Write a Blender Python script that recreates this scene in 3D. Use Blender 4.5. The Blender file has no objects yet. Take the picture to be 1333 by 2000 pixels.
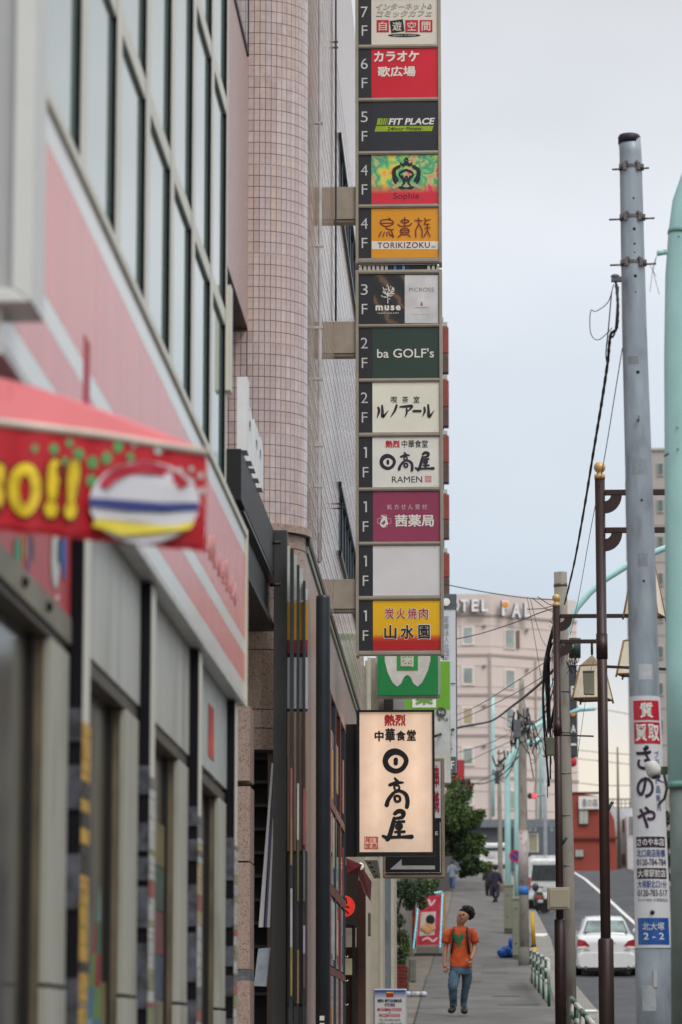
import bpy, bmesh, math, random
from mathutils import Vector, Matrix
random.seed(7)
sc = bpy.context.scene
COL = sc.collection
# ---------------------------------------------------------------- camera
FPX = 6400.0
TH = math.atan(1040/FPX); PSI = math.atan(268.5/FPX*math.cos(TH))
EYE = Vector((0, 0, 1.5))
_h = Vector((-math.sin(PSI), math.cos(PSI), 0)); _r = Vector((math.cos(PSI), math.sin(PSI), 0)); _z = Vector((0, 0, 1))
_F = _h*math.cos(TH)+_z*math.sin(TH); _U = _z*math.cos(TH)-_h*math.sin(TH)
camd = bpy.data.cameras.new('camera'); cam = bpy.data.objects.new('camera', camd); COL.objects.link(cam)
cam.matrix_world = Matrix(((_r.x, _U.x, -_F.x, EYE.x), (_r.y, _U.y, -_F.y, EYE.y), (_r.z, _U.z, -_F.z, EYE.z), (0, 0, 0, 1)))
camd.sensor_fit = 'VERTICAL'; camd.sensor_height = 36.0; camd.lens = 36.0*FPX/2000
camd.clip_start = 0.2; camd.clip_end = 5000
camd.dof.use_dof = True; camd.dof.focus_distance = 36.6; camd.dof.aperture_fstop = 3.4
sc.camera = cam
sc.render.engine = 'CYCLES'
sc.cycles.use_denoising = True
sc.cycles.max_bounces = 6; sc.cycles.glossy_bounces = 3; sc.cycles.diffuse_bounces = 3; sc.cycles.transmission_bounces = 4
sc.view_settings.view_transform = 'Standard'; sc.view_settings.look = 'None'
sc.view_settings.exposure = 0.0; sc.view_settings.gamma = 1.0; sc.view_settings.use_curve_mapping = False
# ---------------------------------------------------------------- sky and sun
SUN_EL, SUN_AZ = math.radians(50), math.radians(145)
world = bpy.data.worlds.new('World'); sc.world = world; world.use_nodes = True
nt = world.node_tree; nt.nodes.clear()
def nd(t, **k):
    n = nt.nodes.new(t)
    for a, b in k.items(): setattr(n, a, b)
    return n
wo = nd('ShaderNodeOutputWorld'); add = nd('ShaderNodeAddShader'); b1 = nd('ShaderNodeBackground'); b2 = nd('ShaderNodeBackground')
sky = nd('ShaderNodeTexSky'); sky.sky_type = 'NISHITA'; sky.sun_disc = False
sky.sun_elevation = SUN_EL; sky.sun_rotation = SUN_AZ; sky.air_density = 1.0; sky.dust_density = 3.0
tc = nd('ShaderNodeTexCoord'); sep = nd('ShaderNodeSeparateXYZ'); ramp = nd('ShaderNodeValToRGB')
noi = nd('ShaderNodeTexNoise'); mp = nd('ShaderNodeMapping'); mx = nd('ShaderNodeMixRGB'); mx.blend_type = 'MULTIPLY'; cr2 = nd('ShaderNodeValToRGB')
nt.links.new(tc.outputs['Generated'], sep.inputs[0]); nt.links.new(sep.outputs['Z'], ramp.inputs['Fac'])
nt.links.new(tc.outputs['Generated'], mp.inputs[0]); mp.inputs['Scale'].default_value = (1, 1, 2.6)
nt.links.new(mp.outputs[0], noi.inputs['Vector']); noi.inputs['Scale'].default_value = 5.5; noi.inputs['Detail'].default_value = 3
nt.links.new(noi.outputs['Fac'], cr2.inputs['Fac'])
cr2.color_ramp.elements[0].position = .3; cr2.color_ramp.elements[0].color = (.86, .87, .89, 1)
cr2.color_ramp.elements[1].position = .7; cr2.color_ramp.elements[1].color = (1.0, 1.0, 1.0, 1)
els = ramp.color_ramp.elements
def L(c):
    c = c/255.0
    return c/12.92 if c <= .04045 else ((c+.055)/1.055)**2.4
def rgb(r, g, b): return (L(r), L(g), L(b), 1)
stops = [(0.0, (.70, .60, .50)), (.045, (.97, .85, .69)), (.085, (.98, .88, .74)), (.105, (.80, .81, .80)), (.13, (.62, .70, .78)), (.18, (.72, .79, .86)), (.24, (.84, .87, .92)), (.29, (.77, .79, .82)), (.34, (.62, .63, .65)), (.55, (.95, .97, 1.0)), (1.0, (1.30, 1.32, 1.36))]
els[0].position = stops[0][0]; els[0].color = (*stops[0][1], 1)
els[1].position = 1.0; els[1].color = (*stops[-1][1], 1)
for p, c in stops[1:-1]:
    e = els.new(p); e.color = (*c, 1)
nt.links.new(ramp.outputs[0], mx.inputs[1]); nt.links.new(cr2.outputs[0], mx.inputs[2]); mx.inputs[0].default_value = 1.0
nt.links.new(mx.outputs[0], b2.inputs['Color']); b2.inputs['Strength'].default_value = 1.05
nt.links.new(sky.outputs[0], b1.inputs['Color']); b1.inputs['Strength'].default_value = 0.006
nt.links.new(b1.outputs[0], add.inputs[0]); nt.links.new(b2.outputs[0], add.inputs[1]); nt.links.new(add.outputs[0], wo.inputs['Surface'])
sl = bpy.data.lights.new('sun', 'SUN'); sl.energy = 1.4; sl.angle = math.radians(25); sl.color = (1, .96, .9)
so = bpy.data.objects.new('sun', sl); COL.objects.link(so)
sd = Vector((math.sin(SUN_AZ)*math.cos(SUN_EL), math.cos(SUN_AZ)*math.cos(SUN_EL), math.sin(SUN_EL)))
so.rotation_euler = sd.to_track_quat('Z', 'Y').to_euler(); so.location = (20, -10, 40)
# ---------------------------------------------------------------- helpers
def ray(px, py): return _F+_r*((px-666.5)/FPX)+_U*((1000-py)/FPX)
def P(px, py, D):
    d = ray(px, py); return EYE+d*(D/d.y)
def PX(px, py, X):
    d = ray(px, py); return EYE+d*(X/d.x)
def ZX(X, D, py): return P(935+X/D*FPX, py, D).z
GP = [(-30, -2.4), (0, -1.6), (30, -.9), (36, -.58), (44, -.2), (53, .482), (75, 1.25), (98.7, 2.08), (108, 2.85), (120, 3.9), (143, 6.2), (165, 8.3), (180, 9.5), (200, 10.2), (260, 10.6), (600, 8.0), (3000, 0)]
def G(D):
    for (a, za), (b, zb) in zip(GP, GP[1:]):
        if D <= b:
            t = (D-a)/(b-a); return za+(zb-za)*t+1.5
    return GP[-1][1]+1.5
def lerp(pts, D):
    if D <= pts[0][0]: return pts[0][1]
    for (a, x), (b, y) in zip(pts, pts[1:]):
        if D <= b: return x+(y-x)*(D-a)/(b-a)
    return pts[-1][1]
MATS = {}
def M(name, c, rough=.6, metal=0.0, var=.12, scale=6.0, bump=0.0, bscale=40.0, spec=.5, coat=0.0, emis=None, estr=0.0, stretch=None, alpha=None, dirt=None):
    if name in MATS: return MATS[name]
    m = bpy.data.materials.new(name); m.use_nodes = True; t = m.node_tree
    b = t.nodes['Principled BSDF']; c = rgb(*c)
    b.inputs['Roughness'].default_value = rough; b.inputs['Metallic'].default_value = metal
    b.inputs['Specular IOR Level'].default_value = spec; b.inputs['Coat Weight'].default_value = coat; b.inputs['Coat Roughness'].default_value = .06
    tcn = t.nodes.new('ShaderNodeTexCoord'); n = t.nodes.new('ShaderNodeTexNoise'); n.inputs['Scale'].default_value = scale; n.inputs['Detail'].default_value = 5
    src = tcn.outputs['Object']
    if stretch:
        mpn = t.nodes.new('ShaderNodeMapping'); mpn.inputs['Scale'].default_value = stretch; t.links.new(src, mpn.inputs[0]); src = mpn.outputs[0]
    t.links.new(src, n.inputs['Vector'])
    r = t.nodes.new('ShaderNodeValToRGB'); t.links.new(n.outputs['Fac'], r.inputs['Fac'])
    lo = tuple(max(0, x*(1-var)) for x in c[:3]); hi = tuple(min(1, x*(1+var)) for x in c[:3])
    if dirt: lo = rgb(*dirt)[:3]
    r.color_ramp.elements[0].position = .32; r.color_ramp.elements[0].color = (*lo, 1)
    r.color_ramp.elements[1].position = .68; r.color_ramp.elements[1].color = (*hi, 1)
    if dirt:
        e = r.color_ramp.elements.new(.45); e.color = (*c[:3], 1)
    t.links.new(r.outputs[0], b.inputs['Base Color'])
    if bump:
        n2 = t.nodes.new('ShaderNodeTexNoise'); n2.inputs['Scale'].default_value = bscale; n2.inputs['Detail'].default_value = 4
        t.links.new(tcn.outputs['Object'], n2.inputs['Vector'])
        bm = t.nodes.new('ShaderNodeBump'); bm.inputs['Strength'].default_value = bump; bm.inputs['Distance'].default_value = .01
        t.links.new(n2.outputs['Fac'], bm.inputs['Height']); t.links.new(bm.outputs[0], b.inputs['Normal'])
    if emis:
        b.inputs['Emission Color'].default_value = rgb(*emis); b.inputs['Emission Strength'].default_value = estr
    if alpha is not None: b.inputs['Alpha'].default_value = alpha
    MATS[name] = m; return m
def nodes_of(m): return m.node_tree, m.node_tree.nodes['Principled BSDF']
class MB:
    def __init__(s): s.v = []; s.f = []; s.mi = []; s.sm = []
    def face(s, idx, mi=0, sm=False): s.f.append(idx); s.mi.append(mi); s.sm.append(sm)
    def quad(s, a, b, c, d, mi=0):
        n = len(s.v); s.v += [tuple(a), tuple(b), tuple(c), tuple(d)]; s.face((n, n+1, n+2, n+3), mi)
    def poly(s, pts, mi=0):
        n = len(s.v); s.v += [tuple(p) for p in pts]; s.face(tuple(range(n, n+len(pts))), mi)
    def hexa(s, p, mi=0):
        n = len(s.v); s.v += [tuple(q) for q in p]
        for q in ((0, 3, 2, 1), (4, 5, 6, 7), (0, 1, 5, 4), (1, 2, 6, 5), (2, 3, 7, 6), (3, 0, 4, 7)): s.face(tuple(n+i for i in q), mi)
        return s
    def box(s, x0, x1, y0, y1, z0, z1, mi=0):
        if x0 > x1: x0, x1 = x1, x0
        if y0 > y1: y0, y1 = y1, y0
        if z0 > z1: z0, z1 = z1, z0
        return s.hexa([(x0, y0, z0), (x1, y0, z0), (x1, y1, z0), (x0, y1, z0), (x0, y0, z1), (x1, y0, z1), (x1, y1, z1), (x0, y1, z1)], mi)
    def bar(s, a, b, w, h, mi=0, up=(0, 0, 1)):
        a = Vector(a); b = Vector(b); d = (b-a).normalized(); u = Vector(up)
        if abs(d.dot(u)) > .99: u = Vector((0, 1, 0))
        sd_ = d.cross(u).normalized(); u = sd_.cross(d).normalized()
        o = [(-1, -1), (1, -1), (1, 1), (-1, 1)]
        pa = [a+sd_*(i*w/2)+u*(j*h/2) for i, j in o]; pb = [b+sd_*(i*w/2)+u*(j*h/2) for i, j in o]
        return s.hexa(pa+pb, mi)
    def tube(s, pts, r, seg=10, mi=0, caps=True):
        pts = [Vector(p) for p in pts]; rs = r if isinstance(r, (list, tuple)) else [r]*len(pts)
        n0 = len(s.v); prev = None
        for i, p in enumerate(pts):
            d = (pts[min(i+1, len(pts)-1)]-pts[max(i-1, 0)])
            if d.length < 1e-9: d = Vector((0, 0, 1))
            d.normalize()
            if prev is None:
                u = Vector((0, 0, 1)) if abs(d.z) < .9 else Vector((0, -1, 0))
            else: u = prev
            u = (u-d*u.dot(d)).normalized(); prev = u; w = d.cross(u)
            for k in range(seg):
                a = 2*math.pi*k/seg; q = p+(u*math.cos(a)+w*math.sin(a))*rs[i]; s.v.append(tuple(q))
        for i in range(len(pts)-1):
            for k in range(seg):
                a = n0+i*seg+k; b = n0+i*seg+(k+1) % seg
                s.face((a, b, b+seg, a+seg), mi, True)
        if caps:
            s.face(tuple(n0+k for k in range(seg))[::-1], mi); m = n0+(len(pts)-1)*seg; s.face(tuple(m+k for k in range(seg)), mi)
        return s
    def ball(s, c, r, seg=12, rings=8, mi=0, sc_=(1, 1, 1)):
        n0 = len(s.v); c = Vector(c)
        for i in range(rings+1):
            t = math.pi*i/rings
            for k in range(seg):
                a = 2*math.pi*k/seg
                s.v.append((c.x+r*sc_[0]*math.sin(t)*math.cos(a), c.y+r*sc_[1]*math.sin(t)*math.sin(a), c.z+r*sc_[2]*math.cos(t)))
        for i in range(rings):
            for k in range(seg):
                a = n0+i*seg+k; b = n0+i*seg+(k+1) % seg
                s.face((a, a+seg, b+seg, b), mi, True)
        return s
    def prism(s, poly, d, mi=0):
        """poly: list of 3D points; extruded by vector d"""
        n = len(poly); n0 = len(s.v); d = Vector(d)
        s.v += [tuple(p) for p in poly]+[tuple(Vector(p)+d) for p in poly]
        s.face(tuple(range(n0, n0+n)), mi); s.face(tuple(range(n0+2*n-1, n0+n-1, -1)), mi)
        for i in range(n):
            j = (i+1) % n; s.face((n0+i, n0+j, n0+n+j, n0+n+i), mi)
        return s
    def loft(s, secs, mi=0, sm=True, caps=True):
        n0 = len(s.v); n = len(secs[0])
        for q in secs: s.v += [tuple(p) for p in q]
        for i in range(len(secs)-1):
            for k in range(n):
                a = n0+i*n+k; b = n0+i*n+(k+1) % n; s.face((a, b, b+n, a+n), mi, sm)
        if caps: s.face(tuple(n0+k for k in range(n))[::-1], mi); m = n0+(len(secs)-1)*n; s.face(tuple(m+k for k in range(n)), mi)
        return s
ORI = {}
def mesh_obj(name, mb, mat, origin, bevel=0):
    me = bpy.data.meshes.new(name)
    o_ = origin
    me.from_pydata([(v[0]-o_.x, v[1]-o_.y, v[2]-o_.z) for v in mb.v], [], mb.f)
    mats = mat if isinstance(mat, (list, tuple)) else [mat]
    for m in mats: me.materials.append(m)
    me.polygons.foreach_set('material_index', mb.mi); me.polygons.foreach_set('use_smooth', mb.sm)
    bm = bmesh.new(); bm.from_mesh(me); bmesh.ops.recalc_face_normals(bm, faces=bm.faces)
    bm.to_mesh(me); bm.free(); me.update()
    o = bpy.data.objects.new(name, me); COL.objects.link(o)
    if bevel:
        b = o.modifiers.new('bevel', 'BEVEL'); b.width = bevel; b.segments = 2; b.limit_method = 'ANGLE'; b.angle_limit = .6
    return o
def tag(o, label=None, cat=None, group=None, kind=None):
    if label: o['label'] = label
    if cat: o['category'] = cat
    if group: o['group'] = group
    if kind: o['kind'] = kind
    return o
def thing(name, label, cat, loc, group=None):
    o = bpy.data.objects.new(name, None); COL.objects.link(o); o.location = loc; o.empty_display_size = .2
    ORI[o.name] = Vector(loc); return tag(o, label, cat, group)
def part(name, mb, mat, parent, bevel=0, label=None, kind=None):
    org = ORI[parent.name]; o = mesh_obj(name, mb, mat, org, bevel); o.parent = parent; ORI[o.name] = org
    return tag(o, label, kind=kind)
def solo(name, mb, mat, label, cat, group=None, bevel=0, kind=None):
    xs = [v[0] for v in mb.v]; ys = [v[1] for v in mb.v]; zs = [v[2] for v in mb.v]
    org = Vector(((min(xs)+max(xs))/2, (min(ys)+max(ys))/2, min(zs)))
    o = mesh_obj(name, mb, mat, org, bevel); o.location = org; ORI[o.name] = Vector(org)
    return tag(o, label, cat, group, kind)
def struct(name, mb, mat):
    o = mesh_obj(name, mb, mat, Vector((0, 0, 0))); ORI[o.name] = Vector((0, 0, 0)); o['kind'] = 'structure'; return o
def copy_tree(o, parent=None, delta=None):
    c = o.copy(); COL.objects.link(c)
    if parent: c.parent = parent
    if delta is not None:
        c.location = o.location+delta; ORI[c.name] = ORI[o.name]+delta
    else: ORI[c.name] = ORI[parent.name]
    for ch in list(o.children): copy_tree(ch, c)
    return c
# --- text and brush strokes -------------------------------------------------
TC = {}
def text_geo(body, bold=0.0, shear=0.0, space=1.0, extr=0.0):
    k = (body, bold, shear, space, extr)
    if k in TC: return TC[k]
    if body == '1' and not extr:
        vs = [(.0, 0, 0), (.16, 0, 0), (.16, .72, 0), (.0, .72, 0), (-.16, .60, 0), (-.16, .72, 0), (-.002, .72, 0), (-.002, .60, 0)]
        TC[k] = (vs, [(0, 1, 2, 3), (4, 7, 6, 5)]); return TC[k]
    if bold > .004 and any(ord(ch) > 0x2000 for ch in body):
        v0, f0 = text_geo(body, 0, shear, space, extr); vs, fs = [], []; e = bold*.75
        for i, (dx, dy) in enumerate(((0, 0), (e, 0), (-e, 0), (0, e), (0, -e), (e*.7, e*.7), (-e*.7, -e*.7), (e*.7, -e*.7), (-e*.7, e*.7))[:9 if bold > .02 else 5]):
            n0 = len(vs); vs += [(x+dx, y+dy, z+.00012*i) for x, y, z in v0]; fs += [tuple(n0+q for q in f) for f in f0]
        TC[k] = (vs, fs); return TC[k]
    cu = bpy.data.curves.new('t', 'FONT'); cu.body = body; cu.offset = bold; cu.shear = shear; cu.space_character = space; cu.resolution_u = 3; cu.extrude = extr
    o = bpy.data.objects.new('t', cu)
    me = o.to_mesh(); vs = [tuple(v.co) for v in me.vertices]; fs = [tuple(p.vertices) for p in me.polygons]
    o.to_mesh_clear(); bpy.data.objects.remove(o); bpy.data.curves.remove(cu)
    TC[k] = (vs, fs); return TC[k]
def text_mb(mb, body, O, u, v, W, H, bold=0.0, shear=0.0, space=1.0, extr=0.0, n=None, mi=0, vertical=False):
    """fit text into the W x H rectangle at O spanned by unit vectors u, v"""
    if vertical:
        k = len(body); h = H/k
        for i, ch in enumerate(body):
            if ch != ' ': text_mb(mb, ch, O+v*(H-h*(i+1)+h*.06), u, v, W, h*.88, bold, shear, 1, extr, n, mi)
        return mb
    vs, fs = text_geo(body, bold, shear, space, extr)
    if not vs: return mb
    x0 = min(a[0] for a in vs); x1 = max(a[0] for a in vs); y0 = min(a[1] for a in vs); y1 = max(a[1] for a in vs)
    sx = W/max(x1-x0, 1e-6); sy = H/max(y1-y0, 1e-6); n0 = len(mb.v)
    nn = n if n is not None else Vector((0, -1, 0))
    for a in vs: mb.v.append(tuple(O+u*((a[0]-x0)*sx)+v*((a[1]-y0)*sy)+nn*(a[2]*(1 if not extr else 1))))
    for f in fs: mb.face(tuple(n0+i for i in f), mi)
    return mb
UX, UZ, UY = Vector((1, 0, 0)), Vector((0, 0, 1)), Vector((0, 1, 0))
def tpx(mb, body, x0, y0, x1, y1, D, bold=0.0, shear=0.0, space=1.0, mi=0, vertical=False):
    a = P(x0, y1, D); b = P(x1, y0, D)
    return text_mb(mb, body, a, UX, UZ, b.x-a.x, b.z-a.z, bold, shear, space, 0, None, mi, vertical)
def lett(parent, body, x0, y0, x1, y1, D, mat, **k):
    return part('lettering', tpx(MB(), body, x0, y0, x1, y1, D, **k), mat, parent)
def rpx(mb, x0, y0, x1, y1, D, t=.004, mi=0):
    a = P(x0, y1, D); b = P(x1, y0, D); return mb.box(a.x, b.x, D, D+t, a.z, b.z, mi)
def stroke(mb, pts, D, k=0, mi=0, closed=False, mp_=None):
    """pts: (px, py, width px). smooth ribbon on plane Y=D"""
    f = mp_ or (lambda x, y: (x, y)); n = len(pts); out = []
    def g(i): return pts[i % n] if closed else pts[max(0, min(n-1, i))]
    for i in range(n if closed else n-1):
        p0, p1, p2, p3 = g(i-1), g(i), g(i+1), g(i+2)
        for s in range(5):
            t = s/5
            out.append(tuple(.5*((2*p1[j])+(-p0[j]+p2[j])*t+(2*p0[j]-5*p1[j]+4*p2[j]-p3[j])*t*t+(-p0[j]+3*p1[j]-3*p2[j]+p3[j])*t**3) for j in range(3)))
    if not closed: out.append(tuple(pts[-1]))
    m = len(out); Lq = []; Rq = []
    for i in range(m):
        a = out[(i-1) % m] if closed else out[max(0, i-1)]; b = out[(i+1) % m] if closed else out[min(m-1, i+1)]
        dx, dy = b[0]-a[0], b[1]-a[1]; l = math.hypot(dx, dy) or 1; nx, ny = -dy/l, dx/l; w = out[i][2]/2
        Lq.append((out[i][0]+nx*w, out[i][1]+ny*w)); Rq.append((out[i][0]-nx*w, out[i][1]-ny*w))
    DD = D-.0004*k
    n0 = len(mb.v)
    for a, b in zip(Lq, Rq): mb.v.append(tuple(P(*f(*a), DD))); mb.v.append(tuple(P(*f(*b), DD)))
    for i in range(m if closed else m-1):
        j = (i+1) % m; mb.face((n0+2*i, n0+2*j, n0+2*j+1, n0+2*i+1), mi)
    if not closed:
        for e, (sx) in ((0, -1), (m-1, 1)):
            a = out[max(0, e-1)]; b = out[min(m-1, e+1)]; an = math.atan2(b[1]-a[1], b[0]-a[0])+(math.pi if sx < 0 else 0)
            w = out[e][2]/2; c = out[e]
            mb.poly([P(*f(c[0]+w*math.cos(an+q*math.pi/6-math.pi/2), c[1]+w*math.sin(an+q*math.pi/6-math.pi/2)), DD-.0001) for q in range(7)], mi)
    return mb
# brush glyphs, unit box 0..1 (x right, y down); width relative
GL = {
 '日': [('c', [(.25, .22, .27), (.52, .14, .25), (.80, .28, .2), (.90, .52, .19), (.75, .80, .19), (.48, .90, .2), (.2, .76, .22), (.1, .48, .22)]), ('o', [(.5, .45, .17), (.5, .60, .17)])],
 '高': [('o', [(.42, .02, .08), (.52, .12, .13)]), ('o', [(.22, .24, .12), (.48, .17, .14), (.74, .16, .08)]), ('c', [(.40, .28, .08), (.56, .26, .08), (.60, .36, .08), (.46, .42, .08)]),
        ('o', [(.50, .42, .09), (.32, .55, .13), (.16, .74, .15), (.10, .90, .17)]), ('o', [(.36, .50, .1), (.62, .44, .12), (.86, .56, .15), (.93, .78, .16), (.90, .97, .15)]), ('c', [(.42, .62, .1), (.60, .62, .1), (.62, .76, .1), (.46, .78, .1)])],
 '屋': [('o', [(.42, .13, .13), (.55, .05, .15), (.70, .10, .16), (.66, .24, .13), (.48, .28, .1)]), ('o', [(.40, .28, .12), (.34, .52, .15), (.26, .78, .15), (.17, .95, .13)]), ('o', [(.03, .84, .1), (.2, .92, .15)]),
        ('o', [(.22, .88, .12), (.6, .87, .1), (.97, .86, .15)]), ('o', [(.45, .40, .08), (.72, .38, .1)]), ('c', [(.48, .48, .08), (.64, .48, .08), (.62, .60, .08), (.48, .60, .08)]), ('o', [(.43, .71, .08), (.73, .70, .1)]), ('o', [(.56, .38, .1), (.56, .86, .12)])]}
def brush(mb, ch, x0, y0, x1, y1, D, mi=0):
    w = x1-x0; h = y1-y0; s = (w+h)/2
    for k, (ty, pts) in enumerate(GL[ch]):
        stroke(mb, [(x0+a*w, y0+b*h, c*s) for a, b, c in pts], D, k, mi, closed=(ty == 'c'))
    return mb
# --- common materials ---------------------------------------------------
WHITE = M('white_print', (232, 230, 224), .5, var=.03)
BLACKP = M('black_print', (22, 22, 28), .5, var=.05)
REDP = M('red_print', (196, 24, 40), .5, var=.05)
CREAM = M('cream_metal', (205, 205, 196), .45, var=.07, scale=3, bump=.1)
ALU = M('aluminium_beige', (160, 152, 140), .42, .2, var=.10, scale=5)
# ================================================================ SETTING: ground, road, pavement
KX = [(0, 1.75), (57, 2.0), (80, 2.35), (118, 2.6), (138, 2.35), (180, 1.5), (215, .2), (260, -2)]
RX = [(0, 11.5), (116, 10.4), (150, 9.2), (176, 8.25), (215, 6.4), (260, 4)]
CX = [(60, 7.3), (116, 6.42), (135, 5.95), (176, 5.14), (215, 3.6)]
Ds = [-30+i*4 for i in range(0, 75)]+[275, 320, 400, 600, 1000, 3000]
def strip(fa, fb, dz, mb=None, Dl=None, mi=0):
    mb = mb or MB(); n0 = len(mb.v); Dl = Dl or [d for d in Ds if d <= 270]
    for d in Dl: mb.v.append((fa(d), d, G(d)+dz)); mb.v.append((fb(d), d, G(d)+dz))
    for i in range(len(Dl)-1): mb.face((n0+2*i, n0+2*i+1, n0+2*i+3, n0+2*i+2), mi)
    return mb
m_soil = M('concrete_ground', (120, 118, 112), .9, scale=.5)
def asphalt(name, c, crack):
    m = M(name, c, .88, var=.16, scale=1.2, bump=.35, bscale=160)
    t, b = nodes_of(m); n = t.nodes.new('ShaderNodeTexNoise'); n.inputs['Scale'].default_value = 140; n.inputs['Detail'].default_value = 2
    tcn = t.nodes.new('ShaderNodeTexCoord'); t.links.new(tcn.outputs['Object'], n.inputs['Vector'])
    mix = t.nodes.new('ShaderNodeMixRGB'); mix.blend_type = 'OVERLAY'; mix.inputs[0].default_value = .5
    src = b.inputs['Base Color'].links[0].from_socket
    t.links.new(src, mix.inputs[1]); t.links.new(n.outputs['Fac'], mix.inputs[2])
    # transverse wear and damp streaks across the pavement
    w = t.nodes.new('ShaderNodeTexNoise'); mp_ = t.nodes.new('ShaderNodeMapping'); mp_.inputs['Scale'].default_value = (.35, .12, .12)
    t.links.new(tcn.outputs['Object'], mp_.inputs[0]); t.links.new(mp_.outputs[0], w.inputs['Vector']); w.inputs['Scale'].default_value = 3; w.inputs['Detail'].default_value = 6
    r = t.nodes.new('ShaderNodeValToRGB'); r.color_ramp.elements[0].position = .35; r.color_ramp.elements[0].color = (crack, crack, crack, 1); r.color_ramp.elements[1].position = .6; r.color_ramp.elements[1].color = (1, 1, 1, 1)
    t.links.new(w.outputs['Fac'], r.inputs['Fac'])
    mix2 = t.nodes.new('ShaderNodeMixRGB'); mix2.blend_type = 'MULTIPLY'; mix2.inputs[0].default_value = 1
    t.links.new(mix.outputs[0], mix2.inputs[1]); t.links.new(r.outputs[0], mix2.inputs[2]); t.links.new(mix2.outputs[0], b.inputs['Base Color'])
    return m
struct('ground', strip(lambda d: -900, lambda d: 900, -.16, Dl=Ds), m_soil)
kx = lambda d: lerp(KX, d)
struct('road', strip(lambda d: kx(d)-.02, lambda d: lerp(RX, d)+.02, -.12), asphalt('road_asphalt', (78, 79, 83), .8))
struct('pavement', strip(lambda d: -6, lambda d: kx(d)-.62, 0), asphalt('pavement_asphalt', (104, 101, 98), .78))
m_kerb = M('kerb_concrete', (134, 130, 122), .85, scale=2, var=.2, bump=.2)
kb = MB(); Dk = [d for d in Ds if d <= 270]
for a, b in zip(Dk, Dk[1:]):
    x0, x1 = kx(a), kx(b); n = len(kb.v)
    kb.v += [(x0-.62, a, G(a)), (x0, a, G(a)+.004), (x1, b, G(b)+.004), (x1-.62, b, G(b)), (x0+.01, a, G(a)-.13), (x1+.01, b, G(b)-.13)]
    kb.face((n, n+1, n+2, n+3)); kb.face((n+1, n+4, n+5, n+2))
struct('kerb', kb, m_kerb)
gut = MB()
LXs = [(20, -1.05), (53, -1.02), (95, -1.5), (112, -1.45), (137, -1.2), (180, -1.07), (215, -2)]
strip(lambda d: -3.5, lambda d: lerp(LXs, d)+.02, .004, gut, [d for d in Dk if d >= 18]); struct('paving_strip', gut, M('gutter_concrete', (112, 105, 94), .9, var=.22, scale=1.5, bump=.2))
jl = strip(lambda d: lerp(LXs, d)+.02, lambda d: lerp(LXs, d)+.05, .008, None, [d for d in Dk if d >= 18]); struct('paving_joint', jl, M('joint_dark', (60, 56, 50), .9))
struct('far_pavement', strip(lambda d: lerp(RX, d), lambda d: lerp(RX, d)+3.5, 0), M('far_pavement', (140, 136, 128), .9))
fk = MB()
for a, b in zip(Dk, Dk[1:]):
    x0, x1 = lerp(RX, a), lerp(RX, b); n = len(fk.v)
    fk.v += [(x0-.02, a, G(a)-.12), (x0-.02, a, G(a)+.01), (x0+.2, a, G(a)+.01), (x1-.02, b, G(b)-.12), (x1-.02, b, G(b)+.01), (x1+.2, b, G(b)+.01)]
    fk.face((n, n+1, n+4, n+3)); fk.face((n+1, n+2, n+5, n+4))
struct('far_kerb', fk, m_kerb)
m_line = M('road_paint', (225, 225, 220), .6, var=.12, scale=8)
struct('centre_line', strip(lambda d: lerp(CX, d)-.08, lambda d: lerp(CX, d)+.08, -.112, None, list(range(60, 216, 4))), m_line)
struct('edge_mark', strip(lambda d: kx(d)-.6, lambda d: kx(d)-.04, .012, strip(lambda d: kx(d)-.6, lambda d: kx(d)-.04, .012, None, [119.5, 121]), [54, 55.2]), m_line)
jd = M('joint_dark', (60, 56, 50), .9)
for k, dd in enumerate((56.5, 62.2, 68.4, 77, 86, 96, 108, 122)):
    struct('pavement_joint', strip(lambda d: lerp(LXs, d)+.06, lambda d: kx(d)-.63, .004, None, [dd, dd+.05]), M('joint_worn', (78, 75, 71), .9))
for x0, x1, d0, d1 in ((.35, 1.1, 58.5, 60.4), (.7, 1.3, 73, 79), (-.6, .1, 83, 86), (.1, .9, 98, 104), (-.9, -.2, 64.5, 66)):
    struct('asphalt_patch', strip(lambda d: x0, lambda d: x1, .004, None, [d0, (d0+d1)/2, d1]), M('asphalt_patch', (84, 82, 80), .9, var=.2, scale=4))
for x_, d_ in ((.55, 66.5), (-.45, 91)):
    mh = MB(); n0_ = [(x_+.3*math.cos(i*math.pi/10), d_+.3*math.sin(i*math.pi/10)) for i in range(20)]; mh.poly([(x, y, G(y)+.007) for x, y in n0_]); solo('manhole_cover', mh, M('iron_dark', (70, 66, 62), .6, .4, var=.4, scale=30), 'round iron manhole cover in the pavement, the %s one' % ('nearer' if d_ < 70 else 'farther'), 'manhole cover', 'manhole covers in the pavement')
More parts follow.
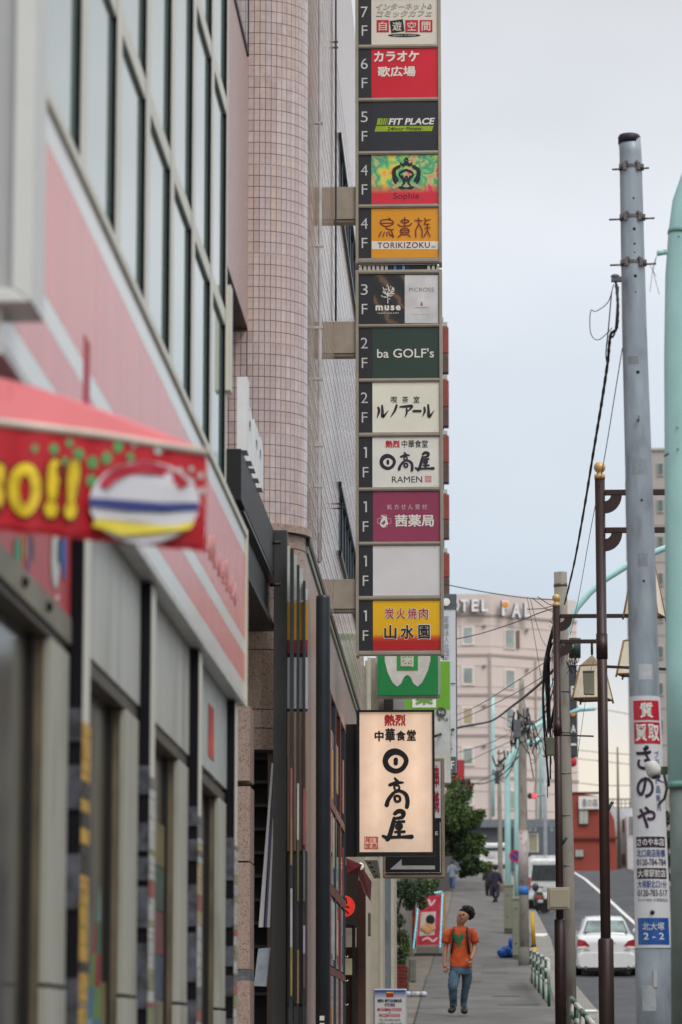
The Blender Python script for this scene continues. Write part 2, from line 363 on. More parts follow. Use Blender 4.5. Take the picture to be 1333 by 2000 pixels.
# buildings across the road (seen only as reflections in the shop glass and tiles)
for k, (d0, d1, h, c_, lb_) in enumerate(((5, 34, 8.5, (120, 112, 104), 'tan office block across the road, nearest of the row'), (35, 66, 6.5, (150, 144, 136), 'pale shop block across the road, second of the row'), (67, 104, 9.5, (104, 84, 74), 'brown apartment block across the road, third of the row'), (105, 150, 7.5, (130, 128, 126), 'grey house row across the road, fourth of the row'), (151, 196, 9, (112, 102, 92), 'dull brown block across the road, farthest of the row'))):
    ob = thing('street_block', lb_, 'building', (18, (d0+d1)/2, G(d0)), 'blocks across the road'); m_ = MB(); m_.box(14.2, 24, d0, d1, G(d0)-1, G((d0+d1)/2)+h); part('wall', m_, M('opp_wall_%d' % k, c_, .8, var=.1, scale=.6), ob)
    for s_ in range(int(h//3)):
        m_ = MB(); z_ = G((d0+d1)/2)+.9+s_*3.0; m_.box(14.1, 14.25, d0+1, d1-1, z_, z_+1.5); part('window_band', m_, M('opp_glass', (60, 68, 72), .15, var=.4, scale=.4), ob)
# ================================================================ TILED BUILDING
W0, DF, RR = -1.5, 28.3, .45
tb = thing('tiled_building', 'tall pink tiled building with rounded corner behind the column of floor signs', 'building', (-3, 33, 1.0))
grout = M('grout', (122, 102, 100), .85, var=.1)
tm = [M('tile_pink_%d' % i, c, .22, var=.10, scale=14, coat=.25) for i, c in enumerate([(198, 178, 174), (190, 169, 166), (200, 180, 170), (195, 178, 179), (194, 173, 169), (204, 188, 185)])]
def zr(y, D=DF): return (2040-y)/FPX*D+1.5
zT0 = zr(1022); zTop = 15.0
def arc_pt(s, off=0.0):
    """s: length along the facade from X=-1.95 to the right (negative goes left on the flat)"""
    if s <= 0: return (-1.95+s, DF-off), 0.0
    a = s/RR
    return (-1.95+(RR+off)*math.sin(a), DF+RR-(RR+off)*math.cos(a)), a
def backing(s0, s1, z0, z1, off, n=16, depth=.25):
    mb = MB(); out = []; inn = []
    for i in range(n+1):
        s = s0+(s1-s0)*i/n; (x, y), a = arc_pt(s, off); out.append((x, y)); (x, y), a = arc_pt(s, off-depth); inn.append((x, y))
    loop = out+inn[::-1]
    mb.loft([[(x, y, z0) for x, y in loop], [(x, y, z1) for x, y in loop]], sm=False)
    return mb
SA = RR*math.pi/2
part('corner_wall', backing(-.05, SA, zT0, zTop, -.006), grout, tb)
mbw = MB(); mbw.box(-3.4, -2.0, DF+.006, DF+.3, zT0, zr(623)); part('recess_wall', mbw, grout, tb)
# tiles: shared meshes
def tile_mesh(i):
    mb = MB(); mb.box(-.0234, .0234, -.008, 0, -.0482, .0482); me_o = mesh_obj('tile', mb, tm[i], Vector((0, 0, 0)))
    me = me_o.data; bpy.data.objects.remove(me_o); return me
tms = [tile_mesh(i) for i in range(len(tm))]
slots = []
z = zT0+.05; row = 0
rows = []
while z < 11.6:
    rows.append((z, row)); row += 1; z += .1015
NC = 14
for z, rw in rows:
    for c in range(-1, NC):
        s = (c+.5)*SA/NC if c >= 0 else -.026
        slots.append((s, z, rw, c))
    if z < zr(623)-.05:
        for c in range(-10, -1):
            slots.append((-.05-.052*(-1-c)+.026-.006, z, rw, c))
org = ORI[tb.name]
def vis(sl):
    s, z, rw, c = sl; py = 2040-(z-1.5)/DF*FPX
    return (0 if 0 < py < 1030 else 1, 0 if -1 <= c < 9 else 1, abs(py-520))
slots.sort(key=vis)
rest = MB()
crand = {}
for k, (s, z, rw, c) in enumerate(slots):
    (x, y), a = arc_pt(s, 0)
    key = (c, rw//8); crand.setdefault(key, random.randrange(len(tm)))
    mi = crand[key] if random.random() < .8 else random.randrange(len(tm))
    if k < 300:
        o = bpy.data.objects.new('tile', tms[mi]); COL.objects.link(o); o.parent = tb
        o.location = Vector((x, y, z))-org; o.rotation_euler = (0, 0, a)
    else:
        ca, sa = math.cos(a), math.sin(a); p = []
        for zz in (-.0482, .0482):
            for u, v in ((-.0234, -.008), (.0234, -.008), (.0234, 0), (-.0234, 0)):
                p.append((x+u*ca-v*sa, y+u*sa+v*ca, z+zz))
        rest.hexa(p, mi)
part('tile_field', rest, tm, tb, kind='stuff')
jb = MB()
for q in range(1, 9):
    zz = zT0+8*q*.1015-.0007
    o = [arc_pt(-.05+(SA+.05)*i/18, .003)[0] for i in range(19)]; oi = [arc_pt(-.05+(SA+.05)*i/18, -.01)[0] for i in range(19)]
    lp = o+oi[::-1]; jb.loft([[(x, y, zz-.006) for x, y in lp], [(x, y, zz+.006) for x, y in lp]], sm=False)
part('expansion_joint', jb, M('joint_pink', (190, 178, 170), .6), tb)
# glazed side wall along the street
def tilewall(name, c1, c2, grt, rough=.1, w=.05, h=.1015, axis='Y', msize=.0035):
    m = bpy.data.materials.new(name); m.use_nodes = True; t, b = nodes_of(m)
    tcn = t.nodes.new('ShaderNodeTexCoord'); sp = t.nodes.new('ShaderNodeSeparateXYZ'); cb = t.nodes.new('ShaderNodeCombineXYZ')
    t.links.new(tcn.outputs['Object'], sp.inputs[0]); t.links.new(sp.outputs[axis], cb.inputs[0]); t.links.new(sp.outputs['Z'], cb.inputs[1])
    br = t.nodes.new('ShaderNodeTexBrick'); t.links.new(cb.outputs[0], br.inputs['Vector']); br.offset = 0; br.inputs['Scale'].default_value = 1
    br.inputs['Brick Width'].default_value = w; br.inputs['Row Height'].default_value = h; br.inputs['Mortar Size'].default_value = msize
    br.inputs['Color1'].default_value = rgb(*c1); br.inputs['Color2'].default_value = rgb(*c2); br.inputs['Mortar'].default_value = rgb(*grt)
    t.links.new(br.outputs['Color'], b.inputs['Base Color'])
    mr = t.nodes.new('ShaderNodeMapRange'); t.links.new(br.outputs['Fac'], mr.inputs[0]); mr.inputs[3].default_value = rough; mr.inputs[4].default_value = .8
    t.links.new(mr.outputs[0], b.inputs['Roughness'])
    bp = t.nodes.new('ShaderNodeBump'); bp.invert = True; bp.inputs['Strength'].default_value = .35; bp.inputs['Distance'].default_value = .003
    t.links.new(br.outputs['Fac'], bp.inputs['Height'])
    nz = t.nodes.new('ShaderNodeTexNoise'); nz.inputs['Scale'].default_value = 1.3; t.links.new(tcn.outputs['Object'], nz.inputs['Vector'])
    b2_ = t.nodes.new('ShaderNodeBump'); b2_.inputs['Strength'].default_value = .12; b2_.inputs['Distance'].default_value = .02; t.links.new(nz.outputs['Fac'], b2_.inputs['Height']); t.links.new(b2_.outputs[0], bp.inputs['Normal'])
    t.links.new(bp.outputs[0], b.inputs['Normal'])
    if rough < .12:
        cr_ = t.nodes.new('ShaderNodeMapRange'); t.links.new(br.outputs['Fac'], cr_.inputs[0]); cr_.inputs[3].default_value = .3; cr_.inputs[4].default_value = 0; t.links.new(cr_.outputs[0], b.inputs['Coat Weight']); b.inputs['Coat Roughness'].default_value = .12
        sr_ = t.nodes.new('ShaderNodeMapRange'); t.links.new(br.outputs['Fac'], sr_.inputs[0]); sr_.inputs[3].default_value = .5; sr_.inputs[4].default_value = .02; t.links.new(sr_.outputs[0], b.inputs['Specular IOR Level'])
    return m
m_side = tilewall('side_tile', (236, 220, 204), (224, 204, 190), (120, 102, 94), rough=.11, msize=.007)  # paler than the pink corner tiles: grazing sky reflection put into the colour
DE = 46.5; WE = -1.6
def wx(D): return W0+(WE-W0)*(D-28.75)/(DE-28.75)
def wallquad(mb, D0, D1, z0, z1, off=0.0, th=.2, mi=0):
    a, b = wx(D0)+off, wx(D1)+off
    mb.hexa([(a-th, D0, z0), (a, D0, z0), (b, D1, z0), (b-th, D1, z0), (a-th, D0, z1), (a, D0, z1), (b, D1, z1), (b-th, D1, z1)], mi)
zB0, zB1 = 6.15, 6.22   # not used for walls
WIN = [(36.7, 41.6, 5.5+1.5, 6.3+1.5), (36.7, 43.6, 9.58+1.5, 10.4+1.5)]
sw = MB(); D0 = 28.75
wallquad(sw, D0, 36.7, zr(1035), 15); wallquad(sw, 36.7, 43.6, zr(1035), 7.0); wallquad(sw, 36.7, 43.6, 7.8, 11.08); wallquad(sw, 36.7, 43.6, 11.9, 15); wallquad(sw, 43.6, DE, zr(1035), 15)
part('side_wall', sw, m_side, tb)
cl = MB(); z_ = zr(1035)+.1
while z_ < 12.6:
    for d0_, d1_ in ((D0+.01, 36.69), (36.71, 43.6), (43.61, DE)):
        if d0_ > 36.7 and d0_ < 40 and (6.96 < z_ < 7.84 or 11.04 < z_ < 11.94): continue
        wallquad(cl, d0_, d1_, z_, z_+.009, .0012, .01)
    z_ += .1015*2
part('course_line', cl, M('course_grey', (176, 160, 152), .9), tb, kind='stuff')
dkf = M('window_frame_dark', (38, 44, 52), .4, .4); gl = M('window_glass', (150, 168, 178), .04, var=.12, scale=.9, spec=.8)
for z0, z1 in ((7.0, 7.8), (11.08, 11.9)):
    fr = MB()
    for k in range(8):
        D = 36.75+k*.97; wallquad(fr, D, D+.09, z0, z1, .004, .15)
    wallquad(fr, 36.7, 43.6, z0-.03, z0+.03, .03, .15); wallquad(fr, 36.7, 43.6, z1-.04, z1+.02, .03, .15)
    w_ = part('window', fr, dkf, tb)
    for k in range(7):
        p = MB(); D = 36.84+k*.97; wallquad(p, D, D+.88, z0+.03, z1-.04, -.012, .02); part('pane', p, gl, w_)
bb = MB(); wallquad(bb, D0, DE, zr(1050), zr(1035), .03); part('wall_band', bb, M('band_dark', (52, 44, 42), .6), tb)
b3 = MB(); wallquad(b3, D0, DE, zr(1066), zr(1052), .02); part('trim_band', b3, M('trim_green', (128, 140, 120), .5), tb)
# projecting upper storey left of the corner, tiled, with its soffit
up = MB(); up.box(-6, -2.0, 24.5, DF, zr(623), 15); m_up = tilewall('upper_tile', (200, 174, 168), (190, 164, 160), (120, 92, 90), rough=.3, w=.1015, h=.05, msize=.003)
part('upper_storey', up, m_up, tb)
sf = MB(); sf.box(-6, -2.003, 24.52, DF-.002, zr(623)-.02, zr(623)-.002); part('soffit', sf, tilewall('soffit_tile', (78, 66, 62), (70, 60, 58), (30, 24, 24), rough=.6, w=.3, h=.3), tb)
wf = MB(); wf.box(-2.0, -1.985, 26.4, 28.1, zr(75), zr(75)+.05); wf.box(-2.0, -1.985, 28.05, 28.12, zr(75), 14); wf.box(-2.0, -1.99, 26.4, 28.05, zr(75)+.05, 14, 1)
part('upper_window', wf, [dkf, gl], tb)
# granite base
gr1 = M('granite', (168, 144, 128), .35, var=.05, scale=90); gr2 = M('granite_pink', (176, 152, 140), .35, var=.05, scale=90)
def speck(m, dark, amt=.56):
    t, b = nodes_of(m); n = t.nodes.new('ShaderNodeTexVoronoi'); n.inputs['Scale'].default_value = 95
    tcn = t.nodes.new('ShaderNodeTexCoord'); t.links.new(tcn.outputs['Object'], n.inputs['Vector'])
    bw = t.nodes.new('ShaderNodeSeparateColor'); t.links.new(n.outputs['Color'], bw.inputs[0])
    r = t.nodes.new('ShaderNodeValToRGB'); r.color_ramp.interpolation = 'CONSTANT'; r.color_ramp.elements[0].color = (*rgb(*dark)[:3], 1); r.color_ramp.elements[1].color = (1, 1, 1, 1); r.color_ramp.elements[1].position = .17
    e = r.color_ramp.elements.new(amt); e.color = (.72, .70, .70, 1)
    t.links.new(bw.outputs[0], r.inputs['Fac'])
    mix = t.nodes.new('ShaderNodeMixRGB'); mix.blend_type = 'MULTIPLY'; mix.inputs[0].default_value = .5
    src = b.inputs['Base Color'].links[0].from_socket; t.links.new(src, mix.inputs[1]); t.links.new(r.outputs[0], mix.inputs[2]); t.links.new(mix.outputs[0], b.inputs['Base Color'])
speck(gr1, (60, 46, 44)); speck(gr2, (84, 66, 60))
gj = M('granite_joint', (70, 54, 46), .8); steel = M('inlay_steel', (150, 158, 162), .25, .8, var=.3, scale=20)
part('cornice', backing(-.6, SA, zr(1036), zr(1021), .05, depth=.3), gr2, tb)
part('base_core', backing(-1.4, SA, zr(1470), zr(1037), -.02), gj, tb); part('base_core', backing(.34, SA, -.8, zr(1470)-.004, -.02), gj, tb)
ys = [1037, 1066, 1163, 1272, 1376, 1500, 1527, 1640, 1683, 1790, 1895, 1995]
ysR = [1037, 1066, 1163, 1272, 1390, 1427, 1532, 1683, 1790, 1925, 1945, 2060]
zz = [zr(y) for y in ysR]+[-.6]
for k in range(len(zz)-1):
    inl = k in (2, 7) ; z1, z0 = zz[k], zz[k+1]
    for s0, s1 in ((-.40, -.06), (-.054, .33), (.336, SA)):
        pz1 = z1-.004
        if s1 < .335 and z1 < zr(1470)+.05: continue
        if s1 < .335 and z0 < zr(1470): z0_ = zr(1470)
        else: z0_ = z0
        part('granite_panel', backing(s0, s1-.004, z0_+.004, pz1, 0, n=8, depth=.018), gr1 if (k+int(s0*10)) % 2 else gr2, tb)
for y in (1160, 1526, 1895):
    part('steel_inlay', backing(-.40 if y == 1160 else .336, SA, zr(y+9), zr(y), .003, depth=.03), steel, tb)
gb = MB()
# street-side granite base and shop windows
wallquad(gb, D0, 32.6, -.8, zr(1066)+.0, .0)
wallquad(gb, 32.6, DE, zr(1210), zr(1066), .0)
part('side_base', gb, gr2, tb)
# left granite flank facing the camera, pilaster, dark stair opening
fl = MB(); fl.box(-3.4, -2.36, DF+.0, DF+.2, zr(1470), zr(1037)); part('flank_wall', fl, gr1, tb)
for y0, y1 in ((1378, 1525), (1535, 1682), (1684, 1893), (1914, 2100)):
    b_ = MB(); a = P(458, y1, 27.0); c = P(489, y0, 27.0); b_.box(a.x-.1, c.x, 27.0, 27.5, a.z+.003, c.z-.003); part('pilaster_block', b_, gr2, tb)
b_ = MB(); a = P(458, 1914, 27.0); c = P(489, 1893, 27.0); b_.box(a.x-.1, c.x-.004, 27.01, 27.5, a.z, c.z); part('steel_inlay', b_, steel, tb)
blk = M('stair_black', (20, 19, 18), .7)
b_ = MB(); b_.box(-3.2, P(562, 1600, 29.4).x, 29.4, 29.5, -.8, zr(1470)+.1); part('stairwell_back', b_, blk, tb)
for k in range(11):
    b_ = MB(); y = 1478+k*46; a = P(485, y+6, 28.9); c = P(531, y, 28.9); b_.box(a.x-.2, c.x+.08, 28.9-.05*0, 29.38, a.z, c.z); part('shutter_slat', b_, M('slat_dark', (34, 31, 29), .45), tb)
# ================================================================ entrance canopy, post, blades
BK = M('canopy_black', (20, 20, 22), .5, 0, var=.2, bump=.05); 
cn = thing('entrance_canopy', 'black steel entrance canopy frame jutting from the tiled building', 'canopy', (-1.9, 26, 3.5))
b_ = MB(); b_.box(-3.2, -1.73, 23.9, 28.2, 1.5+3.98, 1.5+4.37); part('top_beam', b_, BK, cn, bevel=.006)
b_ = MB(); b_.box(-3.1, -1.79, 23.95, 28.2, 1.5+3.6, 1.5+3.977); part('web', b_, M('canopy_web', (16, 16, 18), .5), cn)
b_ = MB(); b_.box(-3.15, -1.745, 23.92, 28.2, 1.5+3.54, 1.5+3.598); part('bottom_flange', b_, BK, cn, bevel=.004)
b_ = MB(); b_.box(-1.79, -1.735, 24.3, 28.2, 1.5+3.955, 1.5+3.977); part('flange_lip', b_, M('lip_grey', (96, 98, 100), .35, .5), cn)
for y in (1060, 1142):
    b_ = MB(); a = P(541, y, 27.7); b_.tube([(a.x-.06, 27.7, a.z), (a.x+.035, 27.7, a.z)], .016, 8); part('bolt', b_, BK, cn)
ps = MB(); a = P(532, 2060, 27.9); c = P(561, 1035, 27.9); PG = M('post_grey', (66, 66, 66), .45, .2, var=.08)
ps.box(a.x, c.x, 27.9, 28.1, -.9, c.z); solo('canopy_post', ps, PG, 'square dark grey post carrying the black entrance canopy', 'post', bevel=.004)
lt = thing('channel_letters', 'tall white block letters standing on top of the black canopy', 'sign', (-1.74, 25, 1.5+4.37))
wl = M('letter_white', (226, 228, 228), .4, var=.04); wls = M('letter_return_grey', (150, 156, 156), .4)
b_ = MB(); text_mb(b_, 'hm', Vector((-1.735, 24.0, 5.875)), UY, UZ, 1.9, .56, bold=.03, extr=.0375, n=UX); part('letter', b_, wl, lt)
bl = thing('blade_screen', 'row of dark vertical blades over grey panels beside the canopy post', 'screen', (-1.6, 27.9, 0))
for k, (x0, x1, yt) in enumerate(((567, 574, 1071), (580, 585, 1103), (592, 597, 1134))):
    D = 27.72+.1*k
    b_ = MB(); a = P(x0, yt, D); c = P(x1, yt, D); b_.box(a.x, c.x, D, D+.08, -.9, a.z); part('blade', b_, M('blade_grey', (62, 64, 68), .35, .3), bl, bevel=.003)
# the shopfront panels seen between the blades: sign reflections painted on as colour bands
SC = {'pal': (204, 208, 202), 'yel': (196, 150, 34), 'mar': (132, 48, 62), 'whi': (190, 196, 200), 'brn': (168, 132, 112), 'drk': (72, 68, 66), 'gre': (84, 84, 86)}
bands = [(1066, 1172, 'pal'), (1176, 1250, 'yel'), (1250, 1276, 'mar'), (1284, 1384, 'whi'), (1390, 1480, 'brn'), (1480, 1662, 'brn'), (1668, 1960, 'drk'), (1966, 2080, 'gre')]
k_ = 0
for (xa, xb, ya) in ((562, 567, 1066), (574.5, 580, 1084), (585.5, 592, 1110), (597.5, 601, 1150)):
    D = 27.98
    for y0, y1, cnm in bands:
        y0 = max(y0, ya)
        if y1-y0 < 4: continue
        b_ = MB(); rpx(b_, xa-.5, y0, xb+.5, y1, D, .01); part('panel', b_, M('screen_'+cnm, SC[cnm], .3, var=.12, scale=5), bl)
    k_ += 1
bk = MB(); rpx(bk, 560, 1180, 601, 2080, 28.02, .05); part('backing', bk, M('screen_back', (44, 42, 42), .5), bl)
strips = [(566.5, 1500, 1600, (155, 99, 104)), (566.5, 1600, 1690, (152, 119, 83)), (566.5, 1735, 1850, (186, 188, 193)), (566.5, 1850, 1945, (152, 139, 81)), (579.5, 1530, 1640, (198, 199, 202)), (579.5, 1640, 1760, (103, 103, 78)), (579.5, 1855, 1960, (149, 119, 89)), (591.5, 1540, 1650, (156, 93, 103)), (591.5, 1808, 1862, (180, 171, 187)), (591.5, 1862, 1930, (104, 85, 98)), (591.5, 1660, 1760, (100, 115, 115))]
for x, y0, y1, c in strips:
    b_ = MB(); rpx(b_, x+1, y0, x+5, y1, 27.70+.1*(0 if x < 570 else 1 if x < 585 else 2), .004); part('poster_strip', b_, M('ps_%d_%d_%d' % c, c, .4), bl)
# round dark post
rc = MB(); a = P(631.5, 1163, 29.5); rw = 14/FPX*29.5
rc.tube([(a.x, 29.5, -.9), (a.x, 29.5, a.z-.03), (a.x, 29.5, a.z-.008), (a.x, 29.5, a.z)], [rw, rw, rw*.96, rw*.8], 20)
rcm = M('slate_column', (52, 60, 68), .38, .3, var=.1)
rcp = solo('round_column', rc, rcm, 'round slate blue column standing in front of the granite corner', 'column')
for y in (1984, 1998):
    b_ = MB(); rpx(b_, 625, y, 634, y+9, 29.5-rw-.004, .003); part('sticker', b_, WHITE, rcp)
# slanted chrome banner and lower panel in the stairwell
sb = MB(); 
for (x0, y0, x1, y1, w, c) in ((531, 1490, 505.5, 1811, 9, 0), (532, 1560, 517, 1811, 5, 1), (533, 1600, 522, 1811, 5, 0)):
    a = P(x0, y0, 28.2); b = P(x1, y1, 28.2); wv = w/FPX*28.2
    sb.hexa([(b.x, 28.2+c*.01, b.z), (b.x+wv, 28.2+c*.01, b.z), (b.x+wv, 28.24, b.z), (b.x, 28.24, b.z), (a.x, 28.2+c*.01, a.z), (a.x+wv*.3, 28.2+c*.01, a.z), (a.x+wv*.3, 28.24, a.z), (a.x, 28.24, a.z)], c)
solo('handrail_panel', sb, [M('painted_sheen_white', (250, 250, 252), .3), M('painted_sheen_violet', (120, 112, 150), .3)], 'slanting polished metal panel left of the dark canopy post', 'panel')  # plain white and violet paint stands in for the polished metal's reflections
sb = MB(); q = [P(505, 1853, 28), P(529, 1851, 28), P(521, 1927, 28), P(496, 1926, 28)]; sb.prism(q, (0, .05, 0)); solo('plaque', sb, M('plaque_pale', (176, 186, 196), .3, .3, var=.2, scale=9), 'pale tilted rectangular plaque below the polished slanting panel', 'plaque', bevel=.004)
# ================================================================ LEFT STORE
st = thing('store_building', 'cream store with tall glass windows above a pink and white striped fascia', 'building', (-2.5, 14, 0))
crm = M('mullion_cream', (214, 212, 198), .45, var=.06, scale=2); wgl = M('store_glass', (138, 162, 152), .05, var=.1, scale=.5, spec=.8)
navy = M('frame_navy', (14, 14, 22), .55, spec=.2)
Dm = [9.65+1.22*k for k in range(8)]+[19.33]   # mullion start
TZ = [1.5+z for z in (4.34, 5.66, 6.98, 8.3)]
cw = MB(); cw.box(-3.2, -1.62, 9.36, 19.5, 1.5+2.0, 12); part('wall_core', cw, navy, st)
for i, D in enumerate(Dm):
    m = MB(); m.box(-1.60, -1.5, D+.004, D+.22 if D < 19 else D+.12, 1.5+3.27, 12); part('mullion', m, crm, st)
    m = MB(); m.box(-1.60, -1.499, D-.012, D+.003, 1.5+3.27, 12); part('mullion_gasket', m, navy, st)
    if i < len(Dm)-1:
        zs = [1.5+3.33]+TZ
        for j in range(len(zs)-1):
            z0 = zs[j]+(.05 if j else 0)
            g = MB(); g.box(-1.56, -1.518, D+.225, Dm[i+1]-.015, z0, zs[j+1]-.05); part('pane', g, wgl, st)
            t = MB(); t.box(-1.60, -1.5, D+.223, Dm[i+1]-.013, zs[j+1]-.05, zs[j+1]+.045); part('transom', t, crm, st)
            t = MB(); t.box(-1.60, -1.515, D+.223, Dm[i+1]-.013, zs[j+1]-.068, zs[j+1]-.052); part('transom_gasket', t, navy, st)
t = MB(); t.box(-1.62, -1.49, 9.36, 19.46, 1.5+3.265, 1.5+3.328); part('sill', t, crm, st)
t = MB(); t.box(-1.6, -1.47, 19.36, 19.50, 1.5+3.9, 1.5+4.55); t.box(-1.6, -1.515, 19.40, 19.52, 1.5+4.6, 1.5+4.9, 1); part('end_cover', t, [crm, navy], st)
# fascia
fz = [(2.0, 2.035, 'w2'), (2.037, 2.14, 'w'), (2.142, 2.31, 'r'), (2.312, 2.40, 'w'), (2.402, 2.91, 'r'), (2.912, 3.03, 'w')]
fmat = {'w': M('fascia_white', (212, 212, 206), .2, var=.04, scale=1.5, coat=.2), 'r': M('fascia_red', (222, 92, 78), .25, var=.10, scale=3, coat=.15, spec=.5, stretch=(1, 2.5, .25)), 'w2': M('fascia_trim', (196, 196, 194), .4, var=.1)}
f0 = MB(); f0.box(-1.62, -1.40, 9.36, 19.5, 1.5+2.004, 1.5+3.026); part('fascia_core', f0, fmat['w2'], st)
for j, (z0, z1, c) in enumerate(fz):
    Dd = 9.36
    while Dd < 19.5:
        De = min(Dd+2.4, 19.52); m = MB(); m.box(-1.40, -1.388 if c != 'w2' else -1.38, Dd+.003, De-.003, 1.5+z0, 1.5+z1); part('fascia_panel', m, fmat[c], st); Dd = De
t = MB(); t.box(-1.41, -1.375, 9.36, 19.54, 1.5+3.031, 1.5+3.07); t.box(-1.41, -1.372, 19.525, 19.56, 1.5+2.0, 1.5+3.07); part('fascia_edge', t, crm, st)
s_ = MB()
def scr(pts, w=.0045):
    s_.tube([(-1.384, d, 1.5+z) for d, z in pts], w, 5)
random.seed(3)
for k in range(9):
    d0 = 16.2+k*.3; h = .10+.05*(k % 3 == 0)
    scr([(d0, 2.52), (d0+.06, 2.52+h), (d0+.13, 2.56), (d0+.1, 2.50), (d0+.22, 2.52+.02*(k % 2))])
part('script_lettering', s_, M('script_white', (216, 170, 172), .4), st)
t = MB(); t.box(-1.40, -1.386, 11.38, 11.56, 1.5+2.19, 1.5+2.50); part('red_marker', t, M('marker_red', (186, 48, 66), .5), st)
# ground floor bays
fin = [11.68, 14.13, 16.6, 19.12]; pan = M('panel_white', (188, 190, 184), .4, var=.06, scale=3.2, stretch=(1, 1.6, .18), dirt=(160, 160, 150)); pier = M('pier_cream', (172, 172, 160), .55, var=.08, scale=6, stretch=(1, 1, .2), dirt=(140, 138, 124))
brn = M('lintel_brown', (88, 80, 68), .5, var=.15); dg = M('dark_glass', (44, 43, 40), .12, var=.3, scale=.8, spec=.35)
wb = MB(); wb.box(-3.2, -1.75, 9, 19.45, -1, 1.5+1.999); part('ground_core', wb, M('core_dark', (50, 46, 42), .7), st)
Dp = [9.2]+fin
for i in range(4):
    a, b = Dp[i], Dp[i+1]; a1 = a+(.26 if i else 0)
    r = i == 0
    if r:
        m = MB(); m.box(-1.6, -1.46, a1, b-.01, 1.5+1.52, 1.5+1.995); rp = part('panel_red', m, M('panel_red', (184, 62, 66), .4, var=.05), st)
        for (x, y, w, h, c) in ((35, 1075, 14, 56, (60, 150, 110)), (49, 1070, 6, 60, (210, 150, 60)), (57, 1075, 6, 90, (110, 90, 150)), (66, 1070, 4, 60, (120, 90, 84)), (109, 1090, 17, 120, (200, 206, 200)), (116, 1080, 7, 60, (90, 140, 200)), (126, 1080, 10, 110, (60, 90, 170)), (112, 1167, 10, 12, (226, 190, 200))):
            sh = MB(); pts = []
            for q in range(12):
                an = q*math.pi/6; p = PX(x+w*.5*math.cos(an), y+h*.5*math.sin(an), -1.456); pts.append(p)
            sh.poly(pts); part('print_shape', sh, M('pr_%d_%d_%d' % c, c, .5), rp)
        m = MB(); m.box(-1.62, -1.455, a1, b-.01, 1.5+1.42, 1.5+1.515); m.ball((-1.455, 10.4, 1.5+1.47), .02, mi=1); m.ball((-1.455, 11.0, 1.5+1.47), .02, mi=1); part('lintel_trim', m, [M('trim_tan', (126, 122, 106), .5, var=.2), navy], st)
    elif i == 3:
        for q in range(3):
            D0_ = a1+q*(b-a1)/3; m = MB(); m.box(-1.6, -1.46, D0_+.015, a1+(q+1)*(b-a1)/3-.015, 1.5+1.47, 1.5+1.995); pp = part('poster_frame', m, M('poster_pale', (186, 196, 194), .3, var=.06), st)
            if q == 1:
                m = MB(); m.box(-1.459, -1.457, D0_+.14, D0_+.52, 1.5+1.55, 1.5+1.84); part('poster', m, M('poster_red', (190, 70, 60), .5, var=.5, scale=9), pp)
    else:
        n = 2
        for q in range(n):
            D0_ = a1+q*(b-a1)/n; m = MB(); m.box(-1.6, -1.46, D0_+.002, a1+(q+1)*(b-a1)/n-.003, 1.5+1.45, 1.5+1.995); part('wall_panel', m, pan, st)
    # lintel soffit
    m = MB(); m.box(-1.62, -1.47, a1, b-.02, 1.5+1.39, 1.5+1.445 if not r else 1.5+1.415); part('lintel', m, brn, st)
    # pier
    pw = .50
    m = MB(); m.box(-1.492, -1.462, b-pw, b-.008, 1.5+.205, 1.5+1.385); part('pier', m, pier, st, bevel=.003)
    m = MB(); m.box(-1.492, -1.458, b-pw-.01, b-.008, -.8, 1.5+.19); part('pier_base', m, pier, st, bevel=.003)
    m = MB(); m.box(-1.60, -1.493, b-pw-.0, b-pw+.05, -.8, 1.5+1.385); part('jamb', m, M('jamb_tan', (112, 100, 80), .6, var=.3, scale=4), st)
    # door glass with frames
    gd = b-pw-a1-.03
    for q in range(2):
        m = MB(); m.box(-1.545, -1.53, a1+.02+q*gd/2, a1+(q+1)*gd/2-.02, -.8, 1.5+1.385); dp = part('door_glass', m, dg, st)
        m = MB(); m.box(-1.56, -1.515, a1+(q+1)*gd/2-.055, a1+(q+1)*gd/2-.0, -.8, 1.5+1.385); part('door_frame', m, M('door_frame_black', (24, 23, 20), .5), st)
        if i in (1, 2) or (i == 1):
            rr = random.Random(i*7+q); m = MB(); cc = [(116, 104, 62), (60, 86, 72), (110, 62, 64), (66, 80, 100), (120, 114, 98)]
            for w in range(7):
                z1 = 1.5+(1.05 if i == 2 else .25)-w*.21; m.box(-1.5285, -1.526, a1+.06+q*gd/2, a1+(q+1)*gd/2-.06, z1-.205, z1, w % 5)
            part('window_graphic', m, [M('wg_%d' % e, c, .4, var=.35, scale=5) for e, c in enumerate(cc)], dp)
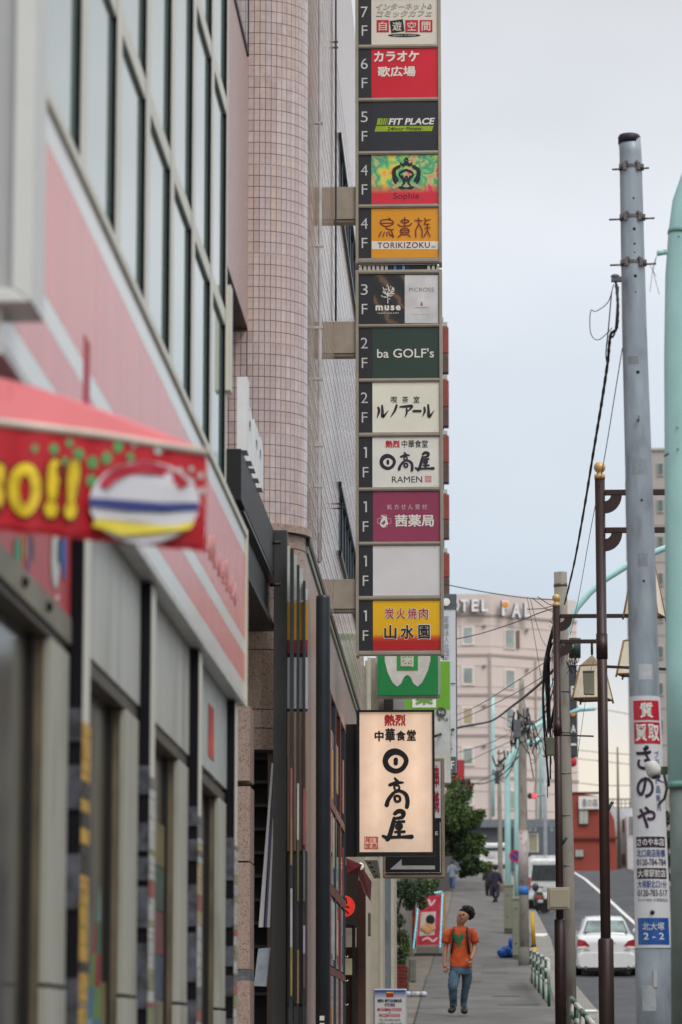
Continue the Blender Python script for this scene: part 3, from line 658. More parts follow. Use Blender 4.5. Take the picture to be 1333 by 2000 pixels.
for i, D in enumerate(fin):
    m = MB(); m.box(-1.60, -1.415, D, D+.02, -.8, 1.5+1.99); part('fin_side', m, navy, st)
    m = MB(); m.box(-1.60, -1.4155, D+.021, D+.24, -.8, 1.5+1.99); fp = part('fin', m, crm, st)
    rr = random.Random(i+11); z = 1.5+1.15-.0*i
    cols = [[(196, 156, 64), (60, 52, 46), (150, 130, 96)], [(184, 186, 182), (160, 92, 82), (140, 146, 110), (120, 120, 118)], [(176, 180, 178), (170, 156, 120), (160, 100, 90), (110, 112, 112)], [(180, 180, 174), (164, 96, 84), (140, 152, 110), (110, 110, 108)]][i]
    ci = 0
    while z > -.6:
        h = rr.uniform(.02, .085); c = cols[0] if rr.random() < .6 else rr.choice(cols[1:]); ci += 1
        m = MB(); m.box(-1.416, -1.408, D+.03, D+.22, z-h, z-.004); part('poster_strip', m, M('fp_%d_%d_%d' % c, c, .4, var=.3, scale=14), fp)
        z -= h
    z = 1.5+1.2
    while z > -.6:
        h = rr.uniform(.1, .3); m = MB(); m.box(-1.50, -1.412+.0, D-.014, D-.002, z-h, z-.01); part('tape', m, M('tape_grey', (78, 80, 90), .25, var=.6, scale=14), fp); z -= h*rr.uniform(1.1, 2.2)
# pennant of coloured triangles in the first doorway
pn = MB(); cc = [(60, 120, 96), (84, 122, 150), (150, 66, 70), (130, 160, 166), (110, 140, 90)]
for k in range(5):
    y0, y1 = 1735+k*64, 1735+(k+1)*64; w0, w1 = 1+k*7.2, 1+(k+1)*7.2
    for q, c0 in enumerate((0, .5)):
        a = P(196-w0*(1-c0), y0, 12.9); b = P(196-w0*(.5-c0), y0, 12.9); c = P(196-w1*(.5-c0), y1, 12.9); d = P(196-w1*(1-c0), y1, 12.9); pn.prism([a, b, c, d], (0, .01, 0), (k*2+q*3) % 5)
solo('paper_cone', pn, [M('cone_%d' % e, c, .5) for e, c in enumerate(cc)], 'tall pointed cone of coloured patches in the first doorway', 'decoration')
# projecting light box top left
lb = thing('light_box', 'big blurred grey light box sign with pale frame high at the left', 'sign', (-1.4, 9.3, 4))
D = 9.3; a = P(-60, 563, D); c = P(33, -80, D); o_ = P(62, 590, D)
b_ = MB(); b_.box(-1.62, c.x, D+.03, D+.25, a.z, c.z+.4); part('face', b_, M('box_face_grey', (172, 174, 174), .35, var=.03), lb)
fw = o_.x-c.x; b_ = MB()
zt = c.z+.4
b_.prism([(c.x, D, a.z), (o_.x, D, o_.z), (o_.x, D, zt), (c.x, D, zt)], (0, .28, 0)); b_.prism([(-1.62, D, a.z), (c.x-.001, D, a.z), (o_.x-.001, D, o_.z), (-1.62, D, o_.z)], (0, .28, 0))
part('frame', b_, M('box_frame', (208, 210, 206), .4, var=.03), lb, bevel=.006)
# awning
aw = thing('awning', 'red shop awning with cream rail and printed valance at the left', 'awning', (-1.2, 11, 3.4))
def PA(px, py):
    D = 9.15+.6*px/405; return P(px, py, D)
b_ = MB(); pts = [PA(-40, 728), PA(60, 752), PA(200, 800), PA(300, 838), PA(385, 872), PA(405, 884), PA(200, 852), PA(-40, 808)]; b_.prism(pts, (0, .02, 0)); part('side_gusset', b_, M('canvas_lit_pink', (244, 138, 144), .7, var=.05), aw)  # red cloth painted pink: light shining through it is put into the colour
b_ = MB(); b_.tube([PA(-40, 820), PA(200, 850), PA(404, 884)], .0125, 10); part('rail', b_, M('rail_cream', (214, 204, 188), .4), aw)
b_ = MB(); n = 44; top = []; bot = []
for i in range(n+1):
    px = -40+445*i/n; wv = .012*math.sin(i*.9)+.008*math.sin(i*.37)
    t_ = PA(px, 826+.158*px); q = PA(px-(4 if i == n else 0), 1037+.10*px); top.append(t_+Vector((0, wv*.3, 0))); bot.append(q+Vector((0, wv, 0)))
def VP_(px, py, lift=.004):
    """point on the hanging valance cloth"""
    u = (px+40)/445; i = max(0, min(n-1, int(u*n))); t = u*n-i
    a = top[i].lerp(top[i+1], t); b = bot[i].lerp(bot[i+1], t); y0 = 826+.158*px; y1 = 1037+.10*px
    v = (py-y0)/(y1-y0); p = a.lerp(b, v); return p+Vector((0, -lift-.01*math.sin(v*3.1), 0))
K = 8
for i in range(n+1):
    px = -40+445*i/n
    for j in range(K+1): py = 826+.158*px+(211-.058*px)*j/K; b_.v.append(tuple(VP_(px, py, 0)))
for i in range(n):
    for j in range(K): a = i*(K+1)+j; b_.face((a, a+1, a+K+2, a+K+1), 0, True)
vl = part('valance', b_, M('valance_red', (186, 26, 40), .55, var=.15, scale=5, stretch=(8, 1, .6)), aw)
def vshape(nm, polys, mat, lift=.006):
    for k, pl in enumerate(polys):
        mb = MB(); mb.poly([VP_(x, y, lift+.0002*k) for x, y in pl]); part(nm, mb, mat, vl)
def ell(cx, cy, rx, ry, m=14): return [(cx+rx*math.cos(2*math.pi*i/m), cy+ry*math.sin(2*math.pi*i/m)) for i in range(m)]
random.seed(5)
dots = [(70, 878, 8), (107, 878, 11), (137, 866, 9), (155, 890, 14), (182, 904, 13), (210, 896, 13), (232, 874, 12), (256, 893, 9), (180, 940, 12), (207, 936, 7), (232, 920, 9), (263, 868, 7), (352, 922, 8), (372, 946, 12), (396, 960, 8), (310, 880, 9), (375, 918, 6), (393, 930, 7), (128, 902, 8)]
vshape('green_dot', [ell(*d[:2], d[2]*.8, d[2]) for d in dots[:11]+[dots[18]]], M('dot_green', (90, 160, 96), .6))
vshape('pale_dot', [ell(*d[:2], d[2]*.8, d[2]) for d in dots[11:18]], M('dot_pale', (190, 196, 190), .6))
mb1, mb2 = MB(), MB()
for body, x0, x1, y0, y1 in (('s', -28, 12, 905, 1000), ('!', 90, 120, 898, 1014), ('!', 128, 158, 898, 1016)):
    vs, fs = text_geo(body, .06, .12); 
    ax = min(v[0] for v in vs); bx = max(v[0] for v in vs); ay = min(v[1] for v in vs); by = max(v[1] for v in vs)
    for mb, g, lf in ((mb1, 5, .008), (mb2, 0, .0105)):
        vs2, fs2 = text_geo(body, .06+(.03 if g else 0), .12); n0 = len(mb.v)
        for v in vs2:
            px = x0-g*.6+(v[0]-ax)/(bx-ax)*(x1-x0+g*1.2); py = y1+g*.6-(v[1]-ay)/(by-ay)*(y1-y0+g*1.2); mb.v.append(tuple(VP_(px, py, lf)))
        for f in fs2: mb.face(tuple(n0+i for i in f))
for mb, ex, lf in ((mb1, 4, .008), (mb2, 0, .0105)):
    o1, i1 = ell(51, 958, 33+ex, 52+ex, 28), ell(51, 958, 12-ex*.5, 28-ex*.5, 28); n0 = len(mb.v)
    mb.v += [tuple(VP_(x, y, lf)) for x, y in o1]+[tuple(VP_(x, y, lf)) for x, y in i1]
    for i in range(28): mb.face((n0+i, n0+(i+1) % 28, n0+28+(i+1) % 28, n0+28+i))
part('letter_outline', mb1, M('letter_dark', (120, 40, 20), .5), vl)
m_gold = M('letter_gold', (226, 196, 40), .5, var=.3, scale=16, stretch=(1, 1, 1.4)); part('lettering', mb2, m_gold, vl)
# plain printed badge (no figure)
vshape('badge', [ell(285, 985, 108, 80, 24)], M('badge_white', (214, 214, 220), .6, var=.05), .03)
vshape('badge_yellow', [[(182, 1030), (190, 1016), (262, 1020), (330, 1024), (384, 1024), (374, 1038), (322, 1052), (240, 1050)]], M('badge_yellow', (214, 196, 60), .6), .036)
vshape('badge_blue', [[(178, 992), (180, 976), (250, 982), (320, 986), (391, 986), (391, 1002), (320, 1006), (250, 1002)]], M('badge_blue', (56, 66, 130), .6), .036)
arc = [(285+96*math.cos(t), 978+70*math.sin(t)) for t in [math.pi*(1.12+.76*i/12) for i in range(13)]]+[(285+74*math.cos(t), 978+48*math.sin(t)) for t in [math.pi*(1.88-.76*i/12) for i in range(13)]]
for i in range(12): vshape('badge_arc', [[arc[i], arc[i+1], arc[24-i], arc[25-i]]], M('badge_red', (176, 34, 56), .6), .036)
sm = MB()
for k in range(4): sm.tube([PA(20+k*95, 742+k*34+3), PA(20+k*95+3, 828+k*15)], .0018, 4)
part('seam', sm, M('seam_red', (190, 84, 92), .8), aw, kind='stuff')
hm = MB(); hm.tube([VP_(-38+i*10, 1033+.10*(-38+i*10)-6, .006) for i in range(44)], .0022, 5); part('hem', hm, M('hem_red', (150, 20, 34), .7), vl)
# ================================================================ COLUMN OF FLOOR SIGNS
DT = 35.3
tw = thing('sign_column', 'tall projecting column of twelve floor sign panels on the pink tiled building', 'sign column', (P(780, 1280, DT).x, DT+.12, P(780, 1280, DT).z))
FR = ALU
STLX = M('screw_steel', (90, 88, 84), .4, .6)
DKS = M('strip_charcoal', (38, 40, 48), .4, var=.05)
xo0, xo1 = P(695, 640, DT).x, P(865.5, 900, DT).x
xi0, xi1 = P(701, 900, DT).x, P(859.5, 900, DT).x
def zt_(y): return P(780, y, DT).z
b_ = MB(); b_.box(xo0+.004, xo1-.004, DT+.03, DT+.24, zt_(1276), zt_(532)); b_.box(xo0+.004, xo1-.004, DT+.03, DT+.24, zt_(507), zt_(-120)); part('cabinet', b_, FR, tw)
for x0, x1 in ((xo0, xi0), (xi1, xo1)):
    for y0, y1 in ((514, -110), (1281, 527)):
        b_ = MB(); b_.box(x0, x1, DT-.02, DT+.245, zt_(y0), zt_(y1)); part('side_frame', b_, FR, tw, bevel=.004)
rails = [(-14, -6), (87, 94), (191, 198), (295, 302), (399, 406), (504, 514), (527, 535), (633, 639), (739, 746), (845, 853), (952, 959), (1058, 1065), (1164, 1172), (1271, 1281)]
for y0, y1 in rails:
    b_ = MB(); b_.box(xi0+.001, xi1-.001, DT-.012, DT+.03, zt_(y1), zt_(y0)); b_.box(xi0+.001, xi1-.001, DT-.02, DT-.013, zt_(y1-2), zt_(y0+2)); part('rail', b_, FR, tw, bevel=.003)
b_ = MB(); b_.box(xo0+.05, xo1-.05, DT+.05, DT+.2, zt_(531), zt_(515)); 
part('gap_post', b_, M('gap_dark', (70, 66, 62), .6), tw)
for k, c in enumerate([(200, 200, 190)]*7+[(30, 40, 80), (70, 130, 190), (30, 40, 80), (90, 150, 200), (40, 50, 80)]):
    b_ = MB(); x = 702+k*8.4; rpx(b_, x, 519, x+5.5, 530, DT+.02, .02); part('label_tab', b_, M('tab_%d_%d_%d' % c, c, .5), tw)
for k in range(3):
    b_ = MB(); x = 835+k*9; rpx(b_, x, 519, x+5.5, 530, DT+.02, .02); part('label_tab', b_, M('tab_200_200_190', (200, 200, 190), .5), tw)
# brackets to the wall
for y0, y1 in ((363, 426), (626, 688), (1130, 1188)):
    b_ = MB(); b_.box(wx(DT)-.02, xo0+.001, DT+.02, DT+.22, zt_(y1), zt_(y0)); b_.box(wx(DT)-.0, xo0, DT+.04, DT+.2, zt_(y1)-.03, zt_(y1)-.002); part('bracket', b_, M('bracket_beige', (160, 150, 136), .45, .1, var=.12), tw, bevel=.003)
rows_ = [('7', 'F', -5, 86), ('6', 'F', 95, 190), ('5', 'F', 199, 294), ('4', 'F', 303, 398), ('4', 'F', 407, 503), ('3', 'F', 536, 632), ('2', 'F', 640, 738), ('2', 'F', 747, 844), ('1', 'F', 854, 951), ('1', 'F', 960, 1057), ('1', 'F', 1066, 1163), ('1', 'F', 1173, 1270)]
NW = M('numeral_white', (206, 208, 206), .5)
def glow(name, c, e=.10, **k): return M(name, c, .3, var=.075, scale=2.6, emis=c, estr=e, **k)
pnames = ['internet cafe', 'karaoke', 'gym', 'club', 'izakaya', 'salon', 'golf', 'cafe', 'ramen', 'pharmacy', 'blank', 'barbecue']
pm = {0: glow('pan_cream', (208, 204, 192)), 1: glow('pan_red', (198, 22, 44), .12), 2: glow('pan_black', (40, 42, 50), .05), 3: None, 4: glow('pan_orange', (214, 146, 30), .12), 5: glow('pan_dark', (44, 46, 50), .04), 6: glow('pan_green', (42, 62, 54), .06), 7: glow('pan_ivory', (222, 222, 208)), 8: glow('pan_white', (216, 216, 210)), 9: glow('pan_mauve', (146, 56, 88), .05), 10: glow('pan_grey', (206, 206, 208), .12), 11: None}
# colourful cloud print
m = M('pan_clouds', (200, 150, 60), .3); t, b = nodes_of(m)
tcn = t.nodes.new('ShaderNodeTexCoord'); vo = t.nodes.new('ShaderNodeTexNoise'); vo.inputs['Scale'].default_value = 4.6; vo.inputs['Detail'].default_value = 5; vo.inputs['Distortion'].default_value = .25
t.links.new(tcn.outputs['Object'], vo.inputs['Vector'])
r = t.nodes.new('ShaderNodeValToRGB'); r.color_ramp.elements[0].position = .3; r.color_ramp.elements[0].color = rgb(220, 60, 120); r.color_ramp.elements[1].position = .72; r.color_ramp.elements[1].color = rgb(230, 90, 60)
for p_, c in ((.38, (232, 150, 50)), (.44, (226, 206, 90)), (.5, (120, 196, 110)), (.55, (60, 150, 130)), (.6, (190, 200, 110)), (.66, (220, 70, 140))):
    e = r.color_ramp.elements.new(p_); e.color = rgb(*c)
t.links.new(vo.outputs['Fac'], r.inputs['Fac'])
sp = t.nodes.new('ShaderNodeSeparateXYZ'); t.links.new(tcn.outputs['Object'], sp.inputs[0])
mr = t.nodes.new('ShaderNodeMapRange'); z0c = zt_(398)-ORI[tw.name].z; mr.inputs[1].default_value = z0c+.12; mr.inputs[2].default_value = z0c+.24; t.links.new(sp.outputs['Z'], mr.inputs[0])
mix = t.nodes.new('ShaderNodeMixRGB'); t.links.new(mr.outputs[0], mix.inputs[0]); mix.inputs[1].default_value = rgb(206, 40, 60); t.links.new(r.outputs[0], mix.inputs[2]); t.links.new(mix.outputs[0], b.inputs['Base Color']); t.links.new(mix.outputs[0], b.inputs['Emission Color']); b.inputs['Emission Strength'].default_value = .1
pm[3] = m
m = M('pan_yakiniku', (230, 180, 20), .3); t, b = nodes_of(m)
tcn = t.nodes.new('ShaderNodeTexCoord'); sp = t.nodes.new('ShaderNodeSeparateXYZ'); t.links.new(tcn.outputs['Object'], sp.inputs[0]); r = t.nodes.new('ShaderNodeValToRGB')
mr = t.nodes.new('ShaderNodeMapRange'); mr.inputs[1].default_value = zt_(1270)-ORI[tw.name].z; mr.inputs[2].default_value = zt_(1173)-ORI[tw.name].z; t.links.new(sp.outputs['Z'], mr.inputs[0]); t.links.new(mr.outputs[0], r.inputs['Fac'])
r.color_ramp.elements[0].color = rgb(176, 24, 28); r.color_ramp.elements[1].color = rgb(232, 184, 20)
for p_, c in ((.18, (176, 24, 28)), (.26, (206, 84, 24)), (.33, (226, 172, 20))): e = r.color_ramp.elements.new(p_); e.color = rgb(*c)
t.links.new(r.outputs[0], b.inputs['Base Color']); t.links.new(r.outputs[0], b.inputs['Emission Color']); b.inputs['Emission Strength'].default_value = .1
pm[11] = m
pans = []
DP = DT+.006
for k, (n1, n2, y0, y1) in enumerate(rows_):
    xs = 726 if k < 5 else 728+ (1 if k > 8 else 0)
    xr = P(853.5+(k*.6), y0, DT).x
    a = P(xs, y1, DP); b_ = MB(); b_.box(a.x, xi1-.002, DP, DP+.02, zt_(y1), zt_(y0)); pans.append(part('sign_panel', b_, pm[k], tw))
    b_ = MB(); b_.box(xi0+.002, a.x-.001, DP, DP+.02, zt_(y1), zt_(y0)); s_ = part('floor_strip', b_, DKS, tw)
    h = y1-y0; xc = 712 if k < 8 else 714
    w = 6 if n1 == '1' else 13.5
    lett(s_, n1, xc-w/2, y0+h*.24-4, xc+w/2, y0+h*.24+17, DP-.003, NW, bold=-.004)
    lett(s_, 'F', xc-5, y0+h*.60, xc+6, y0+h*.60+20, DP-.003, NW, bold=-.004)
DL = DP-.003
def LT(k, body, x0, y0, x1, y1, mat, **kw): return lett(pans[k], body, x0, y0, x1, y1, kw.pop('D', DL), mat, **kw)
for k, (n1, n2, y0, y1) in enumerate(rows_):
    for x in (708, 850):
        for y in (y0+3, y1-3):
            if (k+x+y) % 3: continue
            b_ = MB(); b_.ball(P(x, y, DP-.002), .004, 6, 4); part('screw', b_, STLX, pans[k])
# 7F
OUTL = M('ink_dark', (40, 40, 44), .5); CR = M('ink_cream', (214, 208, 196), .5)
LT(0, 'インターネット&', 735, 6, 844, 20, OUTL, bold=.035, shear=.25); LT(0, 'コミックカフェ', 735, 20, 844, 34, OUTL, bold=.035, shear=.25)
LT(0, 'インターネット&', 736, 7, 843, 19, CR, bold=.008, shear=.25, D=DL-.002); LT(0, 'コミックカフェ', 736, 21, 843, 33, CR, bold=.008, shear=.25, D=DL-.002)
for ch, x0, x1, c, an in (('自', 736, 760, REDP, 0), ('遊', 763, 789, BLACKP, -8), ('空', 792, 817, REDP, 0), ('間', 820, 845, REDP, 0)):
    b_ = MB(); cx, cy, hw = (x0+x1)/2, 51, (x1-x0)/2; ca, sa = math.cos(math.radians(an)), math.sin(math.radians(an))
    b_.poly([P(cx+u*hw*ca-v*12*sa, cy+u*hw*sa+v*12*ca, DL) for u, v in ((-1, 1), (1, 1), (1, -1), (-1, -1))]); part('square', b_, c, pans[0]); LT(0, ch, x0+4, 42, x1-4, 60, CR, bold=.02, D=DL-.003)
b_ = MB(); b_.poly([P(790+32*math.cos(t_), 69+3.4*math.sin(t_), DL) for t_ in [i*math.pi/10 for i in range(20)]]); part('oval', b_, BLACKP, pans[0]); LT(0, 'space create', 768, 67, 812, 71.5, CR, D=DL-.002)
# 6F
LT(1, 'カラオケ', 731, 99, 819, 121, WHITE, bold=.045); LT(1, '歌広場', 738, 129, 812, 150, WHITE, bold=.035)
# 5F
LIME = M('ink_lime', (150, 180, 40), .5)
LT(2, 'FIT PLACE', 759, 230, 850, 244, WHITE, bold=.03, shear=.22)
b_ = MB(); b_.poly([P(x, y, DL) for x, y in ((732, 257), (844, 256), (847, 246), (735, 246))]); part('bar', b_, LIME, pans[2])
LT(2, '24hour Fitness', 757, 247.5, 824, 255, BLACKP, shear=.2, D=DL-.002, bold=.01)
for x, w in ((736, 6), (743, 3.6), (748, 2.6), (752, 1.8), (755.5, 1.2)):
    b_ = MB(); b_.poly([P(x, 244, DL), P(x+w, 244, DL), P(x+w+2.5, 231, DL), P(x+2.5, 231, DL)]); part('bar', b_, LIME, pans[2])
# 4F club: plain round crest and script
b_ = MB(); stroke(b_, [(794+25*math.cos(t_), 344+24*math.sin(t_), 4.4+2.8*math.sin(t_*7)) for t_ in [i*math.pi/8 for i in range(16)]], DL, 0, closed=True)
stroke(b_, [(785, 334, 3), (781, 342, 4), (794, 352, 5), (807, 342, 4), (803, 334, 3)], DL, 1); stroke(b_, [(790, 314, 2), (794, 309, 4), (798, 314, 2)], DL, 2); stroke(b_, [(783, 337, 4), (794, 332, 5), (805, 337, 4)], DL, 3); stroke(b_, [(789, 356, 3), (794, 344, 3.5), (799, 356, 3)], DL, 4)
stroke(b_, [(781, 326, 4), (772, 330, 7), (770, 341, 8), (776, 352, 7)], DL, 6); stroke(b_, [(807, 326, 4), (816, 330, 7), (818, 341, 8), (812, 352, 7)], DL, 7)
stroke(b_, [(783, 318, 3), (788, 323, 5), (794, 316, 5), (800, 323, 5), (805, 318, 3)], DL, 8); stroke(b_, [(786, 344, 4), (790, 356, 5), (786, 362, 3)], DL, 9); stroke(b_, [(802, 344, 4), (798, 356, 5), (802, 362, 3)], DL, 10)
part('crest', b_, M('ink_green_black', (24, 34, 40), .5), pans[3])
b_ = MB(); stroke(b_, [(770, 366, 7), (782, 360, 7), (794, 362, 7), (806, 360, 7), (820, 366, 7)], DL-.003, 0); part('ribbon', b_, M('ink_ribbon', (170, 180, 140), .5), pans[3])
LT(3, 'Sophie', 769, 376, 819, 392, M('ink_maroon', (92, 20, 40), .5), bold=.0)
# 4F izakaya
MAR = M('ink_marroon', (120, 36, 26), .5)
b_ = MB()
def S(*p, k=0): stroke(b_, [(680+x/6.665, 290+y/6.665, w/6.665) for x, y, w in p], DL, k)
stroke(b_, [(680+x/6.665, 290+y/6.665, 2.6) for x, y in ((500, 925), (575, 940), (585, 985), (500, 1015), (430, 985), (430, 940))], DL, 0, closed=True)
S((430, 972, 15), (580, 972, 15), k=1); S((530, 905, 14), (555, 922, 14), k=2); S((500, 1015, 16), (500, 1040, 16), (570, 1060, 16), (590, 1050, 16), k=3); S((560, 1060, 16), (580, 1110, 16), (595, 1150, 16), k=4); S((435, 1080, 15), (405, 1150, 15), k=5); S((475, 1090, 14), (455, 1145, 14), k=6); S((505, 1090, 14), (510, 1140, 14), k=7); S((530, 1080, 14), (555, 1140, 14), k=8); S((560, 1120, 14), (592, 1155, 14), k=9)
S((740, 900, 16), (740, 1010, 16), k=10); stroke(b_, [(680+x/6.665, 290+y/6.665, 2.3) for x, y in ((740, 925), (795, 945), (740, 972), (690, 945))], DL, 11, closed=True); S((650, 985, 15), (690, 1010, 15), (790, 1005, 15), (828, 975, 15), k=12)
stroke(b_, [(680+x/6.665, 290+y/6.665, 2.4) for x, y in ((740, 1038), (795, 1060), (780, 1110), (740, 1118), (700, 1110), (685, 1060))], DL, 13, closed=True); S((692, 1068, 13), (788, 1068, 13), k=14); S((695, 1092, 13), (785, 1092, 13), k=15); S((700, 1120, 14), (655, 1150, 14), k=16); S((785, 1120, 14), (812, 1148, 14), k=17)
S((875, 935, 15), (965, 940, 15), k=18); S((920, 905, 16), (920, 985, 16), (885, 1060, 16), (885, 1150, 16), k=19); S((930, 990, 16), (965, 1060, 16), (965, 1150, 16), k=20); S((1000, 905, 15), (1010, 950, 15), (990, 985, 15), k=21); S((1005, 940, 14), (1070, 925, 14), k=22); S((1000, 985, 14), (1060, 985, 14), k=23); S((1030, 985, 15), (1035, 1060, 15), (990, 1145, 15), k=24); S((1000, 1040, 14), (1070, 1030, 14), k=25); S((1035, 1070, 15), (1070, 1145, 15), k=26)
part('lettering', b_, MAR, pans[4])
b_ = MB(); b_.poly([P(726.5, 487, DL), P(857, 487, DL), P(857, 471, DL), P(726.5, 471, DL)]); part('white_band', b_, WHITE, pans[4]); LT(4, 'TORIKIZOKU', 738, 472.5, 840, 485, MAR, bold=.012, D=DL-.002, space=1.1); LT(4, 'oo', 843, 480, 851, 484, BLACKP, D=DL-.002)
# 3F
b_ = MB(); b_.poly([P(791, 631, DL), P(856.5, 631, DL), P(856.5, 537, DL), P(791, 537, DL)]); part('white_half', b_, M('print_pale', (212, 212, 216), .4), pans[5])
m = M('marble_print', (60, 56, 54), .4); t, b = nodes_of(m); tcn = t.nodes.new('ShaderNodeTexCoord'); wv = t.nodes.new('ShaderNodeTexWave'); wv.inputs['Scale'].default_value = 2.2; wv.inputs['Distortion'].default_value = 7; wv.inputs['Detail'].default_value = 4; wv.bands_direction = 'DIAGONAL'
t.links.new(tcn.outputs['Object'], wv.inputs['Vector']); r = t.nodes.new('ShaderNodeValToRGB'); r.color_ramp.elements[0].color = rgb(34, 38, 42); r.color_ramp.elements[1].color = rgb(116, 92, 74); r.color_ramp.elements[1].position = 1; e = r.color_ramp.elements.new(.82); e.color = rgb(50, 50, 48); t.links.new(wv.outputs['Fac'], r.inputs['Fac']); t.links.new(r.outputs[0], b.inputs['Base Color'])
b_ = MB(); b_.poly([P(730, 631, DL), P(790.5, 631, DL), P(790.5, 537, DL), P(730, 537, DL)]); part('marble_half', b_, m, pans[5])
b_ = MB(); rr = random.Random(4); q = 0
for i in range(60):
    a_ = rr.uniform(0, 6.28); rad = 13*math.sqrt(rr.random()); x, y = 758+rad*math.cos(a_), 571+rad*math.sin(a_); a2 = math.atan2(y-580, x-758)
    stroke(b_, [(x, y, 1.5), (x+2.6*math.cos(a2), y+2.6*math.sin(a2), .8)], DL-.002, q % 6); q += 1
stroke(b_, [(758, 592, 1.6), (758, 572, 1.0)], DL-.003, 0); stroke(b_, [(758, 580, 1), (750, 566, .8)], DL-.003, 1); stroke(b_, [(758, 580, 1), (766, 566, .8)], DL-.003, 2); part('tree_logo', b_, WHITE, pans[5])
LT(5, 'muse', 734, 596, 783, 606.5, WHITE, bold=.04, space=1.25, D=DL-.002); LT(5, 'HAIR SALON', 738, 610, 779, 613, WHITE, D=DL-.002)
GI = M('ink_grey', (120, 118, 122), .5)
LT(5, 'PICROSS', 800, 561.5, 848, 570, GI, D=DL-.002, bold=-.01); LT(5, 'a', 822, 590, 826, 597, REDP, D=DL-.002, bold=.03); LT(5, 'cosmetics', 810, 599, 837, 602, GI, D=DL-.002); LT(5, 'private', 806, 613, 840, 615.5, M('ink_pale', (160, 160, 162), .5), D=DL-.002)
# 2F golf, cafe
LT(6, "ba GOLF's", 737, 680, 848, 699, WHITE, bold=.008)
LT(7, '喫', 764, 774, 776, 787, OUTL, bold=.012); LT(7, '茶', 786, 774, 798, 787, OUTL, bold=.012); LT(7, '室', 808, 774, 820, 787, OUTL, bold=.012)
b_ = MB()
def R(*p, k=0): stroke(b_, [(680+x/6.665, 520+y/6.665, w/6.665) for x, y, w in p], DL, k)
R((395, 1840, 28), (405, 1890, 34), (380, 1970, 10), k=0); R((445, 1815, 26), (450, 1890, 36), (455, 1960, 40), (525, 1880, 6), k=1); R((635, 1810, 30), (610, 1880, 30), (555, 1965, 8), k=2)
R((680, 1830, 22), (760, 1825, 36), (835, 1820, 34), (800, 1870, 20), (775, 1880, 16), k=3); R((765, 1860, 26), (765, 1910, 26), (742, 1965, 8), k=4); R((855, 1885, 34), (945, 1885, 34), k=5); R((995, 1840, 26), (1000, 1890, 30), (970, 1955, 8), k=6); R((1045, 1805, 26), (1050, 1880, 34), (1058, 1960, 40), (1120, 1880, 6), k=7)
part('lettering', b_, OUTL, pans[7])
# 1F ramen
LT(8, '熱烈', 753.5, 860, 781.5, 874.5, REDP, bold=.05); LT(8, '中華食堂', 785, 859, 836, 874.5, OUTL, bold=.012)
INK = M('ink_navy', (34, 34, 48), .5)
b_ = MB(); brush(b_, '日', 742, 886, 774, 918, DL); brush(b_, '高', 777, 883, 808, 920, DL-.003); brush(b_, '屋', 811, 882, 848, 920, DL-.003); part('lettering', b_, INK, pans[8])
LT(8, 'RAMEN', 766, 930, 825, 942.5, OUTL, bold=0)
PKR = M('seal_red', (224, 120, 110), .5)
def seal(parent, x0, y0, x1, y1, D, mat, lw):
    b_ = MB()
    for q, (xa, ya, xb, yb) in enumerate(((x0, y0, x1, y0+lw), (x0, y1-lw, x1, y1), (x0, y0+lw, x0+lw, y1-lw), (x1-lw, y0+lw, x1, y1-lw))): b_.poly([P(xa, yb, D), P(xb, yb, D), P(xb, ya, D), P(xa, ya, D)])
    part('seal_frame', b_, mat, parent); xm = (x0+x1)/2; ym = (y0+y1)/2; g = lw*1.3
    for ch, xa, ya, xb, yb in (('尾', x0+g, y0+g, xm-lw*.3, ym-lw*.3), ('堂', x0+g, ym+lw*.3, xm-lw*.3, y1-g), ('日', xm+lw*.3, y0+g, x1-g, ym-lw*.3), ('高', xm+lw*.3, ym+lw*.3, x1-g, y1-g)): lett(parent, ch, xa, ya, xb, yb, D, mat, bold=.02)
seal(pans[8], 830.5, 929.5, 843, 941.5, DL, PKR, 1)
# 1F pharmacy
for i, ch in enumerate('処方せん受付'): LT(9, ch, 756.5+i*13.7, 985, 766+i*13.7, 995, M('ink_pink', (216, 190, 200), .5), bold=.008)
LT(9, '茜薬局', 772, 1004.5, 848, 1029, WHITE, bold=.035)
b_ = MB(); stroke(b_, [(745, 1020, 4), (752, 1012, 6), (757, 1024, 3)], DL, 0); stroke(b_, [(744, 1024, 3), (750, 1028, 5), (754, 1022, 3)], DL, 1); stroke(b_, [(747, 1008, 3), (754, 1011, 4)], DL, 2)
part('logo', b_, WHITE, pans[9])
b_ = MB(); lw = .5
pts = [(745, 1006), (756, 1006), (756, 1013), (764, 1013), (764, 1022), (756, 1022), (756, 1029), (745, 1029), (745, 1022), (738, 1022), (738, 1013), (745, 1013)]
for q in range(12): stroke(b_, [(*pts[q], lw), (*pts[(q+1) % 12], lw)], DL, q % 4)
part('logo_outline', b_, WHITE, pans[9])
# 1F barbecue
for i, ch in enumerate('炭火焼肉'):
    x = 752.5+i*22.2; LT(11, ch, x-1.2, 1186.5, x+18.7, 1209.5, WHITE, bold=.05); LT(11, ch, x, 1187.5, x+17.5, 1208.5, M('ink_crimson', (176, 30, 60), .5), bold=.012, D=DL-.002)
for ch, x0, x1 in (('山', 751, 775), ('水', 783, 809), ('園', 817.5, 840)):
    LT(11, ch, x0-1.3, 1219, x1+1.3, 1249.5, WHITE, bold=.05); LT(11, ch, x0, 1220.5, x1, 1248, BLACKP, bold=.028, D=DL-.002)
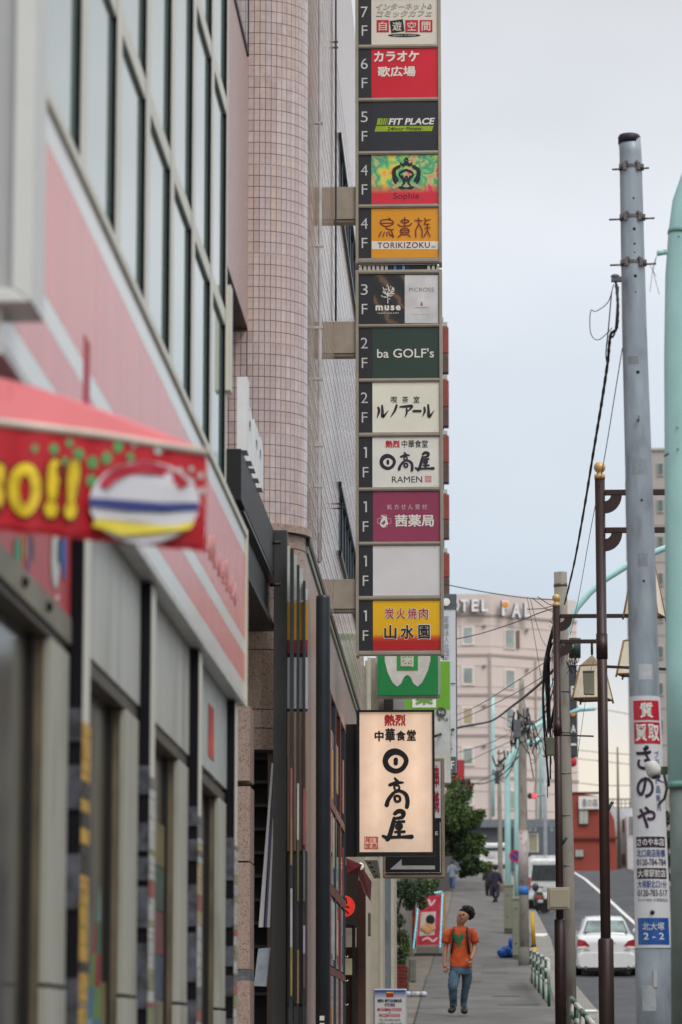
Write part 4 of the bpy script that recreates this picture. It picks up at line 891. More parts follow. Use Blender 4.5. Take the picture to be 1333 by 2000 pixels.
# ================================================================ BACKLIT RAMEN SIGN
DR = 39.0
rs = thing('ramen_sign', 'glowing warm white restaurant sign with black brush characters in a black frame', 'sign', (P(774, 1670, DR).x, DR+.1, P(774, 1670, DR).z))
bkm = M('frame_black', (24, 24, 27), .4, var=.1)
b_ = MB(); b_.box(P(697, 1500, DR).x, P(849, 1500, DR).x, DR+.012, DR+.26, P(770, 1671, DR).z, P(770, 1386, DR).z); part('cabinet', b_, bkm, rs, bevel=.006)
for a in ((697, 1386, 849, 1391), (697, 1664, 849, 1672), (697, 1391, 702.5, 1664), (845.5, 1391, 849, 1664)):
    b_ = MB(); rpx(b_, *a, DR-.02, .031); part('frame', b_, bkm, rs)
m = M('lit_face', (222, 200, 182), .35); t, b = nodes_of(m)
tcn = t.nodes.new('ShaderNodeTexCoord'); sp = t.nodes.new('ShaderNodeSeparateXYZ'); t.links.new(tcn.outputs['Object'], sp.inputs[0])
def mth(op, a=None, b_v=None, A=None, B=None):
    n = t.nodes.new('ShaderNodeMath'); n.operation = op
    if A is not None: t.links.new(A, n.inputs[0])
    elif a is not None: n.inputs[0].default_value = a
    if B is not None: t.links.new(B, n.inputs[1])
    elif b_v is not None: n.inputs[1].default_value = b_v
    return n.outputs[0]
# two vertical tubes behind the face
g = []
for cx in (-.235, .235):
    d = mth('ABSOLUTE', A=mth('SUBTRACT', A=sp.outputs['X'], b_v=cx)); g.append(mth('POWER', A=mth('SUBTRACT', a=1.0, B=mth('MINIMUM', A=mth('MULTIPLY', A=d, b_v=2.9), b_v=1.0)), b_v=1.6))
s_ = mth('ADD', A=g[0], B=g[1]); zz_ = mth('SUBTRACT', a=1.0, B=mth('POWER', A=mth('ABSOLUTE', A=mth('MULTIPLY', A=mth('SUBTRACT', A=sp.outputs['Z'], b_v=.98), b_v=1.12)), b_v=3.0))
zz_ = mth('MAXIMUM', A=zz_, b_v=0.0)
f_ = mth('ADD', A=mth('MULTIPLY', A=mth('MULTIPLY', A=s_, B=zz_), b_v=.30), b_v=.25)
b.inputs['Emission Color'].default_value = (1.0, .67, .45, 1); t.links.new(f_, b.inputs['Emission Strength'])
b_ = MB(); rpx(b_, 702, 1390, 846, 1665, DR, .01); rf = part('lit_face', b_, m, rs)
DRL = DR-.004
lett(rf, '熱烈', 751, 1395, 793, 1418, DRL, REDP, bold=.05); 
for i, (ch, x0, x1, y0, y1) in enumerate((('中', 732, 750, 1427, 1448), ('華', 753, 772, 1422, 1449), ('食', 774, 793, 1427, 1447), ('堂', 795, 813, 1425, 1447))): lett(rf, ch, x0, y0, x1, y1, DRL, BLACKP, bold=.05)
for ch, bx in (('日', (748, 1461, 799, 1511)), ('高', (751, 1519, 800, 1578)), ('屋', (747, 1581, 806, 1643))):
    b_ = MB(); brush(b_, ch, *bx, DRL); part('lettering', b_, BLACKP, rf)
seal(rf, 712.5, 1634, 739, 1658.5, DRL, M('seal_red2', (206, 44, 44), .5), 1.4)
b_ = MB(); b_.box(P(676, 1500, DR).x-.02, P(697.2, 1500, DR).x, DR+.08, DR+.2, P(690, 1672, DR).z, P(690, 1413, DR).z); part('wall_bracket', b_, bkm, rs, bevel=.004)
# ================================================================ OTHER PROJECTING SIGNS
def signbox(name, label, x0, y0, x1, y1, D, mat, fmat_, fw=4, depth=.25, bev=.01, group=None):
    t_ = thing(name, label, 'sign', (P((x0+x1)/2, y1, D).x, D+depth/2, P((x0+x1)/2, y1, D).z), group)
    b_ = MB(); rpx(b_, x0, y0, x1, y1, D+.012, depth); part('cabinet', b_, fmat_, t_, bevel=bev)
    b_ = MB(); rpx(b_, x0+fw, y0+fw, x1-fw, y1-fw, D, .02); f = part('face', b_, mat, t_, bevel=bev*.7)
    return t_, f
SIL = M('sign_silver', (176, 176, 170), .35, .4)
t_, f = signbox('tooth_sign', 'green dental sign with a white tooth shape under the sign column', 734, 1232, 860, 1363, 47, M('tooth_green', (28, 128, 66), .35, var=.05, emis=(28, 128, 66), estr=.08), SIL, 4, bev=.05)
b_ = MB(); stw = [(752, 1250), (752, 1290), (757, 1312), (767, 1333), (776, 1341), (784, 1335), (790, 1322), (796, 1318), (802, 1322), (808, 1335), (816, 1341), (825, 1333), (836, 1310), (841, 1290), (842, 1250)]
b_.poly([P(x, y, 46.994) for x, y in stw]); part('tooth_shape', b_, M('tooth_white', (214, 212, 206), .5), f)
b_ = MB(); rpx(b_, 776, 1262, 816.5, 1309, 46.985, .004); tg = part('green_square', b_, M('tooth_green2', (40, 150, 70), .5), f); lett(tg, '歯', 781, 1268, 810, 1303, 46.98, M('tooth_cream', (206, 208, 190), .5), bold=.04)
t_, f = signbox('pharmacy_sign', 'lime green and white sign partly behind the dental sign', 781, 1290, 880, 1530, 52, M('lime_sign', (104, 164, 44), .4, var=.04, emis=(104, 164, 44), estr=.06), M('sign_white_edge', (196, 198, 196), .5), 1, bev=.01)
b_ = MB(); rpx(b_, 806, 1330, 852, 1382, 51.99, .004); part('white_square', b_, WHITE, f); lett(f, '薬', 812, 1344, 846, 1376, 51.98, M('lime_ink', (104, 164, 44), .5), bold=.04)
b_ = MB(); rpx(b_, 782, 1387, 879, 1529, 51.988, .008); f2 = part('lower_panel', b_, M('sign_pale', (196, 198, 194), .5), t_)
b_ = MB(); b_.poly([P(862+10*math.cos(i*.4), 1391+10*math.sin(i*.4), 51.97) for i in range(16)]); part('grey_disc', b_, M('disc_grey', (70, 72, 70), .5), f); lett(f2, '専門店', 855, 1402, 876, 1409, 51.98, OUTL); lett(f, '予約', 856, 1388, 868, 1395, 51.96, WHITE)
t_, f = signbox('clinic_sign', 'tall narrow white clinic sign with dark frame behind the lime sign', 866, 1160, 892, 1512, 57, M('clinic_white', (196, 200, 206), .45, var=.03, emis=(196, 200, 206), estr=.05), M('clinic_frame', (60, 64, 66), .5), 2)
b_ = MB(); rpx(b_, 866, 1161, 891, 1190, 56.985, .01); part('dark_cap', b_, M('clinic_dark', (84, 92, 96), .5), f); b_ = MB(); rpx(b_, 866, 1478, 891, 1510, 56.985, .01); part('dark_cap', b_, M('clinic_dark', (84, 92, 96), .5), f)
b_ = MB(); b_.ball(P(872, 1176, 56.96), .07, 12, 6, sc_=(1, .05, 1)); part('logo', b_, WHITE, f)
lett(f, '医療法人社団形成会', 868, 1203, 877, 1322, 56.98, M('ink_slate', (90, 96, 104), .5), vertical=True)
b_ = MB(); rpx(b_, 868, 1334, 890, 1336, 56.98, .004); part('divider', b_, OUTL, f)
lett(f, '外科', 867, 1422, 884, 1472, 56.98, M('ink_slate', (90, 96, 104), .5), vertical=True, bold=.015); lett(f, '3F', 872, 1486, 888, 1502, 56.97, WHITE)
t_, f = signbox('arrow_sign', 'black sign with a pale arrow pointing left in a tan metal frame', 748, 1480, 868, 1714, 43, bkm, M('frame_tan', (150, 138, 118), .4, .3, var=.15), 6, depth=.3)
b_ = MB(); rpx(b_, 754, 1487, 861, 1598, 42.985, .01); f2 = part('white_panel', b_, M('arrow_pale', (206, 200, 204), .4), t_)
lett(f2, '串焼', 848, 1492, 858, 1590, 42.98, M('ink_ruby', (150, 30, 60), .5), vertical=True, bold=.05)
b_ = MB(); b_.poly([P(x, y, 42.994) for x, y in ((762, 1698), (785, 1678), (785, 1690.5), (850, 1690.5), (850, 1698))]); part('arrow', b_, M('arrow_silver', (168, 170, 172), .4), f)
b_ = MB()
for a in ((750, 1704.2, 860.5, 1705), (860, 1606, 860.8, 1704)): rpx(b_, *a, 42.99, .004)
part('pinstripe', b_, M('pin_white', (200, 200, 200), .4), f); lett(f, 'E', 851, 1624, 856, 1631, 42.985, WHITE)
# far red-brown stacked sign
fs = thing('stacked_sign', 'column of red brown sign boxes showing past the right edge of the sign column', 'sign', (P(870, 1160, 66).x, 66.2, P(870, 1160, 66).z))
for y0, y1 in ((638, 728), (742, 833), (850, 943), (965, 1052), (1080, 1162)):
    b_ = MB(); rpx(b_, 850, y0, 876.5+(y0-638)*.004, y1-(y1-y0)*.42, 66, .25); bx_ = part('sign_box', b_, M('box_redbrown', (132, 60, 50), .5, var=.15), fs, bevel=.02)
    b_ = MB(); rpx(b_, 850, y1-(y1-y0)*.42+.3, 876.5+(y0-638)*.004, y1, 66.0, .25); part('lower_half', b_, M('box_darkbrown', (84, 62, 56), .5, var=.3, scale=3), bx_, bevel=.02)
    b_ = MB(); rpx(b_, 852, y0-9, 874, y0-1, 66.05, .15); part('spacer', b_, SIL, bx_)
b_ = MB(); rpx(b_, 846, 620, 866, 1170, 66.3, .1); part('mast', b_, M('mast_grey', (110, 100, 96), .5), fs)
# ================================================================ SHOPS BEYOND THE TILED CORNER
wc = MB(); W_ = lambda D, o=0: wx(D)+o
shop = thing('restaurant_front', 'red brown framed glazed restaurant front under the tiled side wall', 'shopfront', (-1.6, 36, .5))
fr_r = M('frame_redbrown', (112, 52, 44), .4, var=.2); fr_b = M('frame_slate', (48, 56, 68), .4)
bkp = MB(); wallquad(bkp, 32.6, 46.4, -.7, zr(1210), -.25, .1); part('interior_wall', bkp, M('interior_amber', (120, 88, 56), .7, var=.5, scale=1.2, stretch=(1, 2.5, 1)), shop)
for y0, y1 in ((2.45, 2.54), (1.55, 1.66), (.72, .80)):
    b_ = MB(); wallquad(b_, 32.7, 38.6, 1.5+y0, 1.5+y1, .006, .12); part('rail', b_, fr_r, shop)
for k in range(5):
    D = 32.7+k*1.45; b_ = MB(); wallquad(b_, D, D+.14, -.6, zr(1212), .007, .12); part('frame', b_, fr_r if k % 2 else fr_b, shop)
random.seed(12)
gc = [(196, 190, 170), (150, 168, 176), (200, 150, 70), (170, 60, 60), (86, 130, 96), (190, 196, 196), (60, 66, 74), (206, 130, 110)]
for k in range(4):
    D = 32.8+k*1.45
    for zb, zt2 in ((-.5, .78), (.82, 1.53), (1.68, 2.43), (2.56, 3.3)):
        b_ = MB(); wallquad(b_, D+.15, D+1.44, 1.5+zb, 1.5+zt2, -.005, .02); pn_ = part('glass_pane', b_, M('shop_glass', (70, 80, 84), .06, var=.3, spec=.8), shop)
        for q in range(3):
            if random.random() < .7:
                c = random.choice(gc); d0 = D+.1+q*.4; z0 = 1.5+zb+random.uniform(.02, .2); z1 = min(1.5+zt2-.03, z0+random.uniform(.3, 1.0))
                b_ = MB(); wallquad(b_, d0, d0+random.uniform(.12, .34), z0, z1, .000, .004); part('poster', b_, M('shop_%d_%d_%d' % c, c, .35, var=.25, scale=9), pn_)
# dark entry bay with red lamp, awning, porch
b_ = MB(); b_.box(-2.6, -1.64, 38.6, 39.4, -.6, 1.5+2.9); solo('dark_bay', b_, M('bay_dark', (30, 30, 32), .6), 'dark recessed bay between restaurant windows and red awning', 'bay')
aw2 = thing('red_awning', 'small dark red cloth awning beside the black sign bracket', 'awning', (-1.5, 41, 3))
b_ = MB(); q = [P(676, 1676, 41), P(706, 1690, 41.2), P(726, 1722, 43.5), P(724, 1760, 43.6), P(711, 1742, 42.2), P(700, 1708, 41.3), P(678, 1706, 41)]; b_.prism(q, (0, .06, 0)); part('cloth', b_, M('awning_maroon', (112, 30, 40), .8, var=.2), aw2)
b_ = MB(); b_.tube([P(676, 1674, 40.9), P(708, 1690, 41.1)], .008, 6); part('rod', b_, ALU, aw2)
b_ = MB(); b_.ball(P(704, 1692, 41.3), .047, 16, 10); solo('globe_lamp', b_, M('globe_white', (226, 224, 206), .3, emis=(240, 235, 215), estr=.35), 'round white globe lamp at the tip of the red awning', 'lamp')
rl = thing('round_sign', 'glowing round orange red sign in the dark entrance', 'sign', P(674, 1770, 42.5))
b_ = MB(); c = P(673, 1770, 42.5); b_.tube([(c.x, 42.44, c.z), (c.x, 42.56, c.z)], 20.5/FPX*42.5, 28); dk_ = part('disc', b_, M('neon_red', (232, 60, 44), .4, emis=(230, 60, 44), estr=.45), rl)
b_ = MB(); stroke(b_, [(676, 1754, 2.5), (678, 1765, 2.5)], 42.43, 0); stroke(b_, [(672, 1770, 3), (682, 1772, 3)], 42.43, 1); stroke(b_, [(675, 1778, 3), (681, 1784, 2.5)], 42.43, 2); part('mark', b_, BLACKP, dk_)
pc = thing('porch', 'brown entrance porch wall with narrow glass display beside the pale pilasters', 'porch', (-1.7, 43, .5))
b_ = MB(); b_.box(-3, P(700, 1800, 44).x, 44, 44.2, -.4, P(700, 1850, 44).z); part('display_glass', b_, M('display_dark', (64, 52, 44), .1, var=.4, scale=3), pc)
b_ = MB(); rpx(b_, 688, 1808, 694, 2090, 43.9, .06); part('door_post', b_, BLACKP, pc); b_ = MB(); rpx(b_, 640, 1806, 690, 1812, 43.9, .06); part('door_head', b_, BLACKP, pc)
b_ = MB(); rpx(b_, 697, 1720, 714, 2090, 44.25, .2); part('brown_wall', b_, M('wall_brown', (92, 66, 58), .6, var=.1, bump=.2), pc)
b_ = MB(); rpx(b_, 640, 1690, 700, 1812, 45.2, .1); part('transom_wall', b_, M('wall_darkbrown', (52, 44, 40), .6), pc)
b_ = MB(); rpx(b_, 673, 1872, 688, 1904, 43.85, .02); part('menu_board', b_, M('menu_cream', (196, 192, 160), .5), pc)
b_ = MB()
for y in (1868, 1915, 1962): b_.tube([P(674, y-2, 43.8), P(677, y+2, 43.8), P(681, y-1, 43.8)], .006, 6)
part('lamp_hook', b_, M('hook_shine', (230, 225, 215), .2, .6), pc)
# pale building with pilasters
pb = thing('pale_building', 'pale building with stone pilasters and a grey recess beyond the restaurant', 'building', (-2, 50, .5))
pal = M('stone_pale', (176, 170, 154), .7, var=.08, bump=.15, scale=3)
def blockwall(nm, x0, x1, y0, y1, D, mat, dep=1.0, n=1, **k):
    for i in range(n):
        ya, yb = y0+(y1-y0)*i/n, y0+(y1-y0)*(i+1)/n
        b_ = MB(); a = P(x0, yb, D); c = P(x1, ya, D); b_.box(a.x, c.x, D, D+dep, a.z+(.004 if n > 1 else 0), c.z-(.004 if n > 1 else 0)); part(nm, b_, mat, pb, **k)
blockwall('pilaster', 714, 722, 1290, 2090, 46.9, M('stone_cream', (190, 184, 168), .6, var=.06), .5)
blockwall('pilaster', 722.3, 738, 1285, 2090, 47.6, M('stone_tan', (168, 160, 142), .7, var=.08), 1, n=1)
blockwall('pilaster', 738.4, 748, 1500, 2090, 50.0, pal, 1)
blockwall('recess', 748, 760, 1500, 2090, 52.5, M('recess_slate', (104, 112, 118), .5, var=.1), 1)
blockwall('pilaster', 760, 769.5, 1700, 2090, 56, pal, 2)
b_ = MB(); rpx(b_, 718, 1284, 724, 1400, 46.6, .2); rpx(b_, 711, 1300, 714, 1400, 46.7, .1); part('drain_pipe', b_, M('pipe_cream', (206, 204, 190), .5), pb)
b_ = MB(); rpx(b_, 724, 1286, 790, 1402, 48.2, .2); part('upper_wall', b_, M('upper_grey', (160, 160, 158), .6), pb)
b_ = MB(); rpx(b_, 750, 1345, 768, 1400, 47.9, .2); part('dark_opening', b_, M('open_dark', (60, 56, 56), .6), pb)
b_ = MB(); rpx(b_, 747.5, 1794, 752, 1830, 52.3, .15); part('notice', b_, BLACKP, pb)
b_ = MB(); rpx(b_, 719, 1782, 724.5, 1829, 46.6, .1); part('meter', b_, M('meter_brown', (96, 88, 78), .6), pb, bevel=.02)
sgp = MB(); q = [P(712, 1680, 45), P(738, 1680, 45.2), P(744, 1715, 46), P(731, 1716, 46)]; sgp.prism(q, (0, .05, 0)); sp_ = solo('slanted_panel', sgp, M('panel_offwhite', (176, 176, 164), .5, var=.15), 'off white slanted sign panel under the arrow sign', 'panel')
for i in range(4):
    b_ = MB(); x = 719+i*4.5; y = 1684+i*8.5; rpx(b_, x, y, x+6, y+3, 44.94, .004); part('lettering', b_, BLACKP, sp_)
# downpipes on the tiled side wall
def xw(px, D): return 0
dp = MB(); D = 30.6; x = P(620, 800, D).x
pts = [(wx(D)+.04, D, z_) for z_ in (zr(1040, D), 6, 8, 10, 12, 14)]; dp.tube(pts, .018, 8); dp.tube([(p[0]-.01, D+.07, p[2]) for p in pts], .012, 8)
for y in (240, 480, 640, 740, 870, 950): z_ = ZX(-1.5, D, y); dp.box(wx(D), wx(D)+.07, D-.02, D+.02, z_-.012, z_+.012)
solo('drain_pipe', dp, M('pipe_white', (190, 186, 184), .4, var=.25, scale=4), 'pale downpipe clipped to the tiled wall just past the rounded corner', 'pipe')
dp = MB(); D = 35.1; zz1 = [ZX(-1.5, D, y) for y in (627, 500, 300, 100, -60)]
dp.tube([(wx(D)+.025, D, z_) for z_ in zz1], .011, 8)
for y in (82, 93): z_ = ZX(-1.5, D, y); dp.box(wx(D), wx(D)+.05, D-.01, D+.01, z_-.008, z_+.008)
solo('cable_conduit', dp, M('conduit_dark', (60, 58, 66), .5), 'thin dark conduit running up the wall beside the sign brackets', 'conduit')
dp = MB(); D = 36.2
for y in (984, 993, 694): z_ = ZX(-1.52, D, y); dp.tube([(wx(D), D, z_), (wx(D)+.09, D, z_)], .008, 6)
solo('wall_hooks', dp, M('conduit_dark', (60, 58, 66), .5), 'small metal hooks on the tiled wall beside the lower window', 'hook')
# ================================================================ BACKGROUND BUILDINGS
DH = 246.0
ht = thing('hotel', 'pink tiled hotel with large roof letters at the end of the street', 'building', (1, 250, G(246)))
hw = M('hotel_pink', (214, 200, 194), .7, var=.03, scale=.6)
xa, xb = P(840, 1400, DH).x, P(960, 1400, DH).x
xc, yc = xb+6.6, DH+4.2
zh = lambda y: P(930, y, DH).z
b_ = MB(); top_, bot_ = zh(1160), zh(1608)
foot = [(xa, DH), (xb, DH), (xc, yc), (xc, DH+24), (xa, DH+24)]
b_.loft([[(x, y, bot_) for x, y in foot], [(x, y, top_) for x, y in foot]], sm=False); part('wall', b_, hw, ht)
def onB(px):   # point on the oblique wing at pixel column
    # intersect column ray with the line (xb,DH)-(xc,yc)
    k = (px-935)/FPX; t = (k*DH-xb)/((xc-xb)-k*(yc-DH)); return xb+(xc-xb)*t, DH+(yc-DH)*t
band = M('hotel_band', (168, 154, 148), .7)
for y in (1202, 1279, 1357, 1436, 1518):
    b_ = MB(); z_ = zh(y); o2 = [(xa, DH-.08), (xb, DH-.08), (xc+.05, yc-.08), (xc+.05, yc+.1), (xb, DH+.1), (xa, DH+.1)]
    b_.loft([[(x, q, z_-.09) for x, q in o2], [(x, q, z_+.09) for x, q in o2]], sm=False); part('string_course', b_, band, ht)
thin = M('hotel_joint', (196, 176, 172), .7)
for y in (1222, 1262, 1300, 1341, 1378, 1420, 1458, 1500, 1545, 1580):
    b_ = MB(); z_ = zh(y); o2 = [(xa, DH-.03), (xb, DH-.03), (xc+.02, yc-.03), (xc+.02, yc+.1), (xb, DH+.1), (xa, DH+.1)]
    b_.loft([[(x, q, z_-.025) for x, q in o2], [(x, q, z_+.025) for x, q in o2]], sm=False); part('joint', b_, thin, ht)
b_ = MB(); rpx(b_, 957, 1275, 959.5, 1608, DH-.12, .15); part('downpipe', b_, band, ht)
x, y = onB(1052); b_ = MB(); b_.box(x-.06, x+.06, y-.15, y, bot_, zh(1285)); part('downpipe', b_, band, ht)
wfm = M('hotel_frame', (224, 218, 210), .5); wgm = [M('hotel_glass', (150, 160, 158), .1, var=.3, scale=.6), M('hotel_blind', (176, 158, 130), .5)]
for r in range(5):
    y = 1226+r*78.5
    f = MB(); rpx(f, 902, y-4, 927, y+34, DH-.1, .16); w_ = part('window', f, wfm, ht); p = MB(); rpx(p, 906.5, y, 922.5, y+29, DH-.13, .05); part('pane', p, wgm[1 if r == 2 else 0], w_)
    for px, wd, h in ((992, 17, 33), (1062, 8, 30)):
        if px == 1062 and r != 1: continue
        (x0, y0), (x1, y1) = onB(px), onB(px+wd)
        z0, z1 = P(px, y+6+h, y0).z, P(px, y+4, y0).z; n = Vector((y1-y0, -(x1-x0), 0)).normalized()
        def slab(e, o, t):
            d = Vector((x1-x0, y1-y0, 0)).normalized(); a = Vector((x0, y0, 0))-d*e+n*o; b = Vector((x1, y1, 0))+d*e+n*o; m = MB()
            m.hexa([(a.x, a.y, z0-e), (b.x, b.y, z0-e), (b.x-n.x*t, b.y-n.y*t, z0-e), (a.x-n.x*t, a.y-n.y*t, z0-e), (a.x, a.y, z1+e), (b.x, b.y, z1+e), (b.x-n.x*t, b.y-n.y*t, z1+e), (a.x-n.x*t, a.y-n.y*t, z1+e)]); return m
        w_ = part('window', slab(.09, .1, .16), wfm, ht); part('pane', slab(-.03, .13, .05), wgm[0], w_)
x, y = onB(1018); b_ = MB(); b_.box(x-.12, x+.12, y-.2, y, P(1018, 1266, y).z, P(1018, 1232, y).z); part('vent_grille', b_, M('grille_brown', (120, 100, 90), .6), ht)
for y in (1224, 1302, 1380, 1458):
    for px_ in (946, 1030):
        b_ = MB()
        if px_ < 960: c_ = P(px_, y, DH-.1)
        else:
            x_, y_ = onB(px_); c_ = P(px_, y+8, y_-.1)
        b_.ball(c_, .11, 10, 6, sc_=(1, .7, 1)); b_.box(c_.x-.13, c_.x+.13, c_.y-.1, c_.y+.1, c_.z+.02, c_.z+.14); part('vent_hood', b_, M('vent_grey', (150, 142, 138), .5), ht)
LW = M('hotel_letter', (236, 238, 240), .5); LSD = M('hotel_letter_side', (60, 60, 64), .6)
def chan(body, x0, x1, y0, y1, D, mat=LW, shear=0):
    o = P(x0, y1, D-.5); b = P(x1, y0, D-.5); m = MB(); text_mb(m, body, Vector((o.x-.12, D-.45, o.z-.04)), UX, UZ, b.x-o.x, b.z-o.z, bold=.05, shear=shear, extr=.2); s_ = part('letter', m, LSD, ht)
    m = MB(); text_mb(m, body, Vector((o.x, D-.67, o.z)), UX, UZ, b.x-o.x, b.z-o.z, bold=.03, shear=shear); part('letter_face', m, mat, s_)
for ch, x0, x1 in (('H', 866, 880), ('O', 884, 897), ('T', 900, 915), ('E', 922, 935), ('L', 941, 954)): chan(ch, x0, x1, 1171, 1195, DH)
for ch, px, w, y0, y1 in (('P', 981, 15, 1173, 1203), ('A', 1000, 18, 1178, 1207), ('L', 1025, 12, 1177, 1206)):
    D = onB(px)[1]; chan(ch, px, px+w, y0, y1, D)
b_ = MB(); q = onB(985)[1]; b_.ball(P(988, 1181, q-.8), .25, 12, 6, sc_=(1, .1, 1)); part('letter_dot', b_, M('dot_orange', (236, 150, 40), .5), ht)
b_ = MB(); o2 = [(xa, DH-.6), (xb+.4, DH-.6), (xc+.6, yc-.6), (xc+.6, DH+20), (xa, DH+20)]; b_.loft([[(x, q, zh(1700)) for x, q in o2], [(x, q, zh(1612)) for x, q in o2]], sm=False); part('podium', b_, M('podium_slate', (88, 94, 104), .7, var=.06), ht)
b_ = MB(); rpx(b_, 890, 1600, 1090, 1616, DH-1.2, .6); part('podium_band', b_, M('podium_band', (112, 118, 126), .6), ht)
for x0, x1, y0, y1 in ((928, 948, 1634, 1648), (1034, 1050, 1630, 1662)):
    f = MB(); rpx(f, x0-2, y0-2, x1+2, y1+2, DH-.8, .15); w_ = part('window', f, wfm, ht); p = MB(); rpx(p, x0, y0, x1, y1, DH-.83, .05); part('pane', p, M('lit_shop', (150, 146, 120), .4), w_)
for x in (1036, 1046, 1078): b_ = MB(); rpx(b_, x-3, 1616, x+3, 1624, DH-1.2, .3); part('wall_lamp', b_, M('lamp_case', (120, 136, 140), .5), ht)
# grey apartment tower right
at = thing('apartment_block', 'pale grey apartment block with small square windows behind the poles at the right', 'building', (15, 290, G(280)))
aw_ = M('apartment_grey', (168, 162, 158), .7, var=.04, scale=.5)
b_ = MB(); a = P(1252, 1720, 282); c = P(1360, 876, 282); b_.box(a.x, c.x, 282, 300, a.z, c.z); part('wall', b_, aw_, at)
b_ = MB(); rpx(b_, 1250, 874, 1362, 879, 281.8, 3); part('parapet', b_, M('apartment_trim', (184, 180, 176), .6), at)
for r in range(11):
    y = 905+r*71.5
    b_ = MB(); rpx(b_, 1253, y+49, 1359, y+50, 281.95, .2); part('joint', b_, M('apartment_joint', (142, 136, 132), .7), at)
    for x in (1262, 1286, 1312, 1336):
        f = MB(); rpx(f, x-1.5, y-2, x+10.5, y+24, 281.85, .2); w_ = part('window', f, M('apartment_trim', (184, 180, 176), .6), at); p = MB(); rpx(p, x, y, x+9, y+21, 281.8, .06); part('pane', p, M('apartment_glass', (92, 108, 108), .15, var=.3), w_)
# red building
rb = thing('red_building', 'brick red two storey building with a white calligraphy sign', 'building', (5, 205, G(200)))
rw_ = M('wall_red', (150, 66, 52), .7, var=.06, scale=.5)
b_ = MB(); out = [(1112, 1706), (1112, 1549), (1150, 1552), (1178, 1556), (1190, 1580), (1200, 1600), (1204, 1640), (1206, 1706)]
b_.prism([P(x, y, 205) for x, y in out], (0, 12, 0)); part('wall', b_, rw_, rb)
b_ = MB(); rpx(b_, 1112, 1546.5, 1180, 1549, 204.9, 1); part('roof_edge', b_, M('roof_dark', (90, 54, 48), .7), rb)
for x0, x1, y0, y1 in ((1132, 1149, 1583, 1609), (1124, 1140, 1660, 1673), (1180, 1189, 1657, 1690)):
    f = MB(); rpx(f, x0-1, y0-1, x1+1, y1+1, 204.85, .2); w_ = part('window', f, M('rb_frame', (90, 84, 78), .5), rb)
    k = 2 if x1-x0 > 12 else 1
    for q in range(k): p = MB(); rpx(p, x0+(x1-x0)*q/k+.4, y0, x0+(x1-x0)*(q+1)/k-.4, y1, 204.8, .05); part('pane', p, M('rb_glass', (160, 168, 158), .2, var=.25, scale=.7), w_)
b_ = MB(); rpx(b_, 1131, 1555, 1172, 1580, 204.7, .2); sg_ = part('sign_board', b_, WHITE, rb); lett(sg_, '書の森', 1137, 1560, 1168, 1576, 204.65, OUTL, bold=-.005)
b_ = MB(); b_.box(P(1112, 1650, 204.8).x, P(1206, 1650, 204.8).x, 204.8, 204.95, P(1150, 1637, 204.8).z-.04, P(1150, 1636, 204.8).z+.04); part('belt', b_, M('belt_red', (120, 52, 44), .7), rb)
# white house
wh = thing('white_house', 'white rendered house with roof railing behind the thin pole', 'building', (9, 214, G(214)))
wm_ = M('render_white', (190, 196, 200), .7, var=.04)
b_ = MB(); a = P(1188, 1704, 214); c = P(1250, 1578, 214); b_.box(a.x, c.x, 214, 226, a.z, c.z); part('wall', b_, wm_, wh)
b_ = MB(); a = P(1226, 1704, 211); c = P(1262, 1592, 211); b_.box(a.x, c.x, 211, 213.9, a.z, c.z); part('wing', b_, M('render_white2', (206, 210, 212), .7), wh)
for x0, x1, y0, y1 in ((1216, 1222, 1600, 1624), (1215, 1221, 1668, 1688)):
    p = MB(); rpx(p, x0, y0, x1, y1, 213.9, .15); part('window', p, M('window_brown', (100, 86, 66), .3, var=.4), wh)
b_ = MB()
for y in (1560, 1569, 1577): b_.tube([P(1190, y, 214.5), P(1236, y, 214.5)], .03, 5)
for x in range(1190, 1240, 8): b_.tube([P(x, 1560, 214.5), P(x, 1579, 214.5)], .03, 5)
part('railing', b_, M('rail_steel', (120, 122, 120), .5, .4), wh)
b_ = MB()
for k in range(9): rpx(b_, 1230, 1595+k*4, 1240, 1596.5+k*4, 210.9, .1)
part('louvre', b_, M('louvre_grey', (150, 156, 158), .6), wh, kind='stuff')
# left far row of low houses closing the view behind the tree
lr = thing('dark_house', 'dark red and grey low house behind the street tree', 'building', (-5, 150, G(150)))
b_ = MB(); a = P(850, 1700, 150); c = P(894, 1500, 150); b_.box(a.x-6, c.x-.2, 150, 160, a.z-1, c.z-1.2); part('wall', b_, M('wall_charcoal', (84, 80, 78), .7), lr)
b_ = MB(); rpx(b_, 890, 1484, 906, 1542, 149.5, .3); part('banner', b_, M('banner_red', (176, 40, 50), .6), lr)
b_ = MB(); rpx(b_, 906, 1484, 907, 1560, 149.5, .2); part('pole', b_, OUTL, lr)
lh = MB()
for k in range(6):
    D = 64+k*9
    xw_ = -1.95-.05*k; lh.box(-6, xw_-.25*(k % 2), D, D+8.9, -.3+G(D)-1.5, G(D)+2.0+.7*(k % 3))
    o = MB(); o.box(-6, xw_-.25*(k % 2), D, D+8.9, G(D)-1, G(D)+2.0+.7*(k % 3)); solo('low_shop', o, M('low_shop_%d' % k, [(120, 112, 100), (96, 92, 88), (140, 132, 118), (108, 100, 96), (126, 118, 110), (100, 98, 96)][k], .7, var=.2), ['narrow tan shop wall behind the brick planter', 'dark grey shop wall beyond the brick planter', 'beige shop wall left of the ice cream sign', 'brown grey shop wall beyond the ice cream sign', 'low tan wall hidden by the street tree', 'low grey wall under the far end of the street tree'][k], 'building', 'low shop walls along the left pavement')
